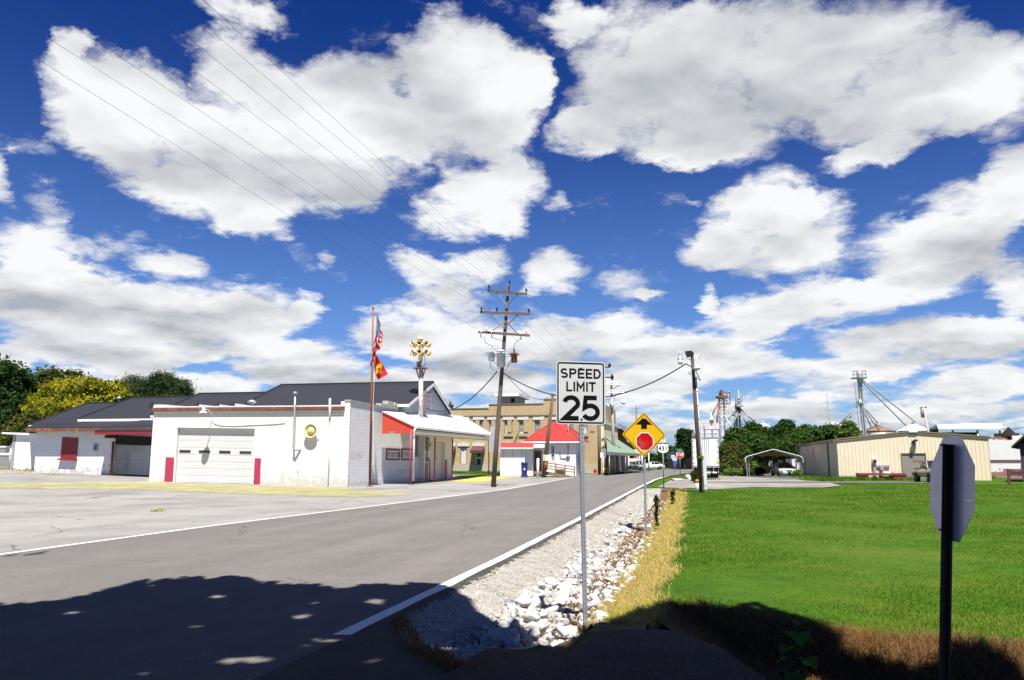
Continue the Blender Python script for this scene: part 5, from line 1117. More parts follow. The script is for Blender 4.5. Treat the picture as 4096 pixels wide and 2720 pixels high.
# sign backs behind the tall pole
p = at(1975, 1905, 76); z0 = zf(p.x, p.y)
t = thing('sign_post', 'grey backs of two road signs half hidden behind the tall pole', 'road sign', V(p.x, p.y, z0)); fx = Frame(V(p.x, 76, 0), (1, 0, 0))
q = fx.px(1956, 1740, 2003, 1808); w = MB(); fx.box(w, q[0], q[1], 0, .02, q[2], q[3]); w.build('sign_panel', M['galv'], t)
q2 = fx.px(1964, 1706, 1998, 1739); w = MB(); fx.box(w, q2[0], q2[1], 0, .02, q2[2], q2[3]); w.build('sign_panel', M['galv'], t)
w = MB(); w.tube(V(p.x, 76.06, z0), V(p.x, 76.06, q2[3]), .05, n=8); w.build('post', M['galvdull'], t)
# leaning wooden pole before the white house
a, b = at(2173, 1895, 78), at(2212, 1575, 78.0); a.z = zf(a.x, a.y)
t = thing('leaning_pole', 'strongly leaning short wooden pole before the red roofed house', 'utility pole', a)
w = MB(); w.path([a - V(0, 0, .2), a.lerp(b, .5), b], [.22, .19, .15], 10); w.build('pole', M['wood_pole'], t)
w = MB(); p = a.lerp(b, .22); w.box(p.x - .22, p.x + .22, p.y - .26, p.y - .2, p.z - .2, p.z + .4); w.build('tag_plate', simple('pale_yellow_plate', (.6, .58, .4), .5), t)
w = MB(); p = a.lerp(b, .16); w.lathe(p - V(0, 0, .6), (b - a), [(0, .25), (.9, .24)], 10); w.build('guard', M['rustpole'], t)
a = at(2151, 1892, 76); a.z = zf(a.x, a.y); w = MB(); w.tube(a, at(2152, 1835, 76), .12, n=10); w.lathe(at(2152, 1835, 76), (0, 0, 1), [(0, .12), (.05, .06)], 10); o = w.build('bollard', M['white'], None, loc=a); tag(o, 'short white post beside the ramp of the red roofed house', 'bollard')
# ------------------------------------------------------------------ tan brick building
def gY(px, py, Y):
    p = at(px, py, Y); p.z = zf(p.x, p.y); return p
bR, bL_ = at(2392, 1897, 99.0), at(1770, 1880, 103.5)
BF = Frame(V(bR.x, bR.y, 0), V(bL_.x - bR.x, bL_.y - bR.y, 0).normalized(), n=V(-(bL_.y - bR.y), (bL_.x - bR.x), 0).normalized()); BL = (V(bL_.x, bL_.y, 0) - V(bR.x, bR.y, 0)).length
if BF.n.y > 0: BF.n = -BF.n
m_brick = block_mat('tan_brick', (0.43, 0.315, 0.165), BF.u, 0.24, 0.08, (0.40, 0.33, 0.22), 0.010, var=0.18, bstr=0.2)
m_brick2 = block_mat('tan_brick_side', (0.40, 0.29, 0.15), A2, 0.24, 0.08, (0.36, 0.3, 0.2), 0.010, var=0.18, bstr=0.2)
br = thing('brick_building', 'two storey tan brick building with stone lintels behind the red roofed house', 'building', BF.p(BL / 2, 0, 0))
zP = BF.uv(2250, 1598)[1]; zM = BF.uv(2060, 1619)[1]; zL = BF.uv(1850, 1637)[1]; sM, sL2 = BF.uv(2174, 1600)[0], BF.uv(1955, 1620)[0]
upx = [1855.5, 1914.5, 1971.7, 2033.5, 2092, 2155, 2216, 2277, 2335]
def R5(x, y): return 2200 + .3571 * x, 1400 + .3571 * y
wins = []
for px in upx:
    q = BF.px(px - 15.5, R4(0, 1068)[1], px + 15.5, R4(0, 1182)[1]); wins.append((q[0], q[1], q[2], q[3]))
lows = []
for px, kind in ((1854, 'boarded'), (1798, 'door'), (1914, 'door'), (2033, 'hid'), (2093, 'hid'), (2277, 'hid')):
    q = BF.px(px - 13, R4(0, 1262)[1], px + 13, R4(0, 1385 if kind != 'door' else 1420)[1]); lows.append((q, kind))
w = MB(); mid = BF.uv(2000, 1735)[1]
wall_with_holes(w, BF, 0, BL, mid, zL - 0.9, -0.35, 0.0, wins)
wall_with_holes(w, BF, 0, BL, -0.4, mid - 0.001, -0.35, 0.0, [q for q, k in lows])
BF.box(w, 0, sM, -0.35, 0, zL - 0.899, zP); BF.box(w, sM, sL2, -0.35, 0, zL - 0.899, zM); BF.box(w, sL2, BL, -0.35, 0, zL - 0.899, zL)
w.build('wall', m_brick, br)
w = MB(); w.par(BF.p(0, -0.352, -0.4), -BF.n * 24, -BF.u * -0.35, (0, 0, zP + .4)); w.build('side_wall', m_brick2, br)
w = MB(); BF.box(w, 0.35, BL, -24, -0.36, zL - 1.2, zL - 1.0); w.build('roof', M['tar'], br)
w = MB()
for a, b, z in ((0, sM, zP), (sM, sL2, zM), (sL2, BL, zL)): BF.box(w, a, b - .002, -0.40, 0.06, z + .002, z + .14)
w.build('coping', simple('dark_coping', (.16, .12, .09), .7), br)
w = MB(); c = BF.uv(2000, 1668)[1]; BF.box(w, 0, BL, 0.002, 0.09, c + 0.05, c + 0.22); w.build('string_course', simple('dark_string_course', (.13, .11, .095), .7), br)
m_stone = simple('pale_stone', (.56, .55, .52), .8, var=.1)
for k in range(10):
    s = lerp(0.6, BL - .4, k / 9.0); w = MB(); BF.box(w, s - .28, s + .28, .002, .07, mid + .2, c); w.build('pilaster', m_brick, br)
for q in wins:
    fr = window(BF, q[0], q[1], q[2], q[3], -0.18, br, simple('brown_window_frame', (.30, .13, .075), .6), M['glassgrey'], 0, 1, .09, .05)
    w = MB(); BF.box(w, q[0] - .22, q[1] + .22, .003, .10, q[3] + .003, q[3] + .36); w.build('lintel', m_stone, fr)
    w = MB(); BF.box(w, q[0] - .1, q[1] + .1, -.1, .12, q[2] - .14, q[2] - .003); w.build('sill', MATS['dark_coping'], fr)
    w = MB(); BF.box(w, q[0] + .1, q[1] - .1, -0.165, -.155, q[2] + .1, lerp(q[2], q[3], random.choice((.25, .5, .6)))); w.build('blind', simple('pale_blind', (.5, .5, .5), .8), fr)
m_awn = simple('maroon_awning', (.085, .028, .032), .8, var=.2)
for q, k in lows:
    if k == 'door':
        w = MB(); BF.box(w, q[0], q[1], -.25, -.18, q[2], q[3]); dr = w.build('door', M['white'], br)
        for a, b in ((.12, .48), (.55, .92)): w = MB(); BF.box(w, lerp(q[0], q[1], .2), lerp(q[0], q[1], .8), -.179, -.165, lerp(q[2], q[3], a), lerp(q[2], q[3], b)); w.build('door_window', M['glass'], dr)
        h1 = BF.uv(1914, R4(0, 1258)[1])[1]; h0 = BF.uv(1914, R4(0, 1305)[1], 1.1)[1]
        w = MB(); w.prism([BF.p(q[0] - .4, 0.003, h1), BF.p(q[0] - .4, 1.15, h0 + .35), BF.p(q[0] - .4, 1.15, h0), BF.p(q[0] - .4, .003, h0)], BF.u * (q[1] - q[0] + .8)); w.build('awning', m_awn, br)
    else:
        fr = window(BF, q[0], q[1], q[2], q[3], -.15, br, MATS['brown_window_frame'], simple('white_boarding', (.55, .56, .58), .7) if k == 'boarded' else M['glassgrey'], 0, 1 if k == 'hid' else 0, .1, .06)
    w = MB(); h = max(q[3], BF.uv(1914, R4(0, 1256)[1])[1]); BF.box(w, q[0] - .35, q[1] + .35, .003, .10, h + .01, h + .42); w.prism([BF.p((q[0] + q[1]) / 2 + d_, .1, h + z) for d_, z in ((-.14, 0), (.14, 0), (.2, .55), (-.2, .55))], BF.n * .05); w.build('lintel', m_stone, br)
w = MB(); BF.box(w, 0, BL, .003, .10, -.4, BF.uv(1900, R4(0, 1388)[1])[1]); w.build('plinth', block_mat('stone_plinth', (.42, .38, .31), BF.u, .8, .4, (.3, .27, .22), var=.1), br)
# penthouse and chimney on the roof
q = BF.px(R4(455, 0)[0], 1590, R4(560, 0)[0], 1618, -9); w = MB(); BF.box(w, q[0], q[1], -15, -9, zL - 1, q[3] + .1); ph = w.build('penthouse', simple('pale_penthouse', (.50, .46, .38), .7), br)
w = MB(); BF.box(w, q[0] - .6, q[1] + .8, -15.6, -8.2, q[3] + .11, q[3] + .55); w.build('roof', M['white_trim'], ph)
w = MB(); BF.box(w, lerp(q[0], q[1], .1), lerp(q[0], q[1], .35), -8.99, -8.95, q[3] - .7, q[3] - .1); w.build('opening', M['darkin'], ph)
q = BF.px(R4(68, 0)[0], R4(0, 965)[1], R4(98, 0)[0], 1640, -6); w = MB(); BF.box(w, q[0], q[1], -7, -6, zL - 1, q[3]); BF.box(w, q[0] - .1, q[1] + .1, -7.1, -5.9, q[3] + .002, q[3] + .12); w.lathe(BF.p((q[0] + q[1]) / 2, -6.5, q[3] + .12), (0, 0, 1), [(0, .2), (.6, .15)], 8); w.build('chimney', MATS['dark_coping'], br)
w = MB(); q = BF.px(R4(353, 0)[0], R4(0, 962)[1], R4(366, 0)[0], 1637); BF.box(w, q[0], q[1], -.4, .05, zL, zM + .3); w.build('parapet_block', m_stone, br)
w = MB(); q = BF.uv(*R4(578, 1230)); q2 = BF.uv(*R4(548, 1152)); w.path([BF.p(q[0], .1, q[1]), BF.p(q[0], .12, q2[1]), BF.p(q[0] + .1, .4, q2[1] + .15), BF.p(q2[0], .9, q2[1] + .1)], .06, 6); w.build('vent_pipe', M['galv'], br)
# ------------------------------------------------------------------ white house with red hip roof
hR, hL = at(2304, 1895, 83), at(2118, 1890, 84)
HF = Frame(V(hR.x, hR.y, zf(hR.x, hR.y)), V(hL.x - hR.x, hL.y - hR.y, 0).normalized()); HF.n = V(HF.u.y, -HF.u.x, 0);
if HF.n.y > 0: HF.n = -HF.n
HL = (V(hL.x, hL.y, 0) - V(hR.x, hR.y, 0)).length
def siding_mat(name, col, pitch=.16, vert=False, direction=(1, 0, 0)):
    m = mat_new(name); t = NT(m); p = t.pos(); s = t.new('ShaderNodeSeparateXYZ'); t.l.new(t.wall(direction), s.inputs[0])
    f = t.math('FRACT', t.math('MULTIPLY', s.outputs[0 if vert else 1], 1 / pitch)); n = t.noise(p, 1.2, 5)
    c = t.mix(n, tuple(x * .93 for x in col), tuple(min(1, x * 1.06) for x in col)); c = t.mix(t.math('MULTIPLY', t.math('LESS_THAN', f, .14), .4), c, tuple(x * .4 for x in col))
    t.out(c, .55, f, .5, .02); MATS[name] = m; return m
m_clap = siding_mat('white_clapboard', (.78, .78, .78)); hEv = HF.uv(2200, 1764)[1]
DPTH = 8.0; ax_ = -HF.n
hs = thing('white_house', 'small white clapboard house with bright red hipped roof and ramp', 'house', HF.p(HL / 2, 0, 0))
q_door = HF.px(R4(685, 0)[0], R4(0, 1285)[1], R4(742, 0)[0], R4(0, 1415)[1]); q_win = HF.px(R4(803, 0)[0], R4(0, 1245)[1], R4(842, 0)[0], R4(0, 1367)[1])
w = MB(); wall_with_holes(w, HF, 0, HL, -.3, hEv, -.2, 0, [(q_door[0], q_door[1], -.3, q_door[3]), q_win]); 
for s0 in (0.0, HL - .2): w.par(HF.p(s0, -.202, -.3), ax_ * (DPTH - .2), HF.u * .2, (0, 0, hEv + .3))
w.build('wall', m_clap, hs)
w = MB(); HF.box(w, q_door[0], q_door[1], -.18, -.10, 0, q_door[3] - .01); dr = w.build('door', simple('brown_door', (.20, .095, .045), .6), hs)
w = MB(); HF.box(w, lerp(q_door[0], q_door[1], .2), lerp(q_door[0], q_door[1], .8), -.099, -.085, q_door[3] * .5, q_door[3] * .9); w.build('door_window', M['glass'], dr)
window(HF, q_win[0], q_win[1], q_win[2], q_win[3], -.1, hs, M['white'], M['glassgrey'], 0, 1, .12, .13)
o_ = .45; e = [HF.p(-o_, o_, hEv - .05), HF.p(HL + o_, o_, hEv - .05), HF.p(HL + o_, -DPTH - o_, hEv - .05), HF.p(-o_, -DPTH - o_, hEv - .05)]
zr = HF.uv(2216, 1692, -DPTH / 2)[1]; r0, r1 = HF.p(HL / 2 - .7, -DPTH / 2, zr), HF.p(HL / 2 + .7, -DPTH / 2, zr)
w = MB()
for pl_ in ((e[0], e[1], r1, r0), (e[1], e[2], r1), (e[2], e[3], r0, r1), (e[3], e[0], r0)): w.prism(list(pl_), (0, 0, .07))
for a, b, c_ in ((e[0], e[1], (r0, r1)),):
    for i in range(26): k = i / 25; p = a.lerp(b, k); kk = min(1, min(k, 1 - k) / .43); q = p.lerp(r0.lerp(r1, k), kk); w.tube(p + V(0, 0, .08), q + V(0, 0, .08), .022, n=4)
for a, b in ((e[0], r0), (e[1], r1), (e[3], r0), (e[2], r1), (r0, r1)): w.tube(a + V(0, 0, .09), b + V(0, 0, .09), .06, n=6)
rf = w.build('roof', simple('bright_red_roof', (.33, .032, .025), .5, var=.12), hs)
w = MB()
for a, b in ((e[0], e[1]), (e[3], e[0])): d_ = (b - a); w.par(a - V(0, 0, .16), d_, V(0, 0, .15), HF.n * .08 if a is e[0] else -HF.u * .08)
w.build('gutter', M['white_trim'], rf)
w = MB(); q = HF.uv(*R4(932, 1195), -1.5); w.tube(HF.p(q[0], -1.5, q[1]), HF.p(q[0], -1.5, q[1] + 1.9), .07); w.lathe(HF.p(q[0], -1.5, q[1]), (0, 0, 1), [(0, .25), (.15, .1)], 8); w.build('flue', M['galv'], rf)
w = MB(); HF.box(w, q_door[0] - .5, q_door[1] + .9, .0, 1.2, q_door[3] + .25, q_door[3] + .62); w.build('porch_hood', M['white'], hs)
w = MB(); q = HF.uv(*R4(932, 1330)); w.tube(HF.p(q[0], .06, q[1]), HF.p(q[0], .06, hEv - .2), .04); w.lathe(HF.p(q[0], .0, q[1]), HF.n, [(0, .2), (.15, .2), (.2, .1)], 12); w.path([HF.p(q[0], .06, q[1] - .2), HF.p(q[0] + .8, .06, q[1] - .1), HF.p(q[0] + .9, .06, q[1] + .6)], .04, 6); w.build('meter', M['galvdull'], hs)
w = MB(); w.par(HF.p(-.25, -2.2, .9), ax_ * .8, HF.u * -.02 - HF.u * 0, (0, 0, 1.4)); w.build('side_window', M['glass'], hs)
# ramp with wooden rails
rp = thing('ramp', 'wooden access ramp with brown handrails before the white house', 'ramp', HF.p(1.5, 1.6, 0)); rs0, rs1 = HF.uv(*R5(275, 1380), 1.9)[0], HF.uv(*R4(770, 1380), 1.9)[0]
w = MB(); w.prism([HF.p(rs0, .8, .05), HF.p(rs1, .8, .55), HF.p(q_door[1] + .9, .8, .55), HF.p(q_door[1] + .9, 2.0, .55), HF.p(rs1, 2.0, .55), HF.p(rs0, 2.0, .05)], (0, 0, -.12)); w.build('deck', M['wood_rail'], rp)
for h in (.45, .72, 1.0): w = MB(); w.tube(HF.p(rs0, 2.02, .05 + h), HF.p(rs1, 2.02, .45 + h), .055, n=6); w.build('rail', M['wood_rail'], rp)
for k in (0, .32, .64, 1): w = MB(); s = lerp(rs0, rs1, k); HF.box(w, s - .06, s + .06, 1.95, 2.07, -.2, lerp(1.1, 1.55, k)); w.build('post', M['wood_rail'], rp)
for s in (q_door[1] + .85, q_door[1] + .2): w = MB(); HF.box(w, s - .06, s + .06, 1.95, 2.07, -.2, 1.5); w.build('post', M['wood_rail'], rp)
w = MB(); HF.box(w, rs0 + 1.1, rs0 + 2.1, 1.0, 1.5, 0, .8); q = w.build('air_unit', simple('dark_grey_unit', (.05, .05, .05), .6), None, loc=HF.p(rs0 + 1.6, 1.2, 0)); tag(q, 'dark boxed unit under the wooden ramp rails', 'air unit')
# white shed with a red roof
sF = Frame(V(*at(2000, 1885, 80.0)[:2], .0), (1, 0, 0)); q = sF.px(2001, 1790, 2099, 1888); zz_ = zf(q[0] + sF.o.x, 80)
sh = thing('shed', 'plain white shed with low red roof beside the blue bin', 'shed', sF.p(2.5, 0, zz_))
m_shw = siding_mat('white_sheet_siding', (.76, .77, .78), .9, True)
w = MB(); sF.box(w, q[0], q[1], -5, 0, zz_ - .2, q[3]); w.build('wall', m_shw, sh)
h2 = sF.uv(2050, 1780, -2.5)[1]; w = MB(); w.prism([sF.p(q[0] - .3, .35, q[3] - .02), sF.p(q[0] - .3, -2.5, h2 + .25), sF.p(q[0] - .3, -5.3, q[3] - .02)], sF.u * (q[1] - q[0] + 1.2)); rf = w.build('roof', MATS['bright_red_roof'], sh)
w = MB(); sF.box(w, q[0] - .3, q[1] + .9, .351, .40, q[3] - .16, q[3] + .0); w.build('fascia', simple('pale_green_trim', (.4, .6, .55), .5), rf)
w = MB(); sF.box(w, q[1] + .25, q[1] + .75, -2.6, -1.9, q[3] - 1.2, q[3] - .3); w.build('side_window', M['glass'], sh); w = MB(); sF.box(w, q[1], q[1] + .8, -4.5, -.6, zz_, q[3] - .2); w.build('lean_to', M['white'], sh)
# wheelie bin
c = gY(2097, 1889, 77); q0, q1 = at(2084, 1849, 77), at(2111, 1890, 77); t = thing('wheelie_bin', 'dark blue wheeled rubbish bin beside the white shed', 'bin', c)
w = MB(); x0, x1 = q0.x, q1.x; zt_ = q0.z; m_blue = simple('dark_blue_plastic', (.012, .025, .16), .45, var=.1)
w.loft([[V(x0 + .08, 76.7, c.z + .05), V(x1 - .08, 76.7, c.z + .05), V(x1 - .08, 77.2, c.z + .05), V(x0 + .08, 77.2, c.z + .05)], [V(x0, 76.6, zt_ - .12), V(x1, 76.6, zt_ - .12), V(x1, 77.3, zt_ - .12), V(x0, 77.3, zt_ - .12)]], smooth=False); bd = w.build('body', m_blue, t)
w = MB(); w.prism([V(x0 - .04, 76.55, zt_ - .118), V(x0 - .04, 77.35, zt_ - .118), V(x0 - .04, 77.3, zt_), V(x0 - .04, 76.7, zt_ - .04)], (x1 - x0 + .08, 0, 0)); w.build('lid', m_blue, t)
w = MB(); w.prism([V(x0 + .22, 76.6, c.z + .7), V(x1 - .22, 76.6, c.z + .7), V((x0 + x1) / 2, 76.57, c.z + .95)], (0, -.02, 0)); w.build('emblem', M['white'], bd)
for x in (x0 + .05, x1 - .05): w = MB(); w.lathe(V(x, 77.3, c.z + .12), (1, 0, 0), [(-.04, .12), (.04, .12)], 12); w.build('wheel', M['rubber'], t)

# ------------------------------------------------------------------ shops on the left of the far street
def shopfront(name, label, px0, px1, Y, py_top, m_wall, depth=14, sidem=None):
    f = Frame(V(*at(px1, 1890, Y)[:2], 0), V(-1, .19, 0).normalized(), n=V(-.187, -.982, 0)); s1 = f.uv(px0, 1800)[0]; z = f.uv((px0 + px1) / 2, py_top)[1]
    t = thing(name, label, 'shop', f.p(s1 / 2, 0, 0)); w = MB(); f.box(w, 0, s1, -depth, 0, -.4, z); w.build('wall', m_wall, t); return t, f, s1, z
m_cream = simple('cream_plaster', (.66, .60, .40), .7, var=.08, dirt=(.5, .42, .28), dirt_amt=.4)
m_dwood = simple('dark_shopfront', (.05, .04, .035), .7, var=.3)  # plain dark tone of the shopfront
# cream shop with the green awning: long side faces the street on the right
cs0 = at(2420, 1895, 103); SHU = V(.30, .954, 0).normalized(); cF = Frame(V(cs0.x, cs0.y, 0), SHU, n=V(.954, -.30, 0))
def fs_(px, off=0): return cF.uv(px, 1800, off)[0]
sh1 = thing('shop', 'cream shop with faded green slanted awning over the pavement', 'shop', cF.p(6, 0, 0)); L1 = fs_(2472)
zt1 = cF.uv(2420, 1697)[1]
w = MB(); cF.box(w, -.2, L1, -10, 0, 0, zt1); w.build('wall', m_cream, sh1)
w = MB(); cF.box(w, -.3, L1 + .1, -10.1, .15, zt1 + .002, zt1 + .3); w.build('cornice', m_stone, sh1)
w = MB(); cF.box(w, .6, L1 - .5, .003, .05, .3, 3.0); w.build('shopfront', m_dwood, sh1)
m_gaw = simple('faded_green_awning', (.17, .23, .17), .7, var=.2, scale=.9, dirt=(.34, .34, .27), dirt_amt=.6)
ga0, ga1 = cF.uv(*R5(630, 975)), cF.uv(*R5(755, 1000)); gb0, gb1 = cF.uv(*R5(640, 1140), 3.0), cF.uv(*R5(855, 1150), 3.0)
p0, p1 = cF.p(ga0[0], .01, ga0[1]), cF.p(L1, .01, ga0[1] - .1); g0_, g1_ = cF.p(gb0[0], 3.0, gb0[1]), cF.p(L1 + .3, 3.0, gb0[1]); w = MB(); rows = [[p0.lerp(p1, i / 12).lerp(g0_.lerp(g1_, i / 12), j / 4) for j in range(5)] for i in range(13)]; w.grid(rows, False); w.grid([[p - V(0, 0, .08) for p in r] for r in rows], False); w.par(g0_, g1_ - g0_, cF.n * .05, (0, 0, -.35))
w.prism([p0, g0_, V(p0.x, p0.y, g0_.z)], SHU * .05); w.build('awning', m_gaw, sh1)
for k in (.05, .5, .95): w = MB(); q = g0_.lerp(g1_, k); w.tube(V(q.x, q.y, 0), V(q.x, q.y, q.z - .2), .08); w.build('post', M['galvdull'], sh1)
# grey awning shop beyond
sh2 = thing('shop', 'dark shop with grey slanted awning beyond the green one', 'shop', cF.p(L1 + 12, 0, 0)); L2 = fs_(2512)
w = MB(); cF.box(w, L1 + .2, L2, -10, -.1, 0, 6.3); w.build('wall', simple('brown_brick_far', (.24, .16, .10), .8, var=.15), sh2); w = MB(); cF.box(w, L1 + .3, L2 - .2, -.097, -.04, .2, 3.2); w.build('shopfront', simple('pale_grey_front', (.26, .25, .24), .7, var=.4, scale=.8), sh2)
q0, q1 = cF.p(L1 + .25, -.09, 7.0), cF.p(L2, -.09, 6.8); r0_, r1_ = cF.p(L1 + .25, 3.2, 3.2), cF.p(L2 + .2, 3.2, 3.2); w = MB(); w.prism([q0, q1, r1_, r0_], (0, 0, -.1)); w.build('awning', simple('grey_awning', (.12, .125, .145), .7, var=.15), sh2)
for k in (.1, .9): w = MB(); q = r0_.lerp(r1_, k); w.tube(V(q.x, q.y, 0), V(q.x, q.y, q.z), .09); w.build('post', M['white_trim'], sh2)
w = MB(); w.lathe(cF.p(L1 + 6, 1.0, 2.6), (0, 0, -1), [(0, .1), (.15, .3), (.45, .35), (.6, .1)], 12); q = w.build('hanging_basket', leaf_mat('dark_basket_leaves', (.012, .03, .008), (.03, .06, .015)), None, loc=cF.p(L1 + 6, 1.0, 1.7)); tag(q, 'dark planted basket hanging under the grey awning', 'plant')
# far red and white shop
f3 = Frame(V(*at(2563, 1888, 150)[:2], 0), (-1, 0, 0), n=(0, -1, 0)); s3 = f3.uv(2512, 1850)[0]
sh3 = thing('shop', 'small white shop with red fascia and navy front at the far corner', 'shop', f3.p(s3 / 2, 0, 0)); q = f3.px(2512, *[R5(0, 1115)[1]], 2552, 1885)
w = MB(); f3.box(w, 0, s3, -12, 0, -.3, q[3]); w.build('wall', simple('pale_wall_far', (.66, .60, .52), .7), sh3)
for a, b, mm, nm in ((R5(0, 1145)[1], R5(0, 1205)[1], M['red'], 'fascia'), (R5(0, 1250)[1], R5(0, 1335)[1], simple('navy_front', (.03, .035, .08), .6), 'shopfront'), (R5(0, 1270)[1], R5(0, 1285)[1], M['red'], 'stripe')):
    u_ = f3.px(2514, a, 2548, b); w = MB(); f3.box(w, .6, s3 - .3, .01 if nm != 'stripe' else .07, .06 if nm != 'stripe' else .1, u_[2], u_[3]); w.build(nm, mm, sh3)
for x, z in ((2524, 1877), (2540, 1876)):
    p = at(x, z, 140); w = MB(); w.lathe(p, (-.5, -.85, .05), [(-.15, .35), (-.15, .62), (-.1, .72), (.1, .72), (.15, .62), (.15, .35)], 18, caps=False); w.lathe(p, (-.5, -.85, .05), [(.1, .36), (-.1, .36)], 18); q = w.build('tractor_tyre', M['rubber'], None, loc=p); tag(q, 'big black tyre standing at the kerb, ' + ('left of the pair by the red shop' if x < 2530 else 'right of the pair by the red shop'), 'tyre', 'tyres by the red shop')
# dark brown building beyond the stop sign, right of the road
f4 = Frame(V(*at(2726, 1885, 168)[:2], 0), (1, 0, 0)); s4 = f4.uv(2800, 1850)[0]; t = thing('brick_building', 'low brown brick building with grey metal upper wall behind the trailer', 'building', f4.p(s4 / 2, 0, -.4))
q = f4.px(2730, R5(0, 1130)[1], 2790, R5(0, 1215)[1]); w = MB(); f4.box(w, 0, s4, -15, 0, q[2], q[3]); w.build('upper_wall', siding_mat('grey_sheet_far', (.27, .27, .31), .8, True), t)
w = MB(); f4.box(w, 0, s4, -15, -.3, -.8, q[2] - .002); w.build('wall', simple('brown_brick_wall', (.16, .07, .045), .8, var=.2), t); w = MB(); f4.box(w, 1.0, 2.0, .0, .05, q[2] - .9, q[2] + 1.2); w.build('window', M['glass'], t)
u_ = f4.px(2745, R5(0, 1062)[1], 2768, R5(0, 1128)[1], -6); w = MB(); f4.box(w, u_[0], u_[1], -9, -6, q[3] + .01, u_[3]); w.build('roof_unit', simple('lime_green_unit', (.30, .45, .18), .6), t)
# ------------------------------------------------------------------ smaller street things
def fin(w, name, m, loc, label, cat, group=None): return tag(w.build(name, m, None, loc=loc), label, cat, group)
a = at(2397, 1897, 96); b = at(2398, 1695, 96); a.z = zf(a.x, a.y); w = MB(); w.path([a, b], [.19, .15], 10); fin(w, 'wooden_pole', M['wood_pole'], a, 'plain brown pole at the right edge of the brick building', 'utility pole')
a = at(2458, 1896, 100); b = at(2445, 1535, 100); a.z = zf(a.x, a.y); t = thing('street_pole', 'pale wooden street pole with two white crossarms and lamp arm', 'utility pole', a)
w = MB(); w.path([a, b], [.24, .15], 10); w.build('pole', M['wood_pale'], t)
for y in (390, 482):
    p, q = at(*R5(638, y), 99.7), at(*R5(858, y - 5), 99.7); w = MB(); w.tube(p, q, .09, n=6); ar = w.build('crossarm', M['white_trim'], t)
    for k in (.25, .7, .98): w = MB(); w.lathe(p.lerp(q, k), (0, 0, 1), [(0, .06), (.15, .12), (.3, .12), (.4, .05)], 8); w.build('insulator', M['steelblue'], ar)
    w = MB(); w.tube(p.lerp(q, .7), at(*R5(700, y + 50), 99.9), .04, n=5); w.build('brace', M['galvdull'], ar)
w = MB(); w.path([at(*R5(705, 632), 99.8), at(*R5(740, 605), 99.8), at(*R5(780, 580), 99.8), at(*R5(812, 574), 99.8)], .05, 6); al = w.build('lamp_arm', M['galvdull'], t); w = MB(); p = at(*R5(822, 580), 99.8); w.lathe(p + V(0, 0, .25), (0, 0, -1), [(0, .15), (.2, .3), (.5, .32), (.6, .1)], 12); w.build('lamp_head', M['white'], al)
for k, x in enumerate((685, 695)): w = MB(); p = at(*R5(x, 600 + 20 * k), 99.7); w.lathe(p, (0, 0, 1), [(-.5, .2), (.3, .2), (.35, .05)], 10); w.build('transformer', M['galv'], t)
a = at(*R5(965, 1100), 190); b = at(*R5(966, 628), 190); t = thing('utility_pole', 'distant thin pole with four short arms behind the diamond sign', 'utility pole', V(a.x, a.y, -1)); w = MB(); w.path([V(a.x, a.y, -1), b], [.22, .15], 8); w.build('pole', M['wood_pole'], t)
for y in (645, 688, 722, 768, 804): w = MB(); w.tube(at(*R5(915, y), 190), at(*R5(985, y + 4), 190), .10, n=5); w.build('crossarm', M['wood_pale'], t)
# arms of the pole hidden behind the speed limit plate
a = at(2392, 1700, 120); t = thing('utility_pole', 'dark pole mostly hidden by the speed limit plate, two arm ends showing', 'utility pole', V(at(2392, 1700, 120).x, 120, 0)); b = at(2392, 1445, 120); w = MB(); w.path([V(b.x, b.y, 0), b], [.25, .17], 8); w.build('pole', M['wood_pole'], t)
for y, x in ((190, 672), (305, 700)): w = MB(); w.tube(V(b.x - 1.2, b.y, at(*R5(640, y), 120).z), at(*R5(x, y), 120), .13, n=6); ar = w.build('crossarm', M['wood_pole'], t); w = MB(); w.lathe(at(*R5(x - 4, y - (2 if y < 200 else -8)), 120), (0, 0, 1), [(-.3 if y > 200 else 0, .15), (.1, .25), (.3, .25), (.6, .1)], 8); w.build('insulator', M['ceramic'], ar)
# hydrant
c = gY(2381, 1897, 93); t = thing('fire_hydrant', 'small red fire hydrant at the foot of the plain brown pole', 'fire hydrant', c)
w = MB(); w.lathe(c, (0, 0, 1), [(0, .2), (.06, .2), (.08, .13), (.55, .13), (.57, .18), (.64, .18), (.72, .14), (.80, .05), (.86, .04)], 14); w.build('body', M['red'], t)
for d_ in ((1, 0, 0), (-1, 0, 0), (0, -1, 0)): w = MB(); w.lathe(c + V(0, 0, .48), d_, [(.1, .08), (.22, .08), (.24, .04)], 10); w.build('nozzle', M['red'], t)
c = gY(2466, 1893, 104); t = thing('fire_hydrant', 'red and blue hydrant at the kerb behind the pale street pole', 'fire hydrant', c); w = MB(); w.lathe(c, (0, 0, 1), [(0, .2), (.45, .16)], 12); w.build('base', simple('blue_paint', (.03, .06, .3), .4), t); w = MB(); w.lathe(c, (0, 0, 1), [(.452, .16), (.6, .2), (.85, .16), (1.0, .04)], 12); w.build('body', M['red'], t)
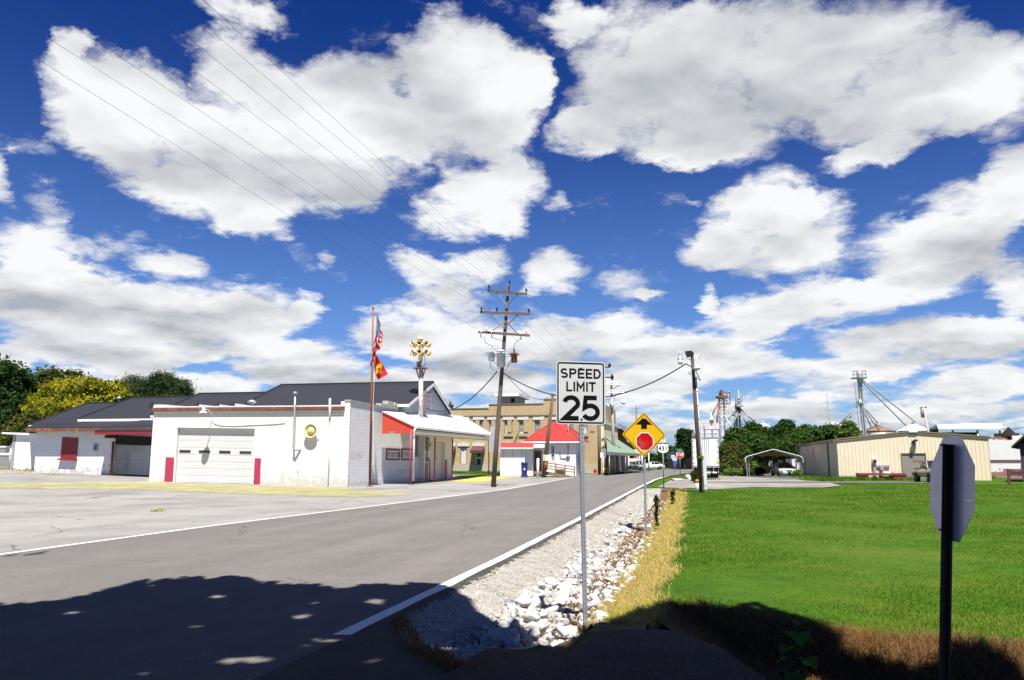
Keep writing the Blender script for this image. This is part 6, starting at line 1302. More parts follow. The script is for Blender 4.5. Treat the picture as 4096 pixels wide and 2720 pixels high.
# orange sign board
q0, q1 = at(2411, 1871, 97), at(2437, 1889, 97); g_ = gY(2424, 1893, 97); t = thing('warning_board', 'bright orange A frame board standing by the kerb', 'sign board', g_); w = MB(); w.par(V(q0.x, 97, q1.z), (q1.x - q0.x, 0, 0), (0, .25, q0.z - q1.z), (0, .05, 0)); bd = w.build('panel', simple('orange_yellow_board', (.75, .32, .02), .5), t)
w = MB(); w.par(V(q0.x + .12, 96.98, q1.z + .15), (q1.x - q0.x - .24, 0, 0), (0, .05, .12), (0, .01, 0)); w.build('stripe', simple('dark_orange', (.55, .1, .02), .5), bd)
for x in (q0.x + .1, q1.x - .1): w = MB(); w.tube(V(x, 97.3, g_.z), V(x, 97.2, q1.z + .1), .03); w.build('leg', M['galvdull'], t)
# grey sign backs in front of the brick corner
c = gY(2410, 1893, 95); t = thing('road_sign', 'grey back of a diamond sign with white plate before the green awning', 'road sign', c); f_ = Frame(V(c.x, 95, 0), (1, 0, 0)); w = MB(); p = at(*R5(615, 1155), 95); r = .62; w.prism([p + V(-r, 0, 0), p + V(0, 0, -r), p + V(r, 0, 0), p + V(0, 0, r)], (0, .02, 0)); w.build('sign_panel', M['galvdull'], t)
q = f_.px(*R5(563, 1148), *R5(597, 1205)); w = MB(); f_.box(w, q[0], q[1], .03, .05, q[2], q[3]); w.build('plate', M['white'], t); w = MB(); w.tube(c, V(p.x - .3, 95.03, p.z), .045); w.build('post', M['galv'], t)
for x, y in ((*R5(690, 1080),),): pass
c = gY(*R5(692, 1365), 101); t = thing('meter_pole', 'slim steel post with stacked meters before the green awning', 'post', c); w = MB(); w.tube(c, V(c.x, c.y, at(*R5(695, 1075), 101).z), .05); w.build('post', M['galv'], t); w = MB()
for k in range(3): w.lathe(c + V(0, -.1, .6 + .5 * k), (0, -1, 0), [(0, .17), (.15, .17), (.2, .1)], 10)
w.build('meter_box', M['steelblue'], t)
# trailer
p0 = at(2773, 1905, 75.5); TR = Frame(V(p0.x, p0.y, zf(p0.x, p0.y)), V(.976, -.216, 0).normalized(), n=V(-.216, -.976, 0).normalized())
tw = TR.uv(2877, 1850)[0]; tz = TR.uv(2820, 1751)[1]; tf = TR.uv(2820, R6(0, 1245)[1])[1]; TL = 15.5
t = thing('semi_trailer', 'tall white box trailer parked with its rear doors towards the street', 'trailer', TR.p(tw / 2, -TL / 2, 0))
m_trw = stripes_mat('white_trailer_side', (.74, .75, .77), A2, .6, .03, .4, .4)
m_trd = simple('white_trailer_door', (.76, .76, .77), .4, var=.05, dirt=(.55, .53, .5), dirt_amt=.25)
w = MB(); TR.box(w, 0, tw, -TL, -.06, tf, tz); bx = w.build('box', m_trw, t)
w = MB(); TR.box(w, .06, tw / 2 - .01, -.058, 0, tf + .05, tz - .08); TR.box(w, tw / 2 + .01, tw - .06, -.058, 0, tf + .05, tz - .08); dr = w.build('rear_door', m_trd, t)
w = MB(); TR.box(w, 0, .055, -.057, .03, tf, tz); TR.box(w, tw - .055, tw, -.057, .03, tf, tz); TR.box(w, .056, tw - .056, -.057, .03, tz - .075, tz); TR.box(w, .056, tw - .056, -.057, .03, tf, tf + .045); w.build('door_frame', M['galv'], t)
for x in (tw * .40, tw * .47, tw * .55, tw * .62): w = MB(); w.tube(TR.p(x, .03, tf + .06), TR.p(x, .03, tz - .1), .022, n=6); w.build('lock_rod', M['galvdull'], dr)
for s in (0.02, tw - .18):
    for k in range(5): h = lerp(tf + .3, tz - .3, k / 4); w = MB(); TR.box(w, s, s + .16, .031, .05, h, h + .045); w.build('hinge', M['galvdull'], dr)
q = TR.px(*R6(547, 1175), *R6(572, 1212), .02); w = MB(); TR.box(w, q[0], q[1], .001, .012, q[2], q[3]); w.build('sticker', simple('yellow_sticker', (.7, .55, .05), .5), dr)
q = TR.px(*R6(500, 975), *R6(552, 992)); text_mb('TRAILER', q[3] - q[2] + .06, TR, (q[0] + q[1]) / 2, (q[2] + q[3]) / 2, .002, depth=.004).build('lettering', M['galvdull'], dr) if False else None
w = MB(); TR.box(w, 0, tw, -.3, .02, tf - .16, tf - .003); bm_ = w.build('rear_sill', M['galvdull'], t)
for k in range(5): s = lerp(.1, tw - .25, k / 4); w = MB(); TR.box(w, s, s + .15, .021, .035, tf - .13, tf - .07); w.build('marker_light', M['red'], bm_)
w = MB(); TR.box(w, .25, tw - .25, -.08, .0, .48, .62); g_ = w.build('under_ride_bar', M['white_trim'], t)
w = MB(); TR.box(w, .5, .58, -.06, -.01, .62, tf - .16); TR.box(w, tw - .58, tw - .5, -.06, -.01, .62, tf - .16); w.build('guard_post', M['galvdull'], g_)
for k in range(6): s = lerp(.3, tw - .55, k / 5); w = MB(); TR.box(w, s, s + .25, .001, .012, .5, .6); w.build('reflector', M['red'] if k % 2 == 0 else M['white'], g_)
for oy in (-1.3, -2.6):
    for s in (.15, tw - .75):
        w = MB(); w.lathe(TR.p(s, oy, .5), TR.u, [(0, .3), (.0, .46), (.05, .5), (.55, .5), (.6, .46), (.6, .3)], 20); wh = w.build('wheel', M['rubber'], t); w = MB(); w.lathe(TR.p(s, oy, .5), TR.u, [(-.01, .27), (.61, .27)], 14); w.build('rim', M['galv'], wh)
w = MB(); TR.box(w, .5, tw - .5, -TL + 1, -.8, tf - .35, tf - .003); w.build('chassis', M['black'], t)
w = MB(); TR.box(w, tw - .85, tw - .1, -.62, -.6, .05, tf - .2); w.build('mud_flap', M['rubber'], t); w = MB(); TR.box(w, .1, .85, -.62, -.6, .05, tf - .2); w.build('mud_flap', M['rubber'], t)
for k in (3.5, 3.9): w = MB(); TR.box(w, .15, .3, -TL + k, -TL + k + .12, 0.1, tf - .35); TR.box(w, tw - .3, tw - .15, -TL + k, -TL + k + .12, .1, tf - .35); w.build('landing_leg', M['galvdull'], t) if k == 3.5 else None
# ------------------------------------------------------------------ cars
def car(name, label, loc, heading, L, W, H, body_m, kind='sedan', group=None):
    """x to the front of the car, y to its left; heading turns it about z"""
    t = thing(name, label, 'car' if kind == 'sedan' else 'pickup truck', loc)
    R = Matrix.Rotation(heading, 3, 'Z'); O = Vector(loc)
    T = lambda x, y, z: O + R @ V(x, y, z)
    hl = L / 2; hw = W / 2
    if kind == 'sedan':
        low = [(-hl, .34, .62, .72), (-hl + .12, .26, .80, .86), (-hl + .55, .2, .93, .95), (-hl + 1.2, .2, .95, 1.0), (0, .19, .93, 1.0), (hl - 1.5, .19, .90, 1.0), (hl - .8, .2, .82, .96), (hl - .25, .24, .72, .86), (hl, .34, .58, .66)]
        cab = [(-hl + .62, .94, .93, .80), (-hl + 1.35, .94, H - .06, .62), (-.25, .93, H, .64), (.25, .92, H - .03, .63), (hl - 1.35, .88, .89, .80)]
    else:
        low = [(-hl, .52, .98, .94), (-hl + .1, .46, 1.02, 1.0), (-.3, .42, 1.05, 1.0), (.7, .42, 1.05, 1.0), (hl - .5, .45, 1.02, .97), (hl - .08, .48, .96, .92), (hl, .55, .85, .86)]
        cab = [(-.35, 1.04, 1.05, .92), (-.28, 1.04, H - .04, .78), (.2, 1.04, H, .78), (.75, 1.04, H - .05, .76), (1.32, 1.03, 1.05, .90)]
    w = MB(); rings = []
    for (x, zb, zt, k) in low:
        r = hw * k; mid = lerp(zb, zt, .55)
        rings.append([T(x, y, z) for y, z in ((-r * .86, zb), (-r * .98, lerp(zb, mid, .4)), (-r, mid), (-r * .95, lerp(mid, zt, .8)), (-r * .82, zt), (-r * .4, zt + .035), (r * .4, zt + .035), (r * .82, zt), (r * .95, lerp(mid, zt, .8)), (r, mid), (r * .98, lerp(zb, mid, .4)), (r * .86, zb))])
    w.loft(rings); w.build('body', body_m, t)
    w = MB(); rings = [[T(x, y, z) for y, z in ((-hw * .86, zb), (-hw * lerp(.86, k, .5), lerp(zb, zt, .5)), (-hw * k, zt - .03 * (zt > zb + .1)), (-hw * k * .6, zt + .02), (hw * k * .6, zt + .02), (hw * k, zt - .03 * (zt > zb + .1)), (hw * lerp(.86, k, .5), lerp(zb, zt, .5)), (hw * .86, zb))] for (x, zb, zt, k) in cab]
    w.loft(rings); w.build('glasshouse', M['glass'], t)
    w = MB(); i0, i1 = 1, 3; rr = [[T(x, hw * y * k, z) for y, z in ((-1.02, zt - .06), (-.62, zt + .035), (.62, zt + .035), (1.02, zt - .06))] for (x, zb, zt, k) in cab[i0:i1 + 1]]; w.grid(rr)
    for sgn in (1, -1):
        for a, b in ((0, 1), (4, 3)):
            xa, za, ka = cab[a][0], cab[a][1], .865; xb, zb2, kb = cab[b][0], cab[b][2] - .04, cab[b][3] * 1.02; w.path([T(xa, sgn * hw * ka, za), T(lerp(xa, xb, .5), sgn * hw * lerp(.865, kb, .52), lerp(za, zb2, .5)), T(xb, sgn * hw * kb, zb2)], .045, 6)
        xm = cab[2][0] - (.1 if kind == 'sedan' else .35); w.path([T(xm, sgn * hw * .875, cab[2][1]), T(xm, sgn * hw * cab[2][3] * 1.03, H - .04)], .04, 6)
    w.build('roof', body_m, t)
    wr = .32 if kind == 'sedan' else .37
    for x in (-hl + L * .2, hl - L * .19):
        for sgn in (1, -1):
            c = T(x, sgn * (hw - .10), wr); ax = R @ V(0, sgn, 0); w = MB(); w.lathe(c, ax, [(-.12, wr * .6), (-.11, wr * .94), (-.06, wr), (.07, wr), (.11, wr * .94), (.11, wr * .64)], 22); wh = w.build('wheel', M['rubber'], t)
            w = MB(); w.lathe(c + ax * .085, ax, [(0, wr * .64), (.012, wr * .6), (.0, wr * .25), (.03, wr * .2), (.035, .01)], 16); w.build('rim', M['galv'], wh)
            w = MB(); w.lathe(c + ax * .0, ax, [(-.14, wr * 1.16), (.102, wr * 1.16)], 20); w.build('wheel_arch', M['black'], t)
    for sgn in (1, -1):
        xf = hl - (.10 if kind == 'sedan' else .02); w = MB(); zc = .66 if kind == 'sedan' else .84; w.loft([[T(xf + dx, sgn * hw * y, zc + z) for y, z in ((.34, -.07), (.74, -.06), (.78, .05), (.36, .07))] for dx in (-.12, .06)], smooth=False); w.build('headlight', simple('headlamp_glass', (.75, .76, .78), .15, var=.05), t)
        w = MB(); zc = .72 if kind == 'sedan' else .85; w.loft([[T(-hl + dx, sgn * hw * y, zc + z) for y, z in ((.5, -.07), (.84, -.07), (.84, .09), (.5, .09))] for dx in (-.02, .14)], smooth=False); w.build('tail_light', M['red'], t)
        w = MB(); p = T(cab[4][0] - .25, sgn * (hw * .86 + .12), cab[4][1] + .08); w.lathe(p, R @ V(1, 0, 0), [(-.06, .05), (-.05, .10), (.05, .09), (.08, .03)], 10); w.build('mirror', body_m if kind == 'sedan' else M['black'], t)
    w = MB(); zg_ = .62 if kind == 'sedan' else .80; w.loft([[T(hl + dx, hw * y, zg_ + z) for y, z in ((-.30, -.055), (.30, -.055), (.28, .06), (-.28, .06))] for dx in (-.08, .015)], smooth=False); w.build('grille', M['black'], t)
    w = MB(); w.loft([[T(hl + dx, hw * y, .42 + z) for y, z in ((-.18, -.07), (.18, -.07), (.18, .08), (-.18, .08))] for dx in (-.06, .03)], smooth=False); w.build('plate', M['black'], t)
    w = MB(); w.loft([[T(hl + dx, hw * y, .30 + z) for y, z in ((-.8, -.03), (.8, -.03), (.8, .03), (-.8, .03))] for dx in (-.2, .012)], smooth=False); w.build('bumper_slot', M['black'], t)
    for x in ((cab[2][0] - .12), cab[3][0] + .42):
        w = MB()
        for sgn in (1, -1): pass
    return t, T, hw, hl, cab
m_carw = simple('white_car_paint', (.72, .72, .72), .25, var=.03, coat=.6); m_cars = simple('silver_white_car_paint', (.56, .58, .60), .25, .2, var=.04, coat=.6); m_truck = simple('champagne_truck_paint', (.36, .30, .22), .35, .2, var=.08, coat=.4)
c = at(3137, 1901, 83.0); c.z = 0.03
car('car', 'white sedan facing the lawn under the metal carport', c, math.radians(-97), 5.0, 1.9, 1.42, m_cars)
c = at(2608, 1884.5, 158); c.z = zf(c.x, c.y); car('car', 'white sedan crossing at the far end of the street', c, math.radians(182), 4.9, 1.85, 1.46, m_carw)
c = at(2562, 1885, 141); c.z = zf(c.x, c.y); car('car', 'pale grey car parked nose out beside the white sedan', c, math.radians(-60), 4.6, 1.9, 1.6, m_cars)
# pickup with a red topped shell
c = at(3738, 1931, 61.0); c.z = zf(c.x, c.y)
t, T, hw, hl, cab = car('pickup_truck', 'beige pickup with red topped bed cover before the tan shed doors', c, math.radians(-101), 5.0, 1.78, 1.66, m_truck, 'pickup')
w = MB(); xs = (-hl + .06, -.42); w.loft([[T(x, y, z) for y, z in ((-hw * .98, 1.06), (-hw * .84, 1.58), (hw * .84, 1.58), (hw * .98, 1.06))] for x in xs], smooth=False); shl = w.build('bed_shell', m_truck, t)
w = MB(); w.loft([[T(x, y, z) for y, z in ((-hw * .87, 1.55), (-hw * .8, 1.66), (hw * .8, 1.66), (hw * .87, 1.55))] for x in (xs[0] - .03, xs[1] + .03)], smooth=False); w.build('shell_roof', simple('faded_red_roof', (.33, .055, .05), .5), shl)
for sgn in (1, -1):
    w = MB(); w.loft([[T(x, sgn * hw * (y + .012), z) for x, z in ((-hl + .3, 1.14), (-.6, 1.14), (-.7, 1.50), (-hl + .4, 1.50))] for y in ((.965,),)[0]] if False else [[T(x, sgn * (hw * yy + d_), z) for x, z, yy in ((-hl + .3, 1.14, .962), (-.6, 1.14, .962), (-.7, 1.50, .862), (-hl + .4, 1.50, .862))] for d_ in (0.0, .02)], smooth=False); w.build('shell_window', M['glassgrey'], shl)
w = MB(); w.loft([[T(x, y, z) for y, z in ((-hw * .95, .5), (hw * .95, .5), (hw * .95, .62), (-hw * .95, .62))] for x in (-hl - .1, -hl + .05)], smooth=False); w.build('rear_bumper', M['black'], t)
w = MB(); w.loft([[T(x, y, z) for y, z in ((-hw * .97, .5), (hw * .97, .5), (hw * .97, .66), (-hw * .97, .66))] for x in (hl - .08, hl + .10)], smooth=False); w.build('front_bumper', M['galvdull'], t)

# ------------------------------------------------------------------ carport
cl = at(2987, 1909, 82.0); KF = Frame(V(cl.x, cl.y, 0.0), V(.968, -.25, 0).normalized(), n=V(-.25, -.968, 0).normalized()); KW = KF.uv(3210, 1860)[0]; KD = 5.6
t = thing('carport', 'open metal carport with pale peaked roof over the white sedan', 'carport', KF.p(KW / 2, -KD / 2, 0))
ze_ = KF.uv(2985, 1832)[1]; zpk = KF.uv(3095, 1799)[1]; r_ = .35
def kprof(grow=0): 
    return [(0 - grow, ze_ - .45), (0 - grow, ze_ - .1), (.06, ze_ + .05 + grow), (.25, ze_ + .15 + grow), (KW / 2, zpk + grow), (KW - .25, ze_ + .15 + grow), (KW - .06, ze_ + .05 + grow), (KW + grow, ze_ - .1), (KW + grow, ze_ - .45)]
m_kroof = simple('pale_carport_roof', (.40, .345, .26), .5, .1, var=.06)
w = MB(); w.grid([[KF.p(s, o, h) for s, h in kprof(.03)] for o in (0.3, -KD)], False); w.grid([[KF.p(s, o, h) for s, h in kprof(.0)] for o in (0.3, -KD)], False); rf = w.build('roof', m_kroof, t)
w = MB(); P_ = kprof(.05)
w.path([KF.p(s, .32, h) for s, h in P_], .028, 6); w.build('edge_trim', M['white'], rf)
w = MB(); KF.poly(w, [(.5, ze_ + .22), (KW / 2, zpk - .08), (KW - .5, ze_ + .22)], -KD + .02, -KD + .08); w.build('gable_panel', siding_mat('tan_gable_sheet', (.50, .42, .27), .22), t)
for o in (0.0, -KD * .5, -KD + .1):
    for s in (0.06, KW - .06):
        w = MB(); a, b = KF.p(s, o, -.02), KF.p(s, o, ze_ - .05); w.tube(a, b, .04, n=6); w.tube(a + KF.u * (.22 if s < 1 else -.22), b + KF.u * (.22 if s < 1 else -.22) - V(0, 0, .02), .03, n=6) if o == 0 and s < 1 else None; w.tube(b - V(0, 0, .6), b + KF.u * (.6 if s < 1 else -.6) + V(0, 0, .22), .025, n=5); w.build('post', M['galv'], t)
w = MB(); KF.box(w, -.03, .03, -KD, .0, .0, ze_ - .5); w.build('side_panel', stripes_mat('carport_side_sheet', (.50, .51, .55), A2, .3, .12, .4), t) if False else None
w = MB(); w.tube(KF.p(.06, 0, .02), KF.p(.06, -KD, .02), .04, n=6); w.tube(KF.p(KW - .06, 0, .02), KF.p(KW - .06, -KD, .02), .04, n=6); w.build('base_rail', M['galv'], t)

# ------------------------------------------------------------------ tan metal building
tl, tr_ = at(3357, 1919, 70.0), at(3967, 1915, 67.2)
TF = Frame(V(tl.x, tl.y, 0), V(tr_.x - tl.x, tr_.y - tl.y, 0).normalized()); TF.n = V(TF.u.y, -TF.u.x, 0)
if TF.n.y > 0: TF.n = -TF.n
TW = (V(tr_.x, tr_.y, 0) - V(tl.x, tl.y, 0)).length
hl_, hr_ = TF.uv(3353, 1758)[1], TF.uv(3958, 1748)[1]; sp_, hp_ = TF.uv(3651, 1729)
tb = thing('metal_building', 'long low tan ribbed metal building with grey double doors', 'building', TF.p(TW / 2, -12, 0))
m_tan = simple('tan_ribbed_sheet', (.68, .59, .44), .5, var=.05, scale=.7, dirt=(.5, .42, .3), dirt_amt=.25)
def ribbed(mb, F, s0, s1, top, h0, pitch, dep, o=0.0):
    pts = []; s = s0
    while s < s1 - 1e-3:
        for ds, oo in ((0, 0), (pitch * .78, 0), (pitch * .83, dep), (pitch * .95, dep)):
            if s + ds <= s1: pts.append((s + ds, oo))
        s += pitch
    pts.append((s1, 0))
    mb.grid([[F.p(a, o + b, h0) for a, b in pts], [F.p(a, o + b, top(a)) for a, b in pts]], False)
topf = lambda s: lerp(hl_, hp_, s / sp_) if s < sp_ else lerp(hp_, hr_, (s - sp_) / (TW - sp_))
qd = TF.px(R7x := 3250 + .3583 * 1005, 1450 + .3583 * 1022, 3250 + .3583 * 1265, 1450 + .3583 * 1300)
w = MB(); ribbed(w, TF, 0, qd[0], topf, -.2, 0.31, .03); ribbed(w, TF, qd[1], TW, topf, -.2, 0.31, .03)
n0 = len(w.v); ribbed(w, TF, qd[0], qd[1], topf, qd[3], 0.31, .03); w.build('front_wall', m_tan, tb)
def R7(x, y): return 3250 + .3583 * x, 1450 + .3583 * y
SW = Frame(V(tl.x, tl.y, 0), V(.225, .974, 0).normalized(), n=V(-.974, .225, 0)); SL_ = 28.0
w = MB(); ribbed(w, SW, 0.002, SL_, lambda s: hl_, -.2, 0.31, .03, .02); w.build('side_wall', m_tan, tb)
SWr = Frame(TF.p(TW, 0, 0), V(.225, .974, 0).normalized(), n=V(.974, -.225, 0)); w = MB(); ribbed(w, SWr, 0.002, SL_, lambda s: hr_, -.2, 0.31, .03, .02); w.build('side_wall', m_tan, tb)
bk = V(.225, .974, 0).normalized() * SL_
w = MB(); A_, B_, C_ = TF.p(-.15, .06, hl_ - .02), TF.p(sp_, .06, hp_ + .05), TF.p(TW + .15, .06, hr_ - .02)
w.prism([A_, B_, B_ + bk, A_ + bk], (0, 0, .08)); w.prism([B_, C_, C_ + bk, B_ + bk], (0, 0, .08)); rf = w.build('roof', simple('tan_roof_sheet', (.40, .35, .27), .45, var=.1), tb)
m_bronze = simple('dark_tan_trim', (.20, .155, .085), .5, var=.15)
w = MB()
for a, b in ((A_, B_), (B_, C_)): w.par(a - V(0, 0, .16), b - a, TF.n * .03, (0, 0, .13)); w.par(a - V(0, 0, .02), b - a, TF.n * .06, (0, 0, .11))
w.build('rake_trim', m_bronze, rf); w = MB(); w.par(A_ - V(0, 0, .2), bk, SW.n * .14, (0, 0, .2)); w.build('gutter', m_bronze, rf)
w = MB(); w.par(B_ + TF.u * -.35 + TF.n * .13 + V(0, 0, -.06), TF.u * .7, TF.n * -.5, (0, 0, .17)); w.build('ridge_cap', M['white_trim'], rf)
for px in (3320, 3201): w = MB(); s = SW.uv(px, 1850)[0]; SW.box(w, s - .1, s + .1, .07, .2, 0, hl_ - .2); w.build('downspout', m_bronze, tb)
q = SW.px(3250, 1788, 3259, 1836); w = MB(); SW.box(w, q[0] - .15, q[1] + .15, .072, .10, q[2], q[3]); w.build('window', MATS['tan_roof_sheet'], tb)
for k in (0, 1):
    a, b = lerp(qd[0], qd[1], k * .5) + .01, lerp(qd[0], qd[1], k * .5 + .5) - .01; w = MB(); TF.box(w, a, b, -.06, 0, -.1, qd[3] - .02); w.build('door', simple('grey_metal_door', (.22, .21, .19), .5, var=.08), tb)
w = MB(); TF.box(w, qd[0] - .08, qd[0] + .0, -.06, .07, -.1, qd[3]); TF.box(w, qd[1], qd[1] + .08, -.06, .07, -.1, qd[3]); TF.box(w, qd[0] - .08, qd[1] + .08, -.06, .07, qd[3] + .002, qd[3] + .09); w.build('door_frame', m_bronze, tb)
q = TF.uv(*R7(1125, 886)); w = MB(); TF.box(w, q[0] - .12, q[0] + .12, .05, .16, q[1] - .1, q[1] + .12); TF.box(w, q[0] - .22, q[0] + .05, .16, .5, q[1] - .25, q[1] - .05); TF.box(w, q[0] + .0, q[0] + .25, .16, .45, q[1] + .02, q[1] + .2); w.build('floodlight', M['black'], tb)
q = TF.px(*R7(664, 1077), *R7(711, 1125)); w = MB(); TF.box(w, q[0], q[1], .052, .25, q[2], q[3]); mb_ = w.build('meter_box', M['steelblue'], tb)
w = MB(); c_ = ((q[0] + q[1]) / 2, (q[2] + q[3]) / 2); w.lathe(TF.p(c_[0], .25, c_[1]), TF.n, [(0, .14), (.1, .14), (.13, .08)], 14); w.build('meter', M['glass'], mb_)
w = MB(); TF.box(w, c_[0] - .12, c_[0] + .08, .053, .18, 0, q[2]); TF.box(w, c_[0] + .1, c_[0] + 1.2, .053, .15, q[2] - .32, q[2] - .15); w.build('conduit', M['galv'], tb)
q = TF.px(*R7(750, 1155), *R7(785, 1200)); w = MB(); TF.box(w, q[0], q[1], .052, .3, q[2], q[3]); TF.box(w, q[0] + .08, q[1] - .08, .053, .2, q[2] - .35, q[2]); w.path([TF.p(q[0] + .2, .15, q[2] - .3), TF.p(q[1] + .5, .15, q[2] - .28), TF.p(q[1] + .75, .15, q[2] - .1), TF.p(q[1] + .8, .15, q[2] - .4)], .05, 6); w.build('junction_box', M['galv'], tb)
# rust red loading bench
q = TF.px(*R7(515, 1236), *R7(1050, 1300), 1.6); t = thing('loading_dock', 'low rust red steel dock frame along the tan wall', 'loading dock', TF.p((q[0] + q[1]) / 2, 1.0, 0)); m_rr = simple('rust_red_steel', (.17, .045, .03), .7, var=.25)
w = MB(); TF.box(w, q[0], q[1], .3, 1.6, q[3] - .18, q[3]); w.build('deck', m_rr, t)
for s0, s1 in ((q[0], q[0] + .8), (q[1] - 1.0, q[1])): w = MB(); TF.box(w, s0, s1, .35, 1.55, -.1, q[3] - .182); w.build('end_box', m_rr, t)
for k in (.5, .68): w = MB(); s = lerp(q[0], q[1], k); TF.box(w, s - .03, s + .03, 1.4, 1.5, -.1, q[3] - .182); w.build('leg', m_rr, t)

# ------------------------------------------------------------------ grain elevators and bins
def ladder(mb, p0, p1, wd, step=.45, u=V(1, 0, 0)):
    mb.tube(p0 - u * wd / 2, p1 - u * wd / 2, .04, n=4); mb.tube(p0 + u * wd / 2, p1 + u * wd / 2, .04, n=4); n = int((p1 - p0).length / step)
    for i in range(n): p = p0.lerp(p1, i / n); mb.tube(p - u * wd / 2, p + u * wd / 2, .025, n=4)
def cage(mb, c, rx, z0, z1):
    for z in (z0, lerp(z0, z1, .5), z1):
        for a in range(12):
            a0, a1 = 2 * math.pi * a / 12, 2 * math.pi * (a + 1) / 12; mb.tube(c + V(rx * math.cos(a0), rx * math.sin(a0), z), c + V(rx * math.cos(a1), rx * math.sin(a1), z), .04, n=4)
    for a in range(8): a0 = 2 * math.pi * a / 8; mb.tube(c + V(rx * math.cos(a0), rx * math.sin(a0), z0), c + V(rx * math.cos(a0), rx * math.sin(a0), z1), .035, n=4)
def grain_bin(label, px0, px1, py_e, py_t, Y, roof_m, name='grain_bin', neck=True):
    a, b, tp = at(px0, py_e, Y), at(px1, py_e, Y), at((px0 + px1) / 2, py_t, Y); r = (b.x - a.x) / 2; c = V((a.x + b.x) / 2, Y, 0)
    t = thing(name, label, 'grain bin', c); w = MB(); n = 40; z = 0.0; prof = []
    while z < a.z: prof += [(z, r), (z + .12, r + .05), (z + .24, r)]; z += .24
    w.lathe(c, (0, 0, 1), prof, n); w.build('wall', stripes_mat('corrugated_bin_' + name + label[:6], (.42, .44, .45), (0, 0, 1), .8, .05, .4, .45, .4), t)
    w = MB(); w.lathe(c, (0, 0, 1), [(a.z - .05, r * 1.04), (a.z + .03, r * 1.04), (tp.z, r * .12)], n)
    for k in range(n // 2): th = 2 * math.pi * k / (n // 2); d_ = V(math.cos(th), math.sin(th), 0); w.tube(c + d_ * r * 1.03 + V(0, 0, a.z + .03), c + d_ * r * .14 + V(0, 0, tp.z), .07, n=4)
    rf = w.build('roof', roof_m, t); w = MB(); w.lathe(c, (0, 0, 1), [(tp.z - .1, r * .14), (tp.z + .35, r * .14), (tp.z + .4, r * .05)], 12); w.build('cap', M['galv'], rf)
    return c, tp
m_rustroof = simple('rusty_bin_roof', (.20, .105, .065), .75, .0, var=.3, scale=.5, dirt=(.34, .30, .26), dirt_amt=.7); m_whiteroof = simple('white_bin_roof', (.62, .63, .64), .45, .1, var=.08)
YE = 125.0
c1, tp1 = grain_bin('round grain bin with rusty brown conical roof behind the tan building', *[R7(560, 0)[0], R7(910, 0)[0]], R7(0, 768)[1], R7(0, 706)[1], YE + 4, m_rustroof)
c2_, tp2 = grain_bin('round grain bin with pale conical roof behind the tan building', *[R7(975, 0)[0], R7(1285, 0)[0]], R7(0, 765)[1], R7(0, 690)[1], YE + 8, m_whiteroof)
eb, et = at(*R7(532, 800), YE), at(*R7(513, 118), YE); eb.z = 0
t = thing('grain_elevator', 'tall silver grain leg tower with long spouts to the bins', 'grain elevator', eb); m_leg = simple('silver_leg_steel', (.36, .37, .385), .45, .3, var=.12, scale=.6, dirt=(.25, .14, .09), dirt_amt=.5)
base_top = V(et.x, YE, et.z); bb = V(et.x + .3, YE, 0)
w = MB(); w.par(bb + V(-.1, 0, 0), base_top - bb + V(0, 0, 0), V(.21, 0, 0), V(0, .3, 0)); w.par(bb + V(.28, 0, 0), base_top - bb - V(0, 0, .4), V(.19, 0, 0), V(0, .4, 0)); w.build('leg', m_leg, t)
w = MB(); w.lathe(base_top + V(.25, .2, -1.6), (0, 0, 1), [(0, .34), (.3, .46), (1.3, .46), (1.7, .40), (1.95, .28), (2.0, .1)], 16); w.build('head', M['galv'], t)
w = MB(); ladder(w, bb + V(-.6, -.2, 5), base_top + V(-.6, -.2, -1.5), .45)
for k in range(16): z = lerp(6, et.z - 2, k / 15); w.path([V(lerp(bb.x, et.x, k / 15) - .6 + .3 * math.cos(a), YE - .2 - .35 * math.sin(a), z) for a in np.linspace(0, math.pi, 6)], .025, 4)
w; w.build('ladder', M['galvdull'], t)
w = MB(); zpl = at(*R7(515, 172), YE).z; w.box(et.x - 1.0, et.x + 1.1, YE - .6, YE + .9, zpl - .12, zpl); cage(w, V(et.x + .15, YE, zpl), 1.0, .05, 1.1); w.build('platform', M['galvdull'], t)
sp0, sp1 = at(*R7(535, 195), YE), at(*R7(530, 455), YE); w = MB(); w.lathe(sp1 - V(0, 0, .3), (0, 0, 1), [(0, .3), (.4, .45), (.9, .2)], 12); w.build('distributor', M['galv'], t)
for a, (x, y), yy in ((sp0, (1050, 712), YE + 6), (sp0 + V(.3, 0, 0), (1155, 672), YE + 8), (sp1, (745, 692), YE + 4), (sp1, (655, 720), YE + 2), (sp1, (755, 778), YE + 1), (sp1, (250, 740), YE + 1), (sp1 - V(.2, 0, .2), (270, 765), YE - 1)):
    w = MB(); w.tube(a, at(*R7(x, y), yy), .09, n=8); w.build('spout', m_leg if x > 300 else simple('dull_spout', (.24, .20, .19), .6, .3, var=.3), t)
w = MB(); w.tube(at(*R7(228, 830), YE), at(*R7(222, 665), YE), .22, n=8); w.tube(V(at(*R7(228, 830), YE).x, YE, 0), at(*R7(228, 830), YE), .22, n=8); w.tube(at(*R7(222, 665), YE), at(*R7(290, 690), YE), .05, n=5); w.build('stand_pipe', M['rustwhite'], t)
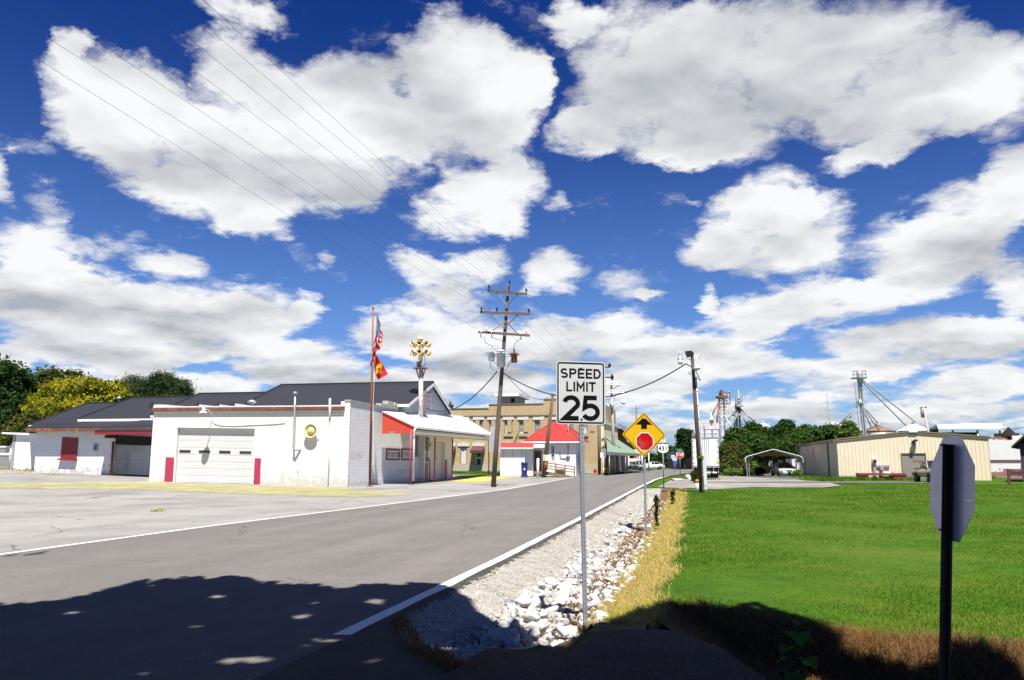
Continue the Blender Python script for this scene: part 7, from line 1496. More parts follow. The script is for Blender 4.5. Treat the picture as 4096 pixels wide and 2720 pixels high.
# the two elevators left of the trees
m_rsp = simple('rusty_spout', (.20, .085, .055), .65, .2, var=.3, dirt=(.4, .38, .36), dirt_amt=.5)
def elev_left():
    Y = 128
    t = thing('grain_elevator', 'rusty red topped grain leg with railed platform behind the trailer', 'grain elevator', V(at(*R6(612, 1000), Y).x, Y, 0))
    a, b = at(*R6(615, 1000), Y), at(*R6(612, 545), Y); w = MB()
    for x0, x1 in ((580, 592), (628, 638)): p, q = at(*R6(x0, 540), Y), at(*R6(x1, 540), Y); w.box(p.x, q.x, Y, Y + .5, 0, p.z)
    w.build('leg', m_leg, t); w = MB(); ladder(w, V(a.x, Y - .3, 6), V(b.x, Y - .3, b.z - .5), 1.3, .7); 
    for k in range(7): z = lerp(8, b.z, k / 7); w.tube(V(b.x - 1.2, Y, z), V(b.x + 1.2, Y, z + 1.6), .05, n=4)
    w.build('ladder', M['rustwhite'], t); w = MB(); p, q = at(*R6(564, 535), Y), at(*R6(660, 535), Y); w.box(p.x, q.x, Y - .8, Y + 1.2, p.z - .15, p.z + .15); w.box(lerp(p.x, q.x, .35), lerp(p.x, q.x, .65), Y - .4, Y + .6, p.z + .15, p.z + 1.1); cage(w, V(lerp(p.x, q.x, .78), Y, p.z), .9, -1.1, .7); w.tube(V(lerp(p.x, q.x, .65), Y, p.z + 1), at(*R6(625, 490), Y), .12, n=6)
    for k in range(6): x = lerp(640, 672, k / 5); w.tube(at(*R6(x, 480), Y), at(*R6(x + 4, 500), Y), .03, n=4)
    w.tube(at(*R6(632, 500), Y), at(*R6(676, 480), Y), .03, n=4); w.build('platform', m_rsp, t)
    for (x0, y0, x1, y1) in ((580, 585, 500, 738), (580, 600, 560, 800), (638, 720, 745, 930)): w = MB(); w.tube(at(*R6(x0, y0), Y - 1), at(*R6(x1, y1), Y - 2), .12, n=7); w.build('spout', m_rsp if x0 < 600 else m_leg, t)
    # loading hopper with its sign
    Y = 118; t = thing('loading_hopper', 'overhead loading hopper with white sign board above the trailer', 'hopper', V(at(505, 940, Y).x, Y, 0)); f = Frame(V(0, Y, 0), (1, 0, 0))
    w = MB(); tp = at(*R6(503, 760), Y); bl_, br_ = at(*R6(432, 830), Y), at(*R6(578, 830), Y)
    for x in (455, 480, 503, 530, 552): w.tube(at(*R6(lerp(503, x, .25), 765), Y), at(*R6(x, 825), Y), .12, n=6)
    w.lathe(tp, (0, 0, 1), [(-.3, .4), (0, .32), (.5, .12), (.9, .09)], 12); w.build('hopper_spider', M['rustwhite'], t)
    w = MB(); q = f.px(*R6(432, 832), *R6(580, 866)); f.box(w, q[0], q[1], .05, .15, q[2], q[3]); sg = w.build('sign_board', simple('pale_sign_board', (.72, .70, .72), .6, var=.08), t)
    text_mb('LOAD   SLOW', .55, f, (q[0] + q[1]) / 2, lerp(q[2], q[3], .68), .152, sx=.85).build('lettering', MATS['faded_red_border'], sg); text_mb('19    LOTS', .5, f, (q[0] + q[1]) / 2, lerp(q[2], q[3], .26), .152, sx=.85).build('lettering', MATS['faded_red_border'], sg)
    w = MB()
    for x in (430, 508, 582): p = at(*R6(x, 828), Y); w.tube(V(p.x, Y, 0), p, .12, n=6)
    for y in (828, 868, 908, 945): w.tube(at(*R6(428, y), Y), at(*R6(584, y), Y), .09, n=5)
    w.tube(at(*R6(545, 908), Y), at(*R6(548, 945), Y), .05, n=4); w.build('frame', M['galvdull'], t)
    w = MB(); rp = at(*R6(425, 800), Y); rq = at(*R6(590, 800), Y)
    for k in range(8): x = lerp(rp.x, rq.x, k / 7); w.tube(V(x, Y + 2, rp.z - 1.0), V(x, Y + 2, rp.z), .03, n=4)
    w.tube(V(rp.x, Y + 2, rp.z), V(rq.x, Y + 2, rp.z), .03, n=4); w.build('railing', M['galvdull'], t)
    Y = 135; c = at(*R6(786, 860), Y); t = thing('grain_elevator', 'dark grain leg with spouts splayed out like a tent above the trees', 'grain elevator', V(c.x, Y, 0)); tp = at(*R6(782, 600), Y)
    w = MB(); w.box(c.x - .42, c.x - .12, Y, Y + .4, 0, tp.z); w.box(c.x + .1, c.x + .36, Y, Y + .4, 0, tp.z); w.build('leg', M['galvdull'], t); w = MB(); ladder(w, V(c.x + .8, Y, 5), V(c.x + .8, Y, tp.z - 3), .6, .5); w.build('ladder', M['galvdull'], t)
    w = MB(); p, q = at(*R6(752, 628), Y), at(*R6(820, 628), Y); w.box(p.x, q.x, Y - 1, Y + 1.4, p.z - .12, p.z); cage(w, V((p.x + q.x) / 2, Y, p.z), (q.x - p.x) / 2, .1, 1.6); w.lathe(V((p.x + q.x) / 2, Y, p.z), (0, 0, 1), [(0, .3), (1.3, .34), (1.7, .2), (2.6, .12), (2.7, .06)], 12); w.box(c.x - .9, c.x + .9, Y - .8, Y + .8, at(*R6(785, 718), Y).z - .2, at(*R6(785, 705), Y).z); w.build('platform', M['galv'], t)
    for x, y in ((660, 975), (705, 985), (735, 820), (880, 850), (968, 812), (640, 795)): w = MB(); w.tube(at(*R6(783, 640), Y), at(*R6(x, y), Y - 2), .12, n=7); w.build('spout', simple('dark_spout_steel', (.20, .20, .22), .5, .4, var=.2, dirt=(.24, .14, .1)), t)
elev_left()
grain_bin('white roofed grain bin peeping over the trees behind the carport', R6(968, 0)[0], R6(1098, 0)[0], R6(0, 838)[1], R6(0, 806)[1], 140, m_whiteroof)
# low pale buildings below the left elevators
p = at(*R6(600, 1050), 112); f = Frame(V(0, 112, 0), (1, 0, 0)); q = f.px(*R6(565, 1055), *R6(640, 1300)); w = MB(); f.box(w, q[0], q[1], -8, 0, -.3, q[3]); fin(w, 'shed', siding_mat('pale_sheet_far', (.60, .62, .66), .6, True), f.p(q[0], 0, 0), 'pale sheet metal shed glimpsed between trailer and trees', 'shed')
f = Frame(V(0, 160, 0), (1, 0, 0)); q = f.px(*R6(290, 880), *R6(346, 945)); w = MB(); f.box(w, q[0], q[1], -6, 0, -.5, q[3] - 1.2); t = thing('tower_house', 'dark red roofed tower top showing over the trailer', 'building', f.p((q[0] + q[1]) / 2, 0, -.5)); w.build('wall', MATS['brown_brick_wall'], t); w = MB(); f.box(w, q[0] - .3, q[1] + .3, -6.3, .3, q[3] - 1.198, q[3] - .6); f.box(w, q[0] + .8, q[1] - .5, -5, -.5, q[3] - .599, q[3] + .2); w.build('roof', simple('grey_brown_roof', (.22, .19, .17), .7), t)
# antenna mast
c = at(*R7(187, 800), 320); tz_ = at(*R7(187, 345), 320).z; t = thing('antenna_mast', 'very thin distant lattice mast above the trees', 'mast', V(c.x, 320, 0)); w = MB()
for d_ in (-.9, .9): w.tube(V(c.x + d_, 320, 0), V(c.x + d_ * .3, 320, tz_ - 8), .10, n=4)
for k in range(26): z0, z1 = (tz_ - 8) * k / 26, (tz_ - 8) * (k + 1) / 26; sg = 1 if k % 2 else -1; w.tube(V(c.x + sg * .9, 320, z0), V(c.x - sg * .9 * .9, 320, z1), .05, n=3)
w.tube(V(c.x, 320, tz_ - 8), V(c.x, 320, tz_), .12, n=4); w.tube(V(c.x - .8, 320, tz_ - 6), V(c.x + .8, 320, tz_ - 4), .12, n=4); w.build('lattice', simple('blue_grey_steel', (.36, .38, .42), .6), t)  # plain blue-grey steel tone for the mast
# power pole behind the tan building
a = at(*R7(1262, 755), 92); b = at(*R7(1236, 492), 92); a.z = 0; t = thing('utility_pole', 'pale utility pole with one crossarm above the tan building', 'utility pole', V(a.x + .5, 92, 0)); w = MB(); w.path([V(a.x + .9, 92, 0), b], [.17, .12], 9); w.build('pole', M['wood_pale'], t)
w = MB(); w.tube(at(*R7(1200, 508), 92), at(*R7(1270, 497), 92), .10, n=6); w.build('crossarm', M['wood_pole'], t); w = MB(); p = at(*R7(1232, 615), 91.7); w.lathe(p, (0, 0, 1), [(0, .2), (1.0, .2), (1.1, .08)], 10); w.build('transformer', M['galvdull'], t)
for x, y, k in ((1410, 700, 1), (1400, 690, 2)): line(at(*R7(1245, 560 + 60 * (k - 1)), 92), at(*R7(x, y), 100), .4, .02, M['cable'], 'thin drop line from the pale pole, ' + ('upper' if k == 1 else 'lower') + ' of the two', 'cable', 'service_cable')
for k, (y0, y1) in enumerate(((735, 690), (808, 768))): line(at(*R7(2100, y0), 88), at(*R7(2480, y1 - 15), 80), .3, .025, M['cable'], ('upper' if k == 0 else 'lower') + ' of two thin wires over the ruined white wall', 'cable', 'service_cable')
# open shed with a bright white roof
Y = 100; f = Frame(V(0, Y, 0), (1, 0, 0)); t = thing('open_shed', 'long open shed with bright white sheet roof behind the tan building', 'shed', f.p(at(*R7(1750, 760), Y).x, 0, 0))
a, b, c, d_ = at(*R7(1385, 702), Y + 5), at(*R7(2108, 690), Y + 5), at(*R7(2122, 738), Y - 3), at(*R7(1404, 744), Y - 3); w = MB(); w.prism([a, b, c, d_], (0, 0, .15)); w.build('roof', stripes_mat('white_roof_sheet', (.74, .74, .75), (1, 0, 0), .6, .08, .3, .4), t)
e = at(*R7(1282, 752), Y - 1); w = MB(); w.prism([a, d_, V(d_.x, d_.y, 0), V(e.x, e.y, 0), e], (.0, .2, 0)); w.build('gable', simple('black_gable', (.02, .018, .016), .8), t); w = MB(); w.box(d_.x, c.x, Y + 2, Y + 2.2, 0, d_.z - .2); w.build('back_wall', simple('dark_brown_wall', (.035, .022, .018), .9, var=.3), t)
for x in (1565, 1840, 2090): w = MB(); p = at(*R7(x, 760), Y - 2.6); w.tube(V(p.x, Y - 2.6, 0), V(p.x, Y - 2.6, d_.z - .1), .12); w.build('post', M['galv'], t)
# ruined white painted brick wall
Y = 84; rl, rr_ = at(*R7(1978, 1200), Y), at(*R7(2480, 1200), Y - 2); f = Frame(V(rl.x, rl.y, 0), V(rr_.x - rl.x, rr_.y - rl.y, 0).normalized()); f.n = V(f.u.y, -f.u.x, 0); f.n = f.n if f.n.y < 0 else -f.n; RL = (rr_ - rl).length
m_ruin = mat_new('peeling_white_brick'); t_ = NT(m_ruin); v = t_.wall(tuple(f.u)); bk_ = t_.new('ShaderNodeTexBrick'); t_.l.new(v, bk_.inputs[0]); bk_.inputs['Scale'].default_value = 1; bk_.inputs['Brick Width'].default_value = .24; bk_.inputs['Row Height'].default_value = .08; bk_.inputs['Mortar Size'].default_value = .01
t_.set(bk_.inputs['Color1'], (.24, .075, .045)); t_.set(bk_.inputs['Color2'], (.32, .12, .07)); t_.set(bk_.inputs['Mortar'], (.3, .25, .2)); sz = t_.new('ShaderNodeSeparateXYZ'); t_.l.new(v, sz.inputs[0]); hh_ = sz.outputs[1]
k = t_.ss(t_.math('ADD', t_.noise(v, .55, 7, .62), t_.math('ADD', t_.ss(hh_, .2, 1.4, .18, -.06), t_.ss(hh_, 3.4, 4.2, 0, .2))), .56, .60); t_.out(t_.mix(k, t_.mix(t_.noise(v, 1.5, 5), (.66, .64, .63), (.78, .77, .76)), bk_.outputs[0]), .85, bk_.outputs['Fac'], .3, .02)
t = thing('ruined_building', 'ruined building wall of peeling white painted brick at the far right', 'building', f.p(RL / 2, 0, 0))
w = MB(); hq = f.uv(*R7(2060, 866))[1]; hq2 = f.uv(*R7(2150, 826))[1]; f.box(w, 0, RL, -.35, 0, -.2, hq); f.poly(w, [(0, hq + .002), (RL * .48, hq + .002), (RL * .46, hq2 - .2), (RL * .3, hq2), (0, hq2 - .1)], -.35, 0); w.build('wall', m_ruin, t)
w = MB(); f.box(w, 0, RL, .002, .08, lerp(0, hq, .42), lerp(0, hq, .46)); w.build('ledge', MATS['brown_brick_wall'], t); w = MB(); q = f.px(*R7(2230, 812), *R7(2361, 870), -3); f.box(w, q[0], RL, -8, -3, 0, q[3]); w.build('rear_wall', M['white'], t); w = MB(); f.box(w, RL * .2, RL * .8, -7, -5.5, hq2 - .2, hq2 + .5); w.prism([f.p(RL * .3, -5, hq2 + .1), f.p(RL * .55, -5, hq2 + 1.2), f.p(RL * .8, -5, hq2 + .1)], f.n * -3); w.build('fallen_roof', MATS['dark_brown_wall'], t)
# dark shed and red brown railing at the frame's right edge
Y = 62; f = Frame(V(0, Y, 0), (1, 0, 0)); t = thing('dark_shed', 'dark purple brown shed with overhanging roof cut by the right edge', 'shed', f.p(at(*R7(2340, 1200), Y).x + 2, 0, 0)); q = f.px(*R7(2328, 930), *R7(2330, 1300)); x0 = q[0]
dd_ = V(4.6, 6.5, 0)
w = MB(); w.prism([V(x0, Y, -.1), V(x0 + 6, Y - 1, -.1), V(x0 + 6, Y - 1, q[3] + 1.2), V(x0, Y, q[3] + .15)], dd_); w.build('wall', simple('dark_purple_siding', (.035, .022, .032), .7, var=.25), t); p, pk = at(*R7(2218, 935), Y - .8), at(*R7(2400, 766), Y - .8); w = MB(); w.prism([p, pk, pk + V(4.0, 0, -2.4), pk + V(4.0, 0, -2.6), pk - V(0, 0, .2), p - V(0, 0, .12)], dd_ * 1.25); w.build('roof', simple('dark_purple_shingle', (.04, .03, .045), .8, var=.2), t)
t = thing('railing', 'red brown lattice railing before the dark shed', 'railing', at(*R7(2195, 1310), 57)); fR = Frame(V(at(*R7(2194, 1310), 57).x, 57, 0), V(.95, -.3, 0).normalized()); q0 = fR.px(*R7(2194, 1190), *R7(2195, 1310)); m_rail = simple('red_brown_rail', (.10, .035, .035), .7, var=.2)
w = MB()
for h in (q0[3] - .1, q0[3] - .75, q0[2] + .3): fR.box(w, 0, 6, -.04, .04, h, h + .1)
for k in range(14): fR.box(w, .45 * k + .1, .45 * k + .16, -.03, .03, q0[2] + .3, q0[3] - .1)
for h in np.linspace(q0[2] + .4, q0[3] - .2, 6): fR.box(w, 0, 6, -.02, .02, h, h + .05)
w.build('lattice', m_rail, t)
for s in (0, 2.9): w = MB(); fR.box(w, s - .08, s + .08, -.08, .08, -.3, q0[3] + .02); w.build('post', m_rail, t)
# boulders and planter by the trailer drive
for k, (x, y, r, lab) in enumerate(((2768, 1908, .62, 'large grey concrete block beside the trailer wheels'), (2712, 1911, .55, 'pale low slab of stone by the drive entrance'))):
    c = gY(x, y, 64); bm = bmesh.new(); rr = random.Random(k); 
    for _ in range(26): v = V(rr.uniform(-1, 1), rr.uniform(-.7, .7), rr.uniform(0, .9 if k == 0 else .45)); bm.verts.new(c + v * r)
    bmesh.ops.convex_hull(bm, input=bm.verts); me = bpy.data.meshes.new('boulder'); bmesh.ops.translate(bm, verts=bm.verts, vec=-c); bm.to_mesh(me); bm.free(); me.materials.append(M['concrete']); o = bpy.data.objects.new('boulder', me); o.location = c; COL.objects.link(o); tag(o, lab, 'boulder')
# dim house with pale shutters behind the carport
f = Frame(V(0, 104, 0), (1, 0, 0)); q = f.px(3065, 1829, 3215, 1888); t = thing('house', 'shaded brown house with white shutters seen through the carport', 'house', f.p((q[0] + q[1]) / 2, 0, 0)); w = MB(); f.box(w, q[0], q[1], -6, 0, 0, q[3] + .6); w.build('wall', simple('dim_brown_brick', (.075, .04, .03), .8, var=.2), t)
for x in (3078, 3087, 3116, 3126, 3166): u = f.px(x - 3, 1838, x + 3, 1866); w = MB(); f.box(w, u[0], u[1], .01, .08, u[2], u[3]); w.build('shutter', M['white'], t)
w = MB(); w.prism([f.p(q[0] - .5, .6, q[3] + .6), f.p(q[0] - .5, -3, q[3] + 2.2), f.p(q[0] - .5, -6.6, q[3] + .6)], f.u * (q[1] - q[0] + 1)); w.build('roof', simple('dim_roof', (.12, .11, .11), .8), t)
c = at(3172, 1884, 90); t = thing('white_shed', 'small white panelled lean to beside the tan wall behind the sedan', 'shed', V(c.x, 90, 0)); f = Frame(V(0, 90, 0), (1, 0, 0)); q = f.px(3168, 1835, 3200, 1882); w = MB(); f.box(w, q[0], q[1], -2, 0, .3, q[3]); w.build('wall', siding_mat('pale_panel_wall', (.60, .60, .66), .5, True), t)
for y in (1845, 1860, 1873): u = f.px(3182, y - 3, 3187, y + 3); w = MB(); f.box(w, u[0], u[1], .003, .02, u[2], u[3]); w.build('opening', M['black'], t)
w = MB(); f.box(w, q[0] + .2, q[1] + .3, -1.8, -.1, -.1, .298); w.build('base', M['black'], t)
# ------------------------------------------------------------------ trees
def leaf_cloud(ells, n_cl, per, size, rng, aspect=.6, spread=.32, up=.35, shell=.55, droop=0.0):
    """leaf quads gathered in clumps through the volume of several ellipsoids: (verts, faces, shade)"""
    vol = np.array([e[1][0] * e[1][1] * e[1][2] for e in ells]) ** .67; pick = rng.choice(len(ells), n_cl, p=vol / vol.sum())
    C = np.array([e[0] for e in ells])[pick]; Rr = np.array([e[1] for e in ells])[pick]
    d = rng.normal(size=(n_cl, 3)); d /= np.linalg.norm(d, axis=1)[:, None]; rad = (shell + (1 - shell) * rng.random(n_cl) ** .6)[:, None] * np.where(rng.random(n_cl) < .8, 1, rng.random(n_cl))[:, None]
    cc = C + d * Rr * rad; sp = spread * Rr.mean(axis=1) ** .5
    p = np.repeat(cc, per, 0) + rng.normal(size=(n_cl * per, 3)) * np.repeat(sp, per)[:, None] * np.array([1, 1, .7])
    n = len(p); nd = np.repeat(d, per, 0) + rng.normal(size=(n, 3)) * .8 + np.array([0, 0, up]); nd /= np.linalg.norm(nd, axis=1)[:, None]
    a = np.cross(nd, rng.normal(size=(n, 3))); a /= np.linalg.norm(a, axis=1)[:, None]; b = np.cross(nd, a); s = size * (.6 + .8 * rng.random(n))[:, None]
    a = a * s; b = b * s * aspect; b[:, 2] -= droop * s[:, 0]
    v = np.stack([p - a, p - b, p + a, p + b], 1).reshape(-1, 3); f = np.arange(n * 4).reshape(n, 4)
    sh = np.clip(np.repeat(rng.random(n_cl), per) * .5 + rng.random(n) * .6 - .05, 0, 1); return v, f, np.repeat(sh, 4)
m_bark = simple('tree_bark', (.075, .055, .042), .9, var=.35, scale=3, bump=.5, bscale=20)
def tree(label, base, ells, n_cl, per, size, m, trunk=.25, group=None, name='tree', cat='tree', seed=0, aspect=.6, spread=.32, shell=.55, droop=0.0):
    rng = np.random.default_rng(seed + 100); base = Vector(base); t = thing(name, label, cat, base, group)
    ells = list(ells); big = list(ells)
    for e in big:
        for _ in range(4):
            dd = V(*rng.normal(size=3)); dd.normalize(); dd.z = abs(dd.z) * .8 + .05; k = rng.uniform(.22, .42); ells.append((e[0] + V(dd.x * e[1][0], dd.y * e[1][1], dd.z * e[1][2]) * rng.uniform(.66, .92), tuple(k * r_ for r_ in e[1])))
    per = int(per * 1.7); size = size * .76
    v, f, sh = leaf_cloud([((e[0].x, e[0].y, e[0].z), e[1]) for e in ells], n_cl, per, size, rng, aspect, spread, .35, shell, droop)
    v = v - np.array(base); v[:, 2] = np.maximum(v[:, 2], .05); o = np_mesh('crown', v, f, m, attr=sh); o.parent = t
    w = MB(); top = sum((e[0] for e in ells), V(0, 0, 0)) / len(ells); fork = base.lerp(V(base.x, base.y, top.z), .45); w.path([base - V(0, 0, .3), base.lerp(fork, .5) + V(.05, 0, 0), fork], [trunk * 1.3, trunk, trunk * .8], 9)
    for e in big: w.path([fork - V(0, 0, .3), fork.lerp(e[0], .5) + V(0, 0, .3), e[0]], [trunk * .6, trunk * .4, trunk * .1], 6)
    w.build('trunk', m_bark, t); return t
def E(px, py, rx, ry, Y, depth=None):
    c = at(px, py, Y); k = Y / F_PX * .99; return (c, (rx * k, (depth if depth else rx * k * .9), ry * k))
ml_dark = leaf_mat('dark_green_leaves', (.010, .026, .007), (.040, .085, .018)); ml_mid = leaf_mat('mid_green_leaves', (.014, .038, .008), (.060, .120, .020)); ml_olive = leaf_mat('olive_leaves', (.018, .036, .008), (.070, .105, .020), (.105, .090, .022))
ml_yel = leaf_mat('golden_leaves', (.11, .12, .010), (.46, .39, .022), (.12, .15, .016)); ml_ced = leaf_mat('cedar_needles', (.018, .034, .013), (.065, .098, .040)); ml_light = leaf_mat('light_green_leaves', (.05, .10, .02), (.16, .24, .05))
def g_(px, Y): x = at(px, 1900, Y).x; return V(x, Y, zf(x, Y))
tree('big dark green tree cut by the left edge behind the fence', g_(10, 86), [E(20, 1560, 95, 110, 86), E(-70, 1640, 130, 190, 86), E(70, 1650, 80, 90, 86), E(-20, 1760, 140, 110, 84)], 900, 34, .26, ml_dark, .4, seed=1)
tree('brownish green tree between the dark tree and the golden tree', g_(200, 90), [E(190, 1570, 85, 95, 90), E(265, 1560, 60, 80, 90), E(140, 1650, 90, 100, 90), E(230, 1700, 130, 120, 88)], 620, 34, .26, ml_olive, .35, seed=2)
tree('round golden yellow flowering tree above the annex roof', g_(320, 80), [E(300, 1580, 100, 62, 80), E(400, 1565, 95, 52, 80), E(205, 1630, 85, 60, 80), E(455, 1600, 60, 48, 80), E(330, 1660, 170, 70, 80), E(140, 1650, 40, 40, 80)], 620, 40, .20, ml_yel, .3, seed=3, spread=.26, shell=.75)
tree('grey green cedar above the black roof, left of the pair', g_(520, 96), [E(530, 1560, 62, 52, 96), E(480, 1575, 40, 40, 96), E(560, 1600, 80, 50, 96)], 420, 40, .24, ml_ced, .3, 'cedars behind the black roof', seed=4, aspect=.22, spread=.3)
tree('taller grey green cedar above the black roof, right of the pair', g_(660, 94), [E(650, 1545, 62, 55, 94), E(715, 1560, 48, 50, 94), E(610, 1580, 60, 60, 94), E(680, 1610, 90, 50, 94)], 560, 40, .24, ml_ced, .3, 'cedars behind the black roof', seed=5, aspect=.22, spread=.3)
tree('dark bushy undergrowth tree right behind the fence', g_(50, 70), [E(60, 1790, 70, 85, 70), E(-30, 1800, 80, 90, 70), E(110, 1720, 50, 60, 72)], 480, 30, .20, ml_olive, .15, seed=6)
def T6(*l): return [E(*R6(x, y), rx * .389, ry * .389, Y) for (x, y, rx, ry, Y) in l]
tree('large dark maple rising over the left end of the carport', g_(R6(880, 0)[0], 102), T6((930, 900, 75, 85, 102), (830, 980, 110, 100, 102), (1010, 960, 85, 110, 102), (930, 1060, 190, 110, 100), (740, 960, 70, 90, 102)), 1100, 34, .24, ml_mid, .4, seed=7)
tree('brownish shrubby tree just right of the trailer', g_(R6(700, 0)[0], 93), T6((690, 1120, 90, 110, 93), (640, 1180, 60, 100, 93), (780, 1140, 80, 110, 93), (720, 1230, 110, 80, 92)), 620, 32, .20, ml_olive, .2, seed=8)
tree('tall dark tree with pointed top right of the maple', g_(R6(1245, 0)[0], 112), T6((1265, 835, 62, 52, 112), (1235, 910, 90, 70, 112), (1200, 1000, 110, 90, 112), (1300, 930, 70, 80, 112)), 620, 34, .25, ml_dark, .35, seed=9)
tree('wide green tree behind the corner of the tan building', g_(R6(1440, 0)[0], 108), T6((1420, 960, 95, 85, 108), (1370, 1050, 110, 120, 106), (1520, 950, 90, 75, 108), (1250, 1080, 110, 90, 104)), 900, 34, .24, ml_mid, .3, seed=10)
tree('green tree above the eave of the tan building', g_(R6(1640, 0)[0], 112), [E(3270, 1745, 42, 28, 112), E(3318, 1738, 38, 30, 112), E(3225, 1740, 30, 30, 112)], 420, 34, .24, ml_mid, .3, seed=11)
tree('slender airy light green tree beside the silver grain leg', g_(3396, 104), [E(3395, 1715, 22, 30, 104), E(3385, 1738, 30, 22, 104), E(3412, 1738, 20, 24, 104)], 200, 22, .20, ml_light, .2, seed=12, shell=.4)
tree('green bush tree left of the airy tree', g_(3335, 108), [E(3336, 1733, 26, 22, 108), E(3362, 1742, 22, 18, 108)], 200, 30, .22, ml_mid, .2, seed=13)
tree('dense dark columnar tree behind the stop sign', g_(R6(225, 0)[0], 160), T6((225, 930, 52, 70, 160), (232, 1010, 62, 80, 160), (215, 1080, 55, 70, 160)), 420, 36, .30, ml_dark, .35, seed=14)
for k, (x, y, rx, ry, Y, lab) in enumerate(((1020, 1210, 75, 110, 205, 'dark green tree behind the diamond sign post'), (1130, 1260, 80, 90, 215, 'green tree behind the white sedan'), (1240, 1270, 80, 80, 210, 'green tree right behind the shield sign post'), (1345, 1170, 85, 100, 220, 'taller green tree between shield sign and stop sign'), (1420, 1250, 70, 90, 200, 'dark tree behind the blue plates of the route signs'), (900, 1100, 50, 60, 240, 'tree top peeping over the red and white shop'))):
    c = R5(x, y); tree(lab, g_(c[0], Y), [E(*c, rx * .357, ry * .357, Y), E(c[0] + 10, c[1] + 20, rx * .4, ry * .4, Y), E(c[0] - 12, c[1] + 26, rx * .4, ry * .35, Y)], 420, 30, .40, ml_mid if k % 2 else ml_dark, .3, 'trees beyond the far crossing', seed=20 + k)
for k, (x, y, rx, ry, Y, mm, lab) in enumerate(((705, 1305, 45, 22, 84, ml_light, 'yellow green shrub at the drive edge beside the trailer'), (800, 1310, 45, 20, 84, ml_light, 'yellow green shrub in the bed left of the carport'), (930, 1250, 40, 45, 92, ml_light, 'bright green shrub seen under the carport'), (1005, 1290, 40, 36, 88, ml_mid, 'round dark green shrub under the carport'), (900, 1300, 50, 30, 90, ml_olive, 'loose garden shrub under the carport'), (355, 1350, 32, 50, 58, ml_mid, 'weedy bush at the foot of the floodlight pole'), (1390, 1325, 26, 30, 80, ml_light, 'grassy tuft beside the sedan'), (640, 1270, 40, 40, 88, ml_olive, 'low brown shrub beside the trailer wheels'))):
    c = R6(x, y); tree(lab, g_(c[0], Y), [E(*c, rx * .389, ry * .389, Y)], 130, 24, .13, mm, .05, name='shrub', cat='shrub', seed=40 + k, spread=.22)
tree('small green sprig of vine on the floodlight pole', at(*R6(388, 1190), 42.2), [E(*R6(388, 1165), 7, 9, 42.2)], 24, 14, .07, ml_light, .02, name='vine', cat='vine', seed=60, spread=.2)
# far wood along the horizon
rng = np.random.default_rng(5); xs = np.linspace(-700, 900, 260); ce = [((x, 520 + 60 * math.sin(x * .011), rng.uniform(2, 5)), (7, 6, rng.uniform(4, 6.5))) for x in xs]
v, f_, sh = leaf_cloud(ce, 2600, 14, 1.1, rng, .8, .6); v[:, 2] = np.maximum(v[:, 2], -2); o = np_mesh('distant_woods', v, f_, ml_dark, attr=sh); tag(o, 'low dark line of woods on the horizon', 'woods', None, 'stuff')

# ------------------------------------------------------------------ rocks in the ditch
m_rock = mat_new('pale_limestone'); t = NT(m_rock); p = t.obj(); oi = t.new('ShaderNodeObjectInfo'); n = t.noise(p, 3.2, 7, .65)
c = t.mix(n, (.29, .285, .285), (.47, .465, .46)); c = t.mix(t.math('MULTIPLY', oi.outputs['Random'], .5), c, (.50, .485, .46)); c = t.mix(t.ss(t.noise(p, 7, 5), .55, .72, 0, .55), c, (.30, .25, .19)); t.out(c, .85, t.noise(p, 22, 6, .7), .5, .012)
ROCK = []
for k in range(14):
    rr = random.Random(k + 3); bm = bmesh.new()
    for _ in range(15): v = V(rr.gauss(0, 1), rr.gauss(0, 1), rr.gauss(0, 1)).normalized(); v = V(v.x * rr.uniform(.75, 1.1), v.y * rr.uniform(.6, .95), v.z * rr.uniform(.45, .75)); bm.verts.new(v)
    bmesh.ops.convex_hull(bm, input=bm.verts); bmesh.ops.delete(bm, geom=[v for v in bm.verts if not v.link_faces], context='VERTS')
    bmesh.ops.bevel(bm, geom=list(bm.edges), offset=.06, segments=1, affect='EDGES'); bmesh.ops.subdivide_edges(bm, edges=[e for e in bm.edges if e.calc_length() > .35], cuts=1)
    for v in bm.verts: v.co += v.co.normalized() * rr.gauss(0, .018)
    me = bpy.data.meshes.new('rock'); bm.to_mesh(me); bm.free(); me.materials.append(m_rock); ROCK.append(me)
rk = random.Random(21); placed = []
def rock(x, y, r, lift, lab):
    o = bpy.data.objects.new('rock', rk.choice(ROCK)); COL.objects.link(o); o.location = (x, y, zf(x, y) + lift); o.scale = (r, r * rk.uniform(.8, 1.1), r * rk.uniform(.8, 1.15)); o.rotation_euler = (rk.uniform(-.5, .5), rk.uniform(-.5, .5), rk.uniform(0, 6.28)); tag(o, lab, 'rock', 'pale limestone rocks along the ditch')
bands = [(7.25, 9.3, 1.05, 1.98, .08, .16, 72, 'grey limestone rock of the heap in the tree shade near the culvert'), (9.2, 12.6, .90, 2.0, .08, .165, 76, 'pale limestone rock of the sunlit heap behind the speed limit post'),
         (12.6, 17.5, .95, 2.05, .07, .145, 64, 'pale limestone rock in the middle stretch of the ditch'), (17.5, 27, 1.0, 2.1, .065, .14, 46, 'pale limestone rock in the ditch near the yellow diamond sign'), (27, 42, .9, 2.1, .07, .15, 24, 'small pale limestone rock at the far end of the ditch')]
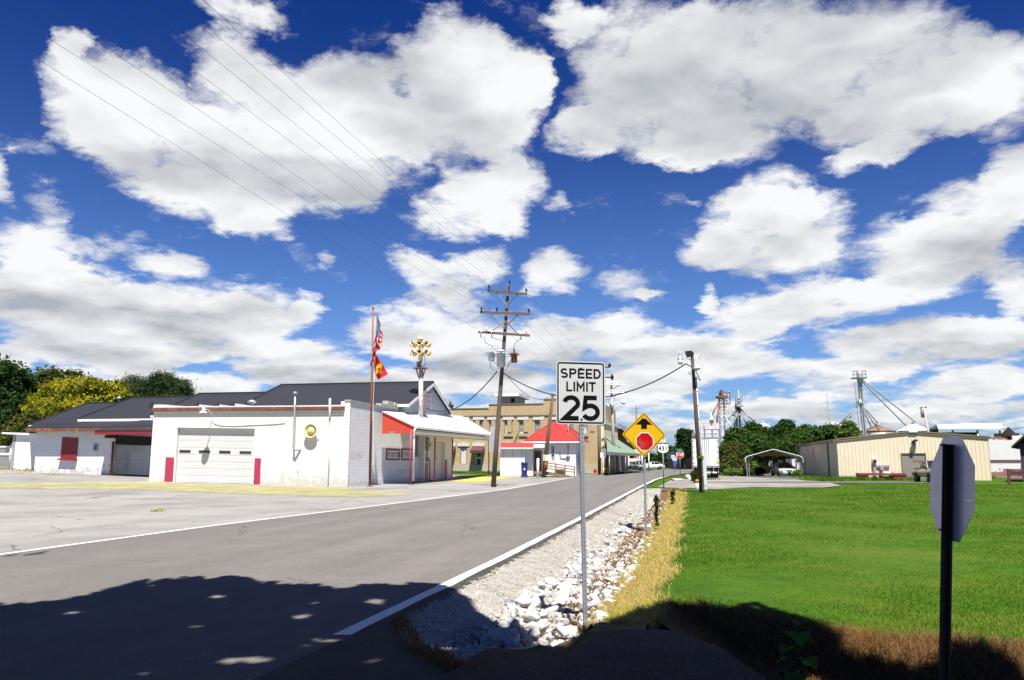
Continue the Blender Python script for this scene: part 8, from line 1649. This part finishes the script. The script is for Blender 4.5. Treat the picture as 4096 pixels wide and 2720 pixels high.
for y0, y1, t0, t1, r0, r1, n, lab in bands:
    k = tries = 0
    while k < n and tries < 9000:
        tries += 1; y = rk.uniform(y0, y1); tt = rk.uniform(t0, t1); x = float(RX(y)) + tt; r = r0 + (r1 - r0) * rk.random() ** 1.15
        if y < float(apron_edge(x)) + r * .8: continue
        if 9.3 < y < 9.9 and abs(x - .9) < .16: continue
        ov = [1 for (a, b, c_) in placed if (a - x) ** 2 + (b - y) ** 2 < ((c_ + r) * (.62 if tries < 6000 else .45)) ** 2]
        if ov: continue
        placed.append((x, y, r)); rock(x, y, r, r * .30, lab); k += 1
for k in range(17):
    y = rk.uniform(7.6, 9.4); x = float(RX(y)) + rk.uniform(1.15, 1.7)
    if y > float(apron_edge(x)) + .2: rock(x, y, rk.uniform(.08, .14), rk.uniform(.10, .18), bands[0][7])
# the pale gravel
def stones(n, fn, r0, r1, rng):
    xy = fn(n); z = zg(xy[:, 0], xy[:, 1]); r = (r0 + (r1 - r0) * rng.random(len(xy)) ** 2.2)[:, None]; n = len(xy)
    oc = np.array([(1, 0, 0), (0, 1, 0), (-1, 0, 0), (0, -1, 0), (.1, .1, .7), (0, 0, -.7)]); ang = rng.random(n) * 6.28; ca, sa = np.cos(ang), np.sin(ang)
    v = oc[None] * (.7 + .6 * rng.random((n, 6, 1))); v = np.stack([v[..., 0] * ca[:, None] - v[..., 1] * sa[:, None], (v[..., 0] * sa[:, None] + v[..., 1] * ca[:, None]) * .8, v[..., 2]], -1) * r[:, None, :]
    v += np.stack([xy[:, 0], xy[:, 1], z + r[:, 0] * .25], 1)[:, None, :]
    fb = np.array([(0, 1, 4), (1, 2, 4), (2, 3, 4), (3, 0, 4), (1, 0, 5), (2, 1, 5), (3, 2, 5), (0, 3, 5)]); f = (fb[None] + (np.arange(n) * 6)[:, None, None]).reshape(-1, 3)
    return v.reshape(-1, 3), f, np.repeat(rng.random(n), 6)
m_peb = mat_new('limestone_pebbles'); t = NT(m_peb); a = t.new('ShaderNodeAttribute', attribute_name='shade').outputs['Fac']; t.out(t.mix(a, (.27, .25, .22), (.58, .55, .50)), .9)
rng = np.random.default_rng(8)
def gravel_xy(n):
    y = 5.9 + 38 * rng.random(n) ** 2.6; tt = (.16 + 1.35 * rng.random(n) ** .9); x = RX(y) + tt; k = ((y > apron_edge(x) - .15) | (tt < 1.0)) & (x > street_edge(y) + .04); return np.stack([x[k], y[k]], 1)
v, f_, sh = stones(42000, gravel_xy, .005, .017, rng); 
def stone_xy(n):
    y = 7.3 + 34 * rng.random(n) ** 1.7; tt = .75 + 1.35 * rng.random(n) ** .7; x = RX(y) + tt; k = (y > apron_edge(x) + .05); return np.stack([x[k], y[k]], 1)
v2, f2, sh2 = stones(3800, stone_xy, .022, .065, rng); f_ = np.concatenate([f_, f2 + len(v)]); v = np.concatenate([v, v2]); sh = np.concatenate([sh, sh2])
tag(np_mesh('gravel', v, f_, m_peb, attr=sh), 'loose pale limestone gravel along the road edge', 'gravel', None, 'stuff')
# ------------------------------------------------------------------ grass
def blades(xy, z, length, width, lean, rng, direction=None, sh=None):
    """bent blades of two segments: (verts, faces, shade)"""
    n = len(xy); a = rng.random(n) * 6.283 if direction is None else direction + rng.normal(0, .9, n); d = np.stack([np.cos(a), np.sin(a), np.zeros(n)], 1); s = np.stack([-d[:, 1], d[:, 0], np.zeros(n)], 1)
    L_ = length[:, None]; W_ = width[:, None] / 2; le = lean[:, None]; b = np.stack([xy[:, 0], xy[:, 1], z - .01], 1)
    m = b + d * L_ * .45 * le * .6 + np.array([0, 0, 1]) * L_ * (.55 - .2 * le); tp = b + d * L_ * le * .95 + np.array([0, 0, 1]) * L_ * np.maximum(.05, 1 - le) * 1.0
    v = np.stack([b - s * W_, b + s * W_, m + s * W_ * .8, m - s * W_ * .8, tp], 1).reshape(-1, 3)
    f = (np.array([(0, 1, 2), (0, 2, 3), (3, 2, 4)])[None] + (np.arange(n) * 5)[:, None, None]).reshape(-1, 3); return v, f, np.repeat(rng.random(n) if sh is None else sh, 5)
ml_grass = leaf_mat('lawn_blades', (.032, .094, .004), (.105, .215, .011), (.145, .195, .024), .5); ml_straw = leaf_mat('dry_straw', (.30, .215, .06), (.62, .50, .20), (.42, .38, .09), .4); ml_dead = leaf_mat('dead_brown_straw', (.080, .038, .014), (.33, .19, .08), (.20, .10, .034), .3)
rng = np.random.default_rng(12); n = 420000
y = 7.2 + (58 - 7.2) * rng.random(n) ** 2.3; x = -1.0 + (y * .70 + 3.5) * rng.random(n); keep = (x > RX(y) + 2.38 + .10 * np.sin(y * 1.7) + rng.normal(0, .22, n)) & (y > bank_edge(x) + rng.normal(.0, .16, n)) & (y < 45.5 + 4 * (x > 16) + 6 * (x > 22)); x, y = x[keep], y[keep]; n = len(x)
ln = (.028 + .036 * rng.random(n)) * (1 + .5 * np.sin(x * .9) * np.sin(y * .7) * .6) * (1 + y * .012); v, f_, sh = blades(np.stack([x, y], 1), zg(x, y), ln, .0045 * np.maximum(1, y / 7.5), .25 + .6 * rng.random(n), rng)
tag(np_mesh('lawn_grass', v, f_, ml_grass, attr=sh), 'short bright green mown lawn grass', 'grass', None, 'stuff')
n = 90000; y = 8.0 + 38 * rng.random(n) ** 2.2; tt = 1.92 + .82 * rng.random(n) + .12 * np.sin(y * 2.1) + rng.normal(0, .08, n); x = RX(y) + tt; k = (y > apron_edge(x) + .1) & (tt > 1.85) & ((tt < 2.55) | (rng.random(n) < .45)); x, y, tt = x[k], y[k], tt[k]; n = len(x)
ln = .08 + .17 * rng.random(n) ** 1.3; v, f_, sh = blades(np.stack([x, y], 1), zg(x, y), ln, .0042 * np.maximum(1, y / 8), .35 + .6 * rng.random(n), rng, direction=math.pi * .95)
tag(np_mesh('dry_grass', v, f_, ml_straw, attr=sh), 'dry yellow grass hanging over the ditch bank', 'dry grass', None, 'stuff')
n = 9000; y = 7.6 + 34 * rng.random(n) ** 2; tt = 1.35 + .8 * rng.random(n); x = RX(y) + tt; k = y > apron_edge(x) + .1; x, y = x[k], y[k]; n = len(x)
v, f_, sh = blades(np.stack([x, y], 1), zg(x, y) + .012, .06 + .12 * rng.random(n), .007 * np.maximum(1, y / 9), .85 + .12 * rng.random(n), rng); tag(np_mesh('leaf_litter', v, f_, ml_dead, attr=sh), 'brown straw and leaf litter between the rocks', 'litter', None, 'stuff')
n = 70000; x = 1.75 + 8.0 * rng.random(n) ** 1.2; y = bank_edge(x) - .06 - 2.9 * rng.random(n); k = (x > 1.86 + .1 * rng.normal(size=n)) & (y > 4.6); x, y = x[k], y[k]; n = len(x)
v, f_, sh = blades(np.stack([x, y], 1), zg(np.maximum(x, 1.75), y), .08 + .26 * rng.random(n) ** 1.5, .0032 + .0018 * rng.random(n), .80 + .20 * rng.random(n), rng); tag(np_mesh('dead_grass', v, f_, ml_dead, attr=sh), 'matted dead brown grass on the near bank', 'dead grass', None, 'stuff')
# scattered grass fringes: by the apron, along the drives and wall feet
def fringe(name, label, pts, n, hgt, m, jit=.25, wd=.012, seed=0):
    r = np.random.default_rng(seed); P_ = [gt(*q) for q in pts]; xs, ys = [], []
    for _ in range(n):
        i = r.integers(len(P_) - 1); q = P_[i].lerp(P_[i + 1], r.random()); xs.append(q.x + r.normal(0, jit)); ys.append(q.y + r.normal(0, jit))
    x, y = np.array(xs), np.array(ys); v, f, sh = blades(np.stack([x, y], 1), zg(x, y), hgt * (.5 + r.random(n)), np.full(n, wd), .15 + .5 * r.random(n), r); return tag(np_mesh(name, v, f, m, attr=sh), label, 'grass', None, 'stuff')
fringe('weedy_grass', 'tall weedy grass along the foot of the tan building', [(3230, 1921), (3290, 1926), (3365, 1920), (3440, 1921), (3640, 1921), (3760, 1917), (3975, 1915)], 5200, .42, ml_grass, .4, .03, 1)
fringe('weedy_grass', 'patches of bright grass at the drive entrance', [(2700, 1905), (2760, 1916), (2830, 1920)], 2600, .22, ml_light, .7, .025, 2)
fringe('weedy_grass', 'rough grass strip between carport and tan building', [(3130, 1908), (3200, 1910), (3290, 1918), (3350, 1926)], 3600, .26, ml_light, .8, .03, 3)
fringe('weedy_grass', 'dry grass tufts along the fence and low white wall', [(-20, 1876), (60, 1878), (140, 1886)], 900, .22, ml_straw, .3, .03, 4)
fringe('weedy_grass', 'thin dry tufts in the cracks of the concrete lot', [(40, 1894), (210, 1898), (215, 1900), (340, 1903)], 500, .10, ml_straw, .3, .02, 5)
fringe('weedy_grass', 'thin dry grass at the corner of the shaded apron', [(1600, 2470), (1680, 2600), (1830, 2670), (1960, 2716)], 3800, .07, ml_dead, .07, .005, 6)
fringe('weedy_grass', 'lawn fringe along the strip of grass before the brick building', [(1710, 1891), (1900, 1893), (2090, 1893)], 2600, .30, ml_grass, 1.2, .05, 7)
fringe('weedy_grass', 'straw tufts scattered over the gravel slope', [(1850, 2330), (2100, 2220), (2300, 2110), (2470, 2010)], 700, .07, ml_straw, .22, .006, 8)
def tuft(label, px, py, Y, h, n, m, wd, name='weed', spread=.05, seed=0, lean=.25):
    r = np.random.default_rng(seed); c = at(px, py, Y); c.z = zf(c.x, c.y); xy = np.stack([r.normal(0, spread, n), r.normal(0, spread, n)], 1); hgt = h * r.random(n) ** .5
    v, f, sh = blades(xy, np.zeros(n), hgt * .0 + .10 + .06 * r.random(n), np.full(n, wd), lean + .5 * r.random(n), r); v = v.reshape(n, 5, 3); v[:, :, 2] += (hgt * (name == 'weed'))[:, None]; o = np_mesh(name, v.reshape(-1, 3), f, m, attr=sh); o.location = c; return tag(o, label, name)
tuft('tall dark green weed stalk beside the diamond sign post', 2627, 2050, 23.2, 1.0, 260, ml_mid, .035, seed=1, spread=.03)
tuft('small dark green weed in the dry grass beyond the diamond sign', 2690, 1985, 35, .65, 160, ml_mid, .05, seed=2)
tuft('small yellow grass tuft alone on the concrete lot', 630, 2048, 26.0, .10, 120, ml_straw, .03, 'grass_tuft', .10, 3)
# broad leaved plant in the shade
pc = V(2.28, 6.55, 0); pc.z = zf(pc.x, pc.y); t = thing('broadleaf_plant', 'broad leaved green plant in the shade of the brown bank', 'plant', pc); r = random.Random(4); w = MB(); st_ = [pc, pc + V(.02, .02, .3), pc + V(-.03, .05, .62)]; w.path(st_, .008, 5); w.build('stem', ml_mid, t)
for k in range(17):
    h = .06 + .62 * (k / 16.0); a = k * 2.4; q = pc + V(-.03 * h, .05 * h, h); d_ = V(math.cos(a), math.sin(a), .25); ll = r.uniform(.09, .15); sd_ = V(-math.sin(a), math.cos(a), 0); b = q + d_ * .08; w = MB(); w.path([q, b], .004, 4)
    prof = [(0, .25), (.15, .75), (.4, .85), (.7, .5), (1.0, .0)]; L_ = [b + d_ * ll * u + sd_ * ll * v_ * .8 - V(0, 0, ll * u * u * .8 - .015 * v_) for u, v_ in prof]; R_ = [b + d_ * ll * u - sd_ * ll * v_ * .8 - V(0, 0, ll * u * u * .8 - .015 * v_) for u, v_ in prof]; C_ = [b + d_ * ll * u - V(0, 0, ll * u * u * .8 + .012) for u, v_ in prof]; w.grid([L_, C_, R_]); w.build('leaf', simple('broad_leaf_green', (.045, .12, .015), .8, var=.2, scale=9, spec=.05), t)
# litter in the ditch
c = gt(2325, 2305); w = MB(); w.lathe(c + V(-.05, 0, .05), (1, .25, .1), [(0, .03), (.01, .037), (.06, .034), (.115, .037), (.125, .028)], 12); o = w.build('drink_can', simple('can_metal', (.55, .60, .66), .4, .3, var=.3, scale=30), None, loc=c); tag(o, 'crushed pale drink can between the sunlit rocks', 'can')
c = gt(2018, 2422); r = random.Random(9); w = MB(); w.grid([[c + V(.035 * i + r.uniform(-.01, .01), .03 * j + r.uniform(-.01, .01), .03 + r.uniform(0, .035)) for i in range(4)] for j in range(3)]); o = w.build('plastic_scrap', simple('blue_plastic_film', (.02, .10, .40), .4), None, loc=c); tag(o, 'small blue scrap of plastic among the shaded rocks', 'litter')

# ------------------------------------------------------------------ the trees behind the camera that shade the foreground
EDGE = [(-500, 2450), (-60, 2432), (0, 2410), (51, 2416), (102, 2432), (178, 2426), (191, 2400), (216, 2394), (286, 2400), (305, 2381), (356, 2375), (413, 2378), (457, 2391), (508, 2394), (518, 2369), (559, 2365), (575, 2340), (584, 2324), (623, 2308), (686, 2311), (712, 2324), (750, 2302), (807, 2305), (839, 2318), (889, 2302), (934, 2305), (953, 2320), (1016, 2321), (1042, 2341), (1083, 2339), (1093, 2324), (1175, 2334), (1226, 2340), (1258, 2358), (1334, 2364), (1398, 2360), (1423, 2353), (1461, 2357), (1477, 2330), (1520, 2336), (1590, 2356), (1640, 2338), (1720, 2342), (1780, 2354), (1827, 2368), (1892, 2404), (1957, 2416), (2010, 2432), (2060, 2424), (2100, 2440), (2128, 2450), (2140, 2540), (2170, 2598), (2285, 2602), (2305, 2540), (2340, 2500), (2420, 2490), (2436, 2420), (2450, 2385), (2500, 2366), (2620, 2372), (2700, 2386), (2790, 2396), (2900, 2402), (2985, 2404), (3010, 2392), (3060, 2396), (3090, 2415), (3130, 2432), (3190, 2470), (3240, 2462), (3300, 2492), (3400, 2522), (3440, 2560), (3510, 2575), (3570, 2610), (3640, 2650), (3620, 2760), (3700, 2900)]
HOLES = [(870, 2387, 70, 12), (895, 2411, 40, 9), (1260, 2412, 45, 15), (1145, 2504, 60, 9), (970, 2640, 150, 24), (1500, 2405, 95, 16), (1330, 2560, 80, 10), (1210, 2467, 60, 14), (800, 2504, 60, 8), (1800, 2595, 110, 14), (3400, 2640, 150, 45), (2060, 2590, 60, 14), (300, 2450, 60, 10), (3300, 2590, 90, 40)]
eg = [gp(*q) for q in EDGE[:-1]]; ex = np.array([p.x for p in eg]); ey = np.array([p.y for p in eg]); od = np.argsort(ex); hg = [(gp(a, b), gp(a + c, b), gp(a, b - d_)) for a, b, c, d_ in HOLES]
def canopy(label, base, xlo, xhi, n_cl, per, seed):
    r = np.random.default_rng(seed); t = thing('tree', label, 'tree', base); cx_ = r.uniform(xlo, xhi, n_cl); lim = np.interp(cx_, ex[od], ey[od]); cy_ = lim - 17 * r.random(n_cl) ** 1.5; zc = np.clip(7.3 + 2.8 * r.random(n_cl) + (lim - cy_) * .12, 7.2, 12)
    gx_ = np.repeat(cx_, per) + r.normal(0, .21, n_cl * per); gy_ = np.repeat(cy_, per) + r.normal(0, .21, n_cl * per); z = np.repeat(zc, per) + r.normal(0, .25, n_cl * per)
    off = np.repeat(r.normal(0, .06, n_cl), per); keep = gy_ < np.interp(gx_, ex[od], ey[od]) - .02 + off + .20 * np.sin(gx_ * 5.1 + 2 * np.sin(gx_ * 1.9)) * np.sin(gx_ * 2.3 + seed) + .09 * np.sin(gx_ * 13 + 3 * np.sin(gx_ * 4)) + .05 * np.sin(gx_ * 31)
    for c, a, b in hg: keep &= ((gx_ - c.x) / max(.02, a.x - c.x)) ** 2 + ((gy_ - c.y) / max(.02, b.y - c.y)) ** 2 > r.uniform(.35, 1.5, len(gx_))
    keep &= (gx_ < 4.35 - .6 * np.maximum(0, 7.0 - gy_)) | (gy_ < 2.5); gx_, gy_, z = gx_[keep], gy_[keep], z[keep]; n = len(z); sx, sy = SUN.x / SUN.z, SUN.y / SUN.z; p = np.stack([gx_ + sx * z, gy_ + sy * z, z], 1)
    nd = r.normal(size=(n, 3)) * .45 + np.array([0, -.3, 1.0]); nd /= np.linalg.norm(nd, axis=1)[:, None]; a = np.cross(nd, r.normal(size=(n, 3))); a /= np.linalg.norm(a, axis=1)[:, None]; b = np.cross(nd, a); s = (.06 + .05 * r.random(n))[:, None]
    v = np.stack([p - a * s * 1.5, p - b * s, p + a * s * 1.5, p + b * s], 1).reshape(-1, 3) - np.array(base); o = np_mesh('crown', v, np.arange(n * 4).reshape(n, 4), ml_mid, attr=np.repeat(r.random(n), 4)); o.parent = t
    w = MB(); B_ = Vector(base); w.path([B_, B_ + V(.1, .1, 3), B_ + V(.3, .4, 6.2)], [.45, .36, .28], 10)
    for k in range(9): i = r.integers(len(p)); q = Vector(p[i]); f0 = B_ + V(.2, .3, 4.5 + .2 * k); w.path([f0, f0.lerp(q, .5) + V(0, 0, .5), q], [.14, .09, .02], 6)
    w.build('trunk', m_bark, t)
canopy('leafy tree whose shade falls over the near street', (-7.0, -7.5, 0), -11.5, .75, 4300, 30, 1)
canopy('leafy tree whose shade falls over the near bank and culvert', (4.2, -6.5, 0), .5, 6.5, 2700, 30, 2)
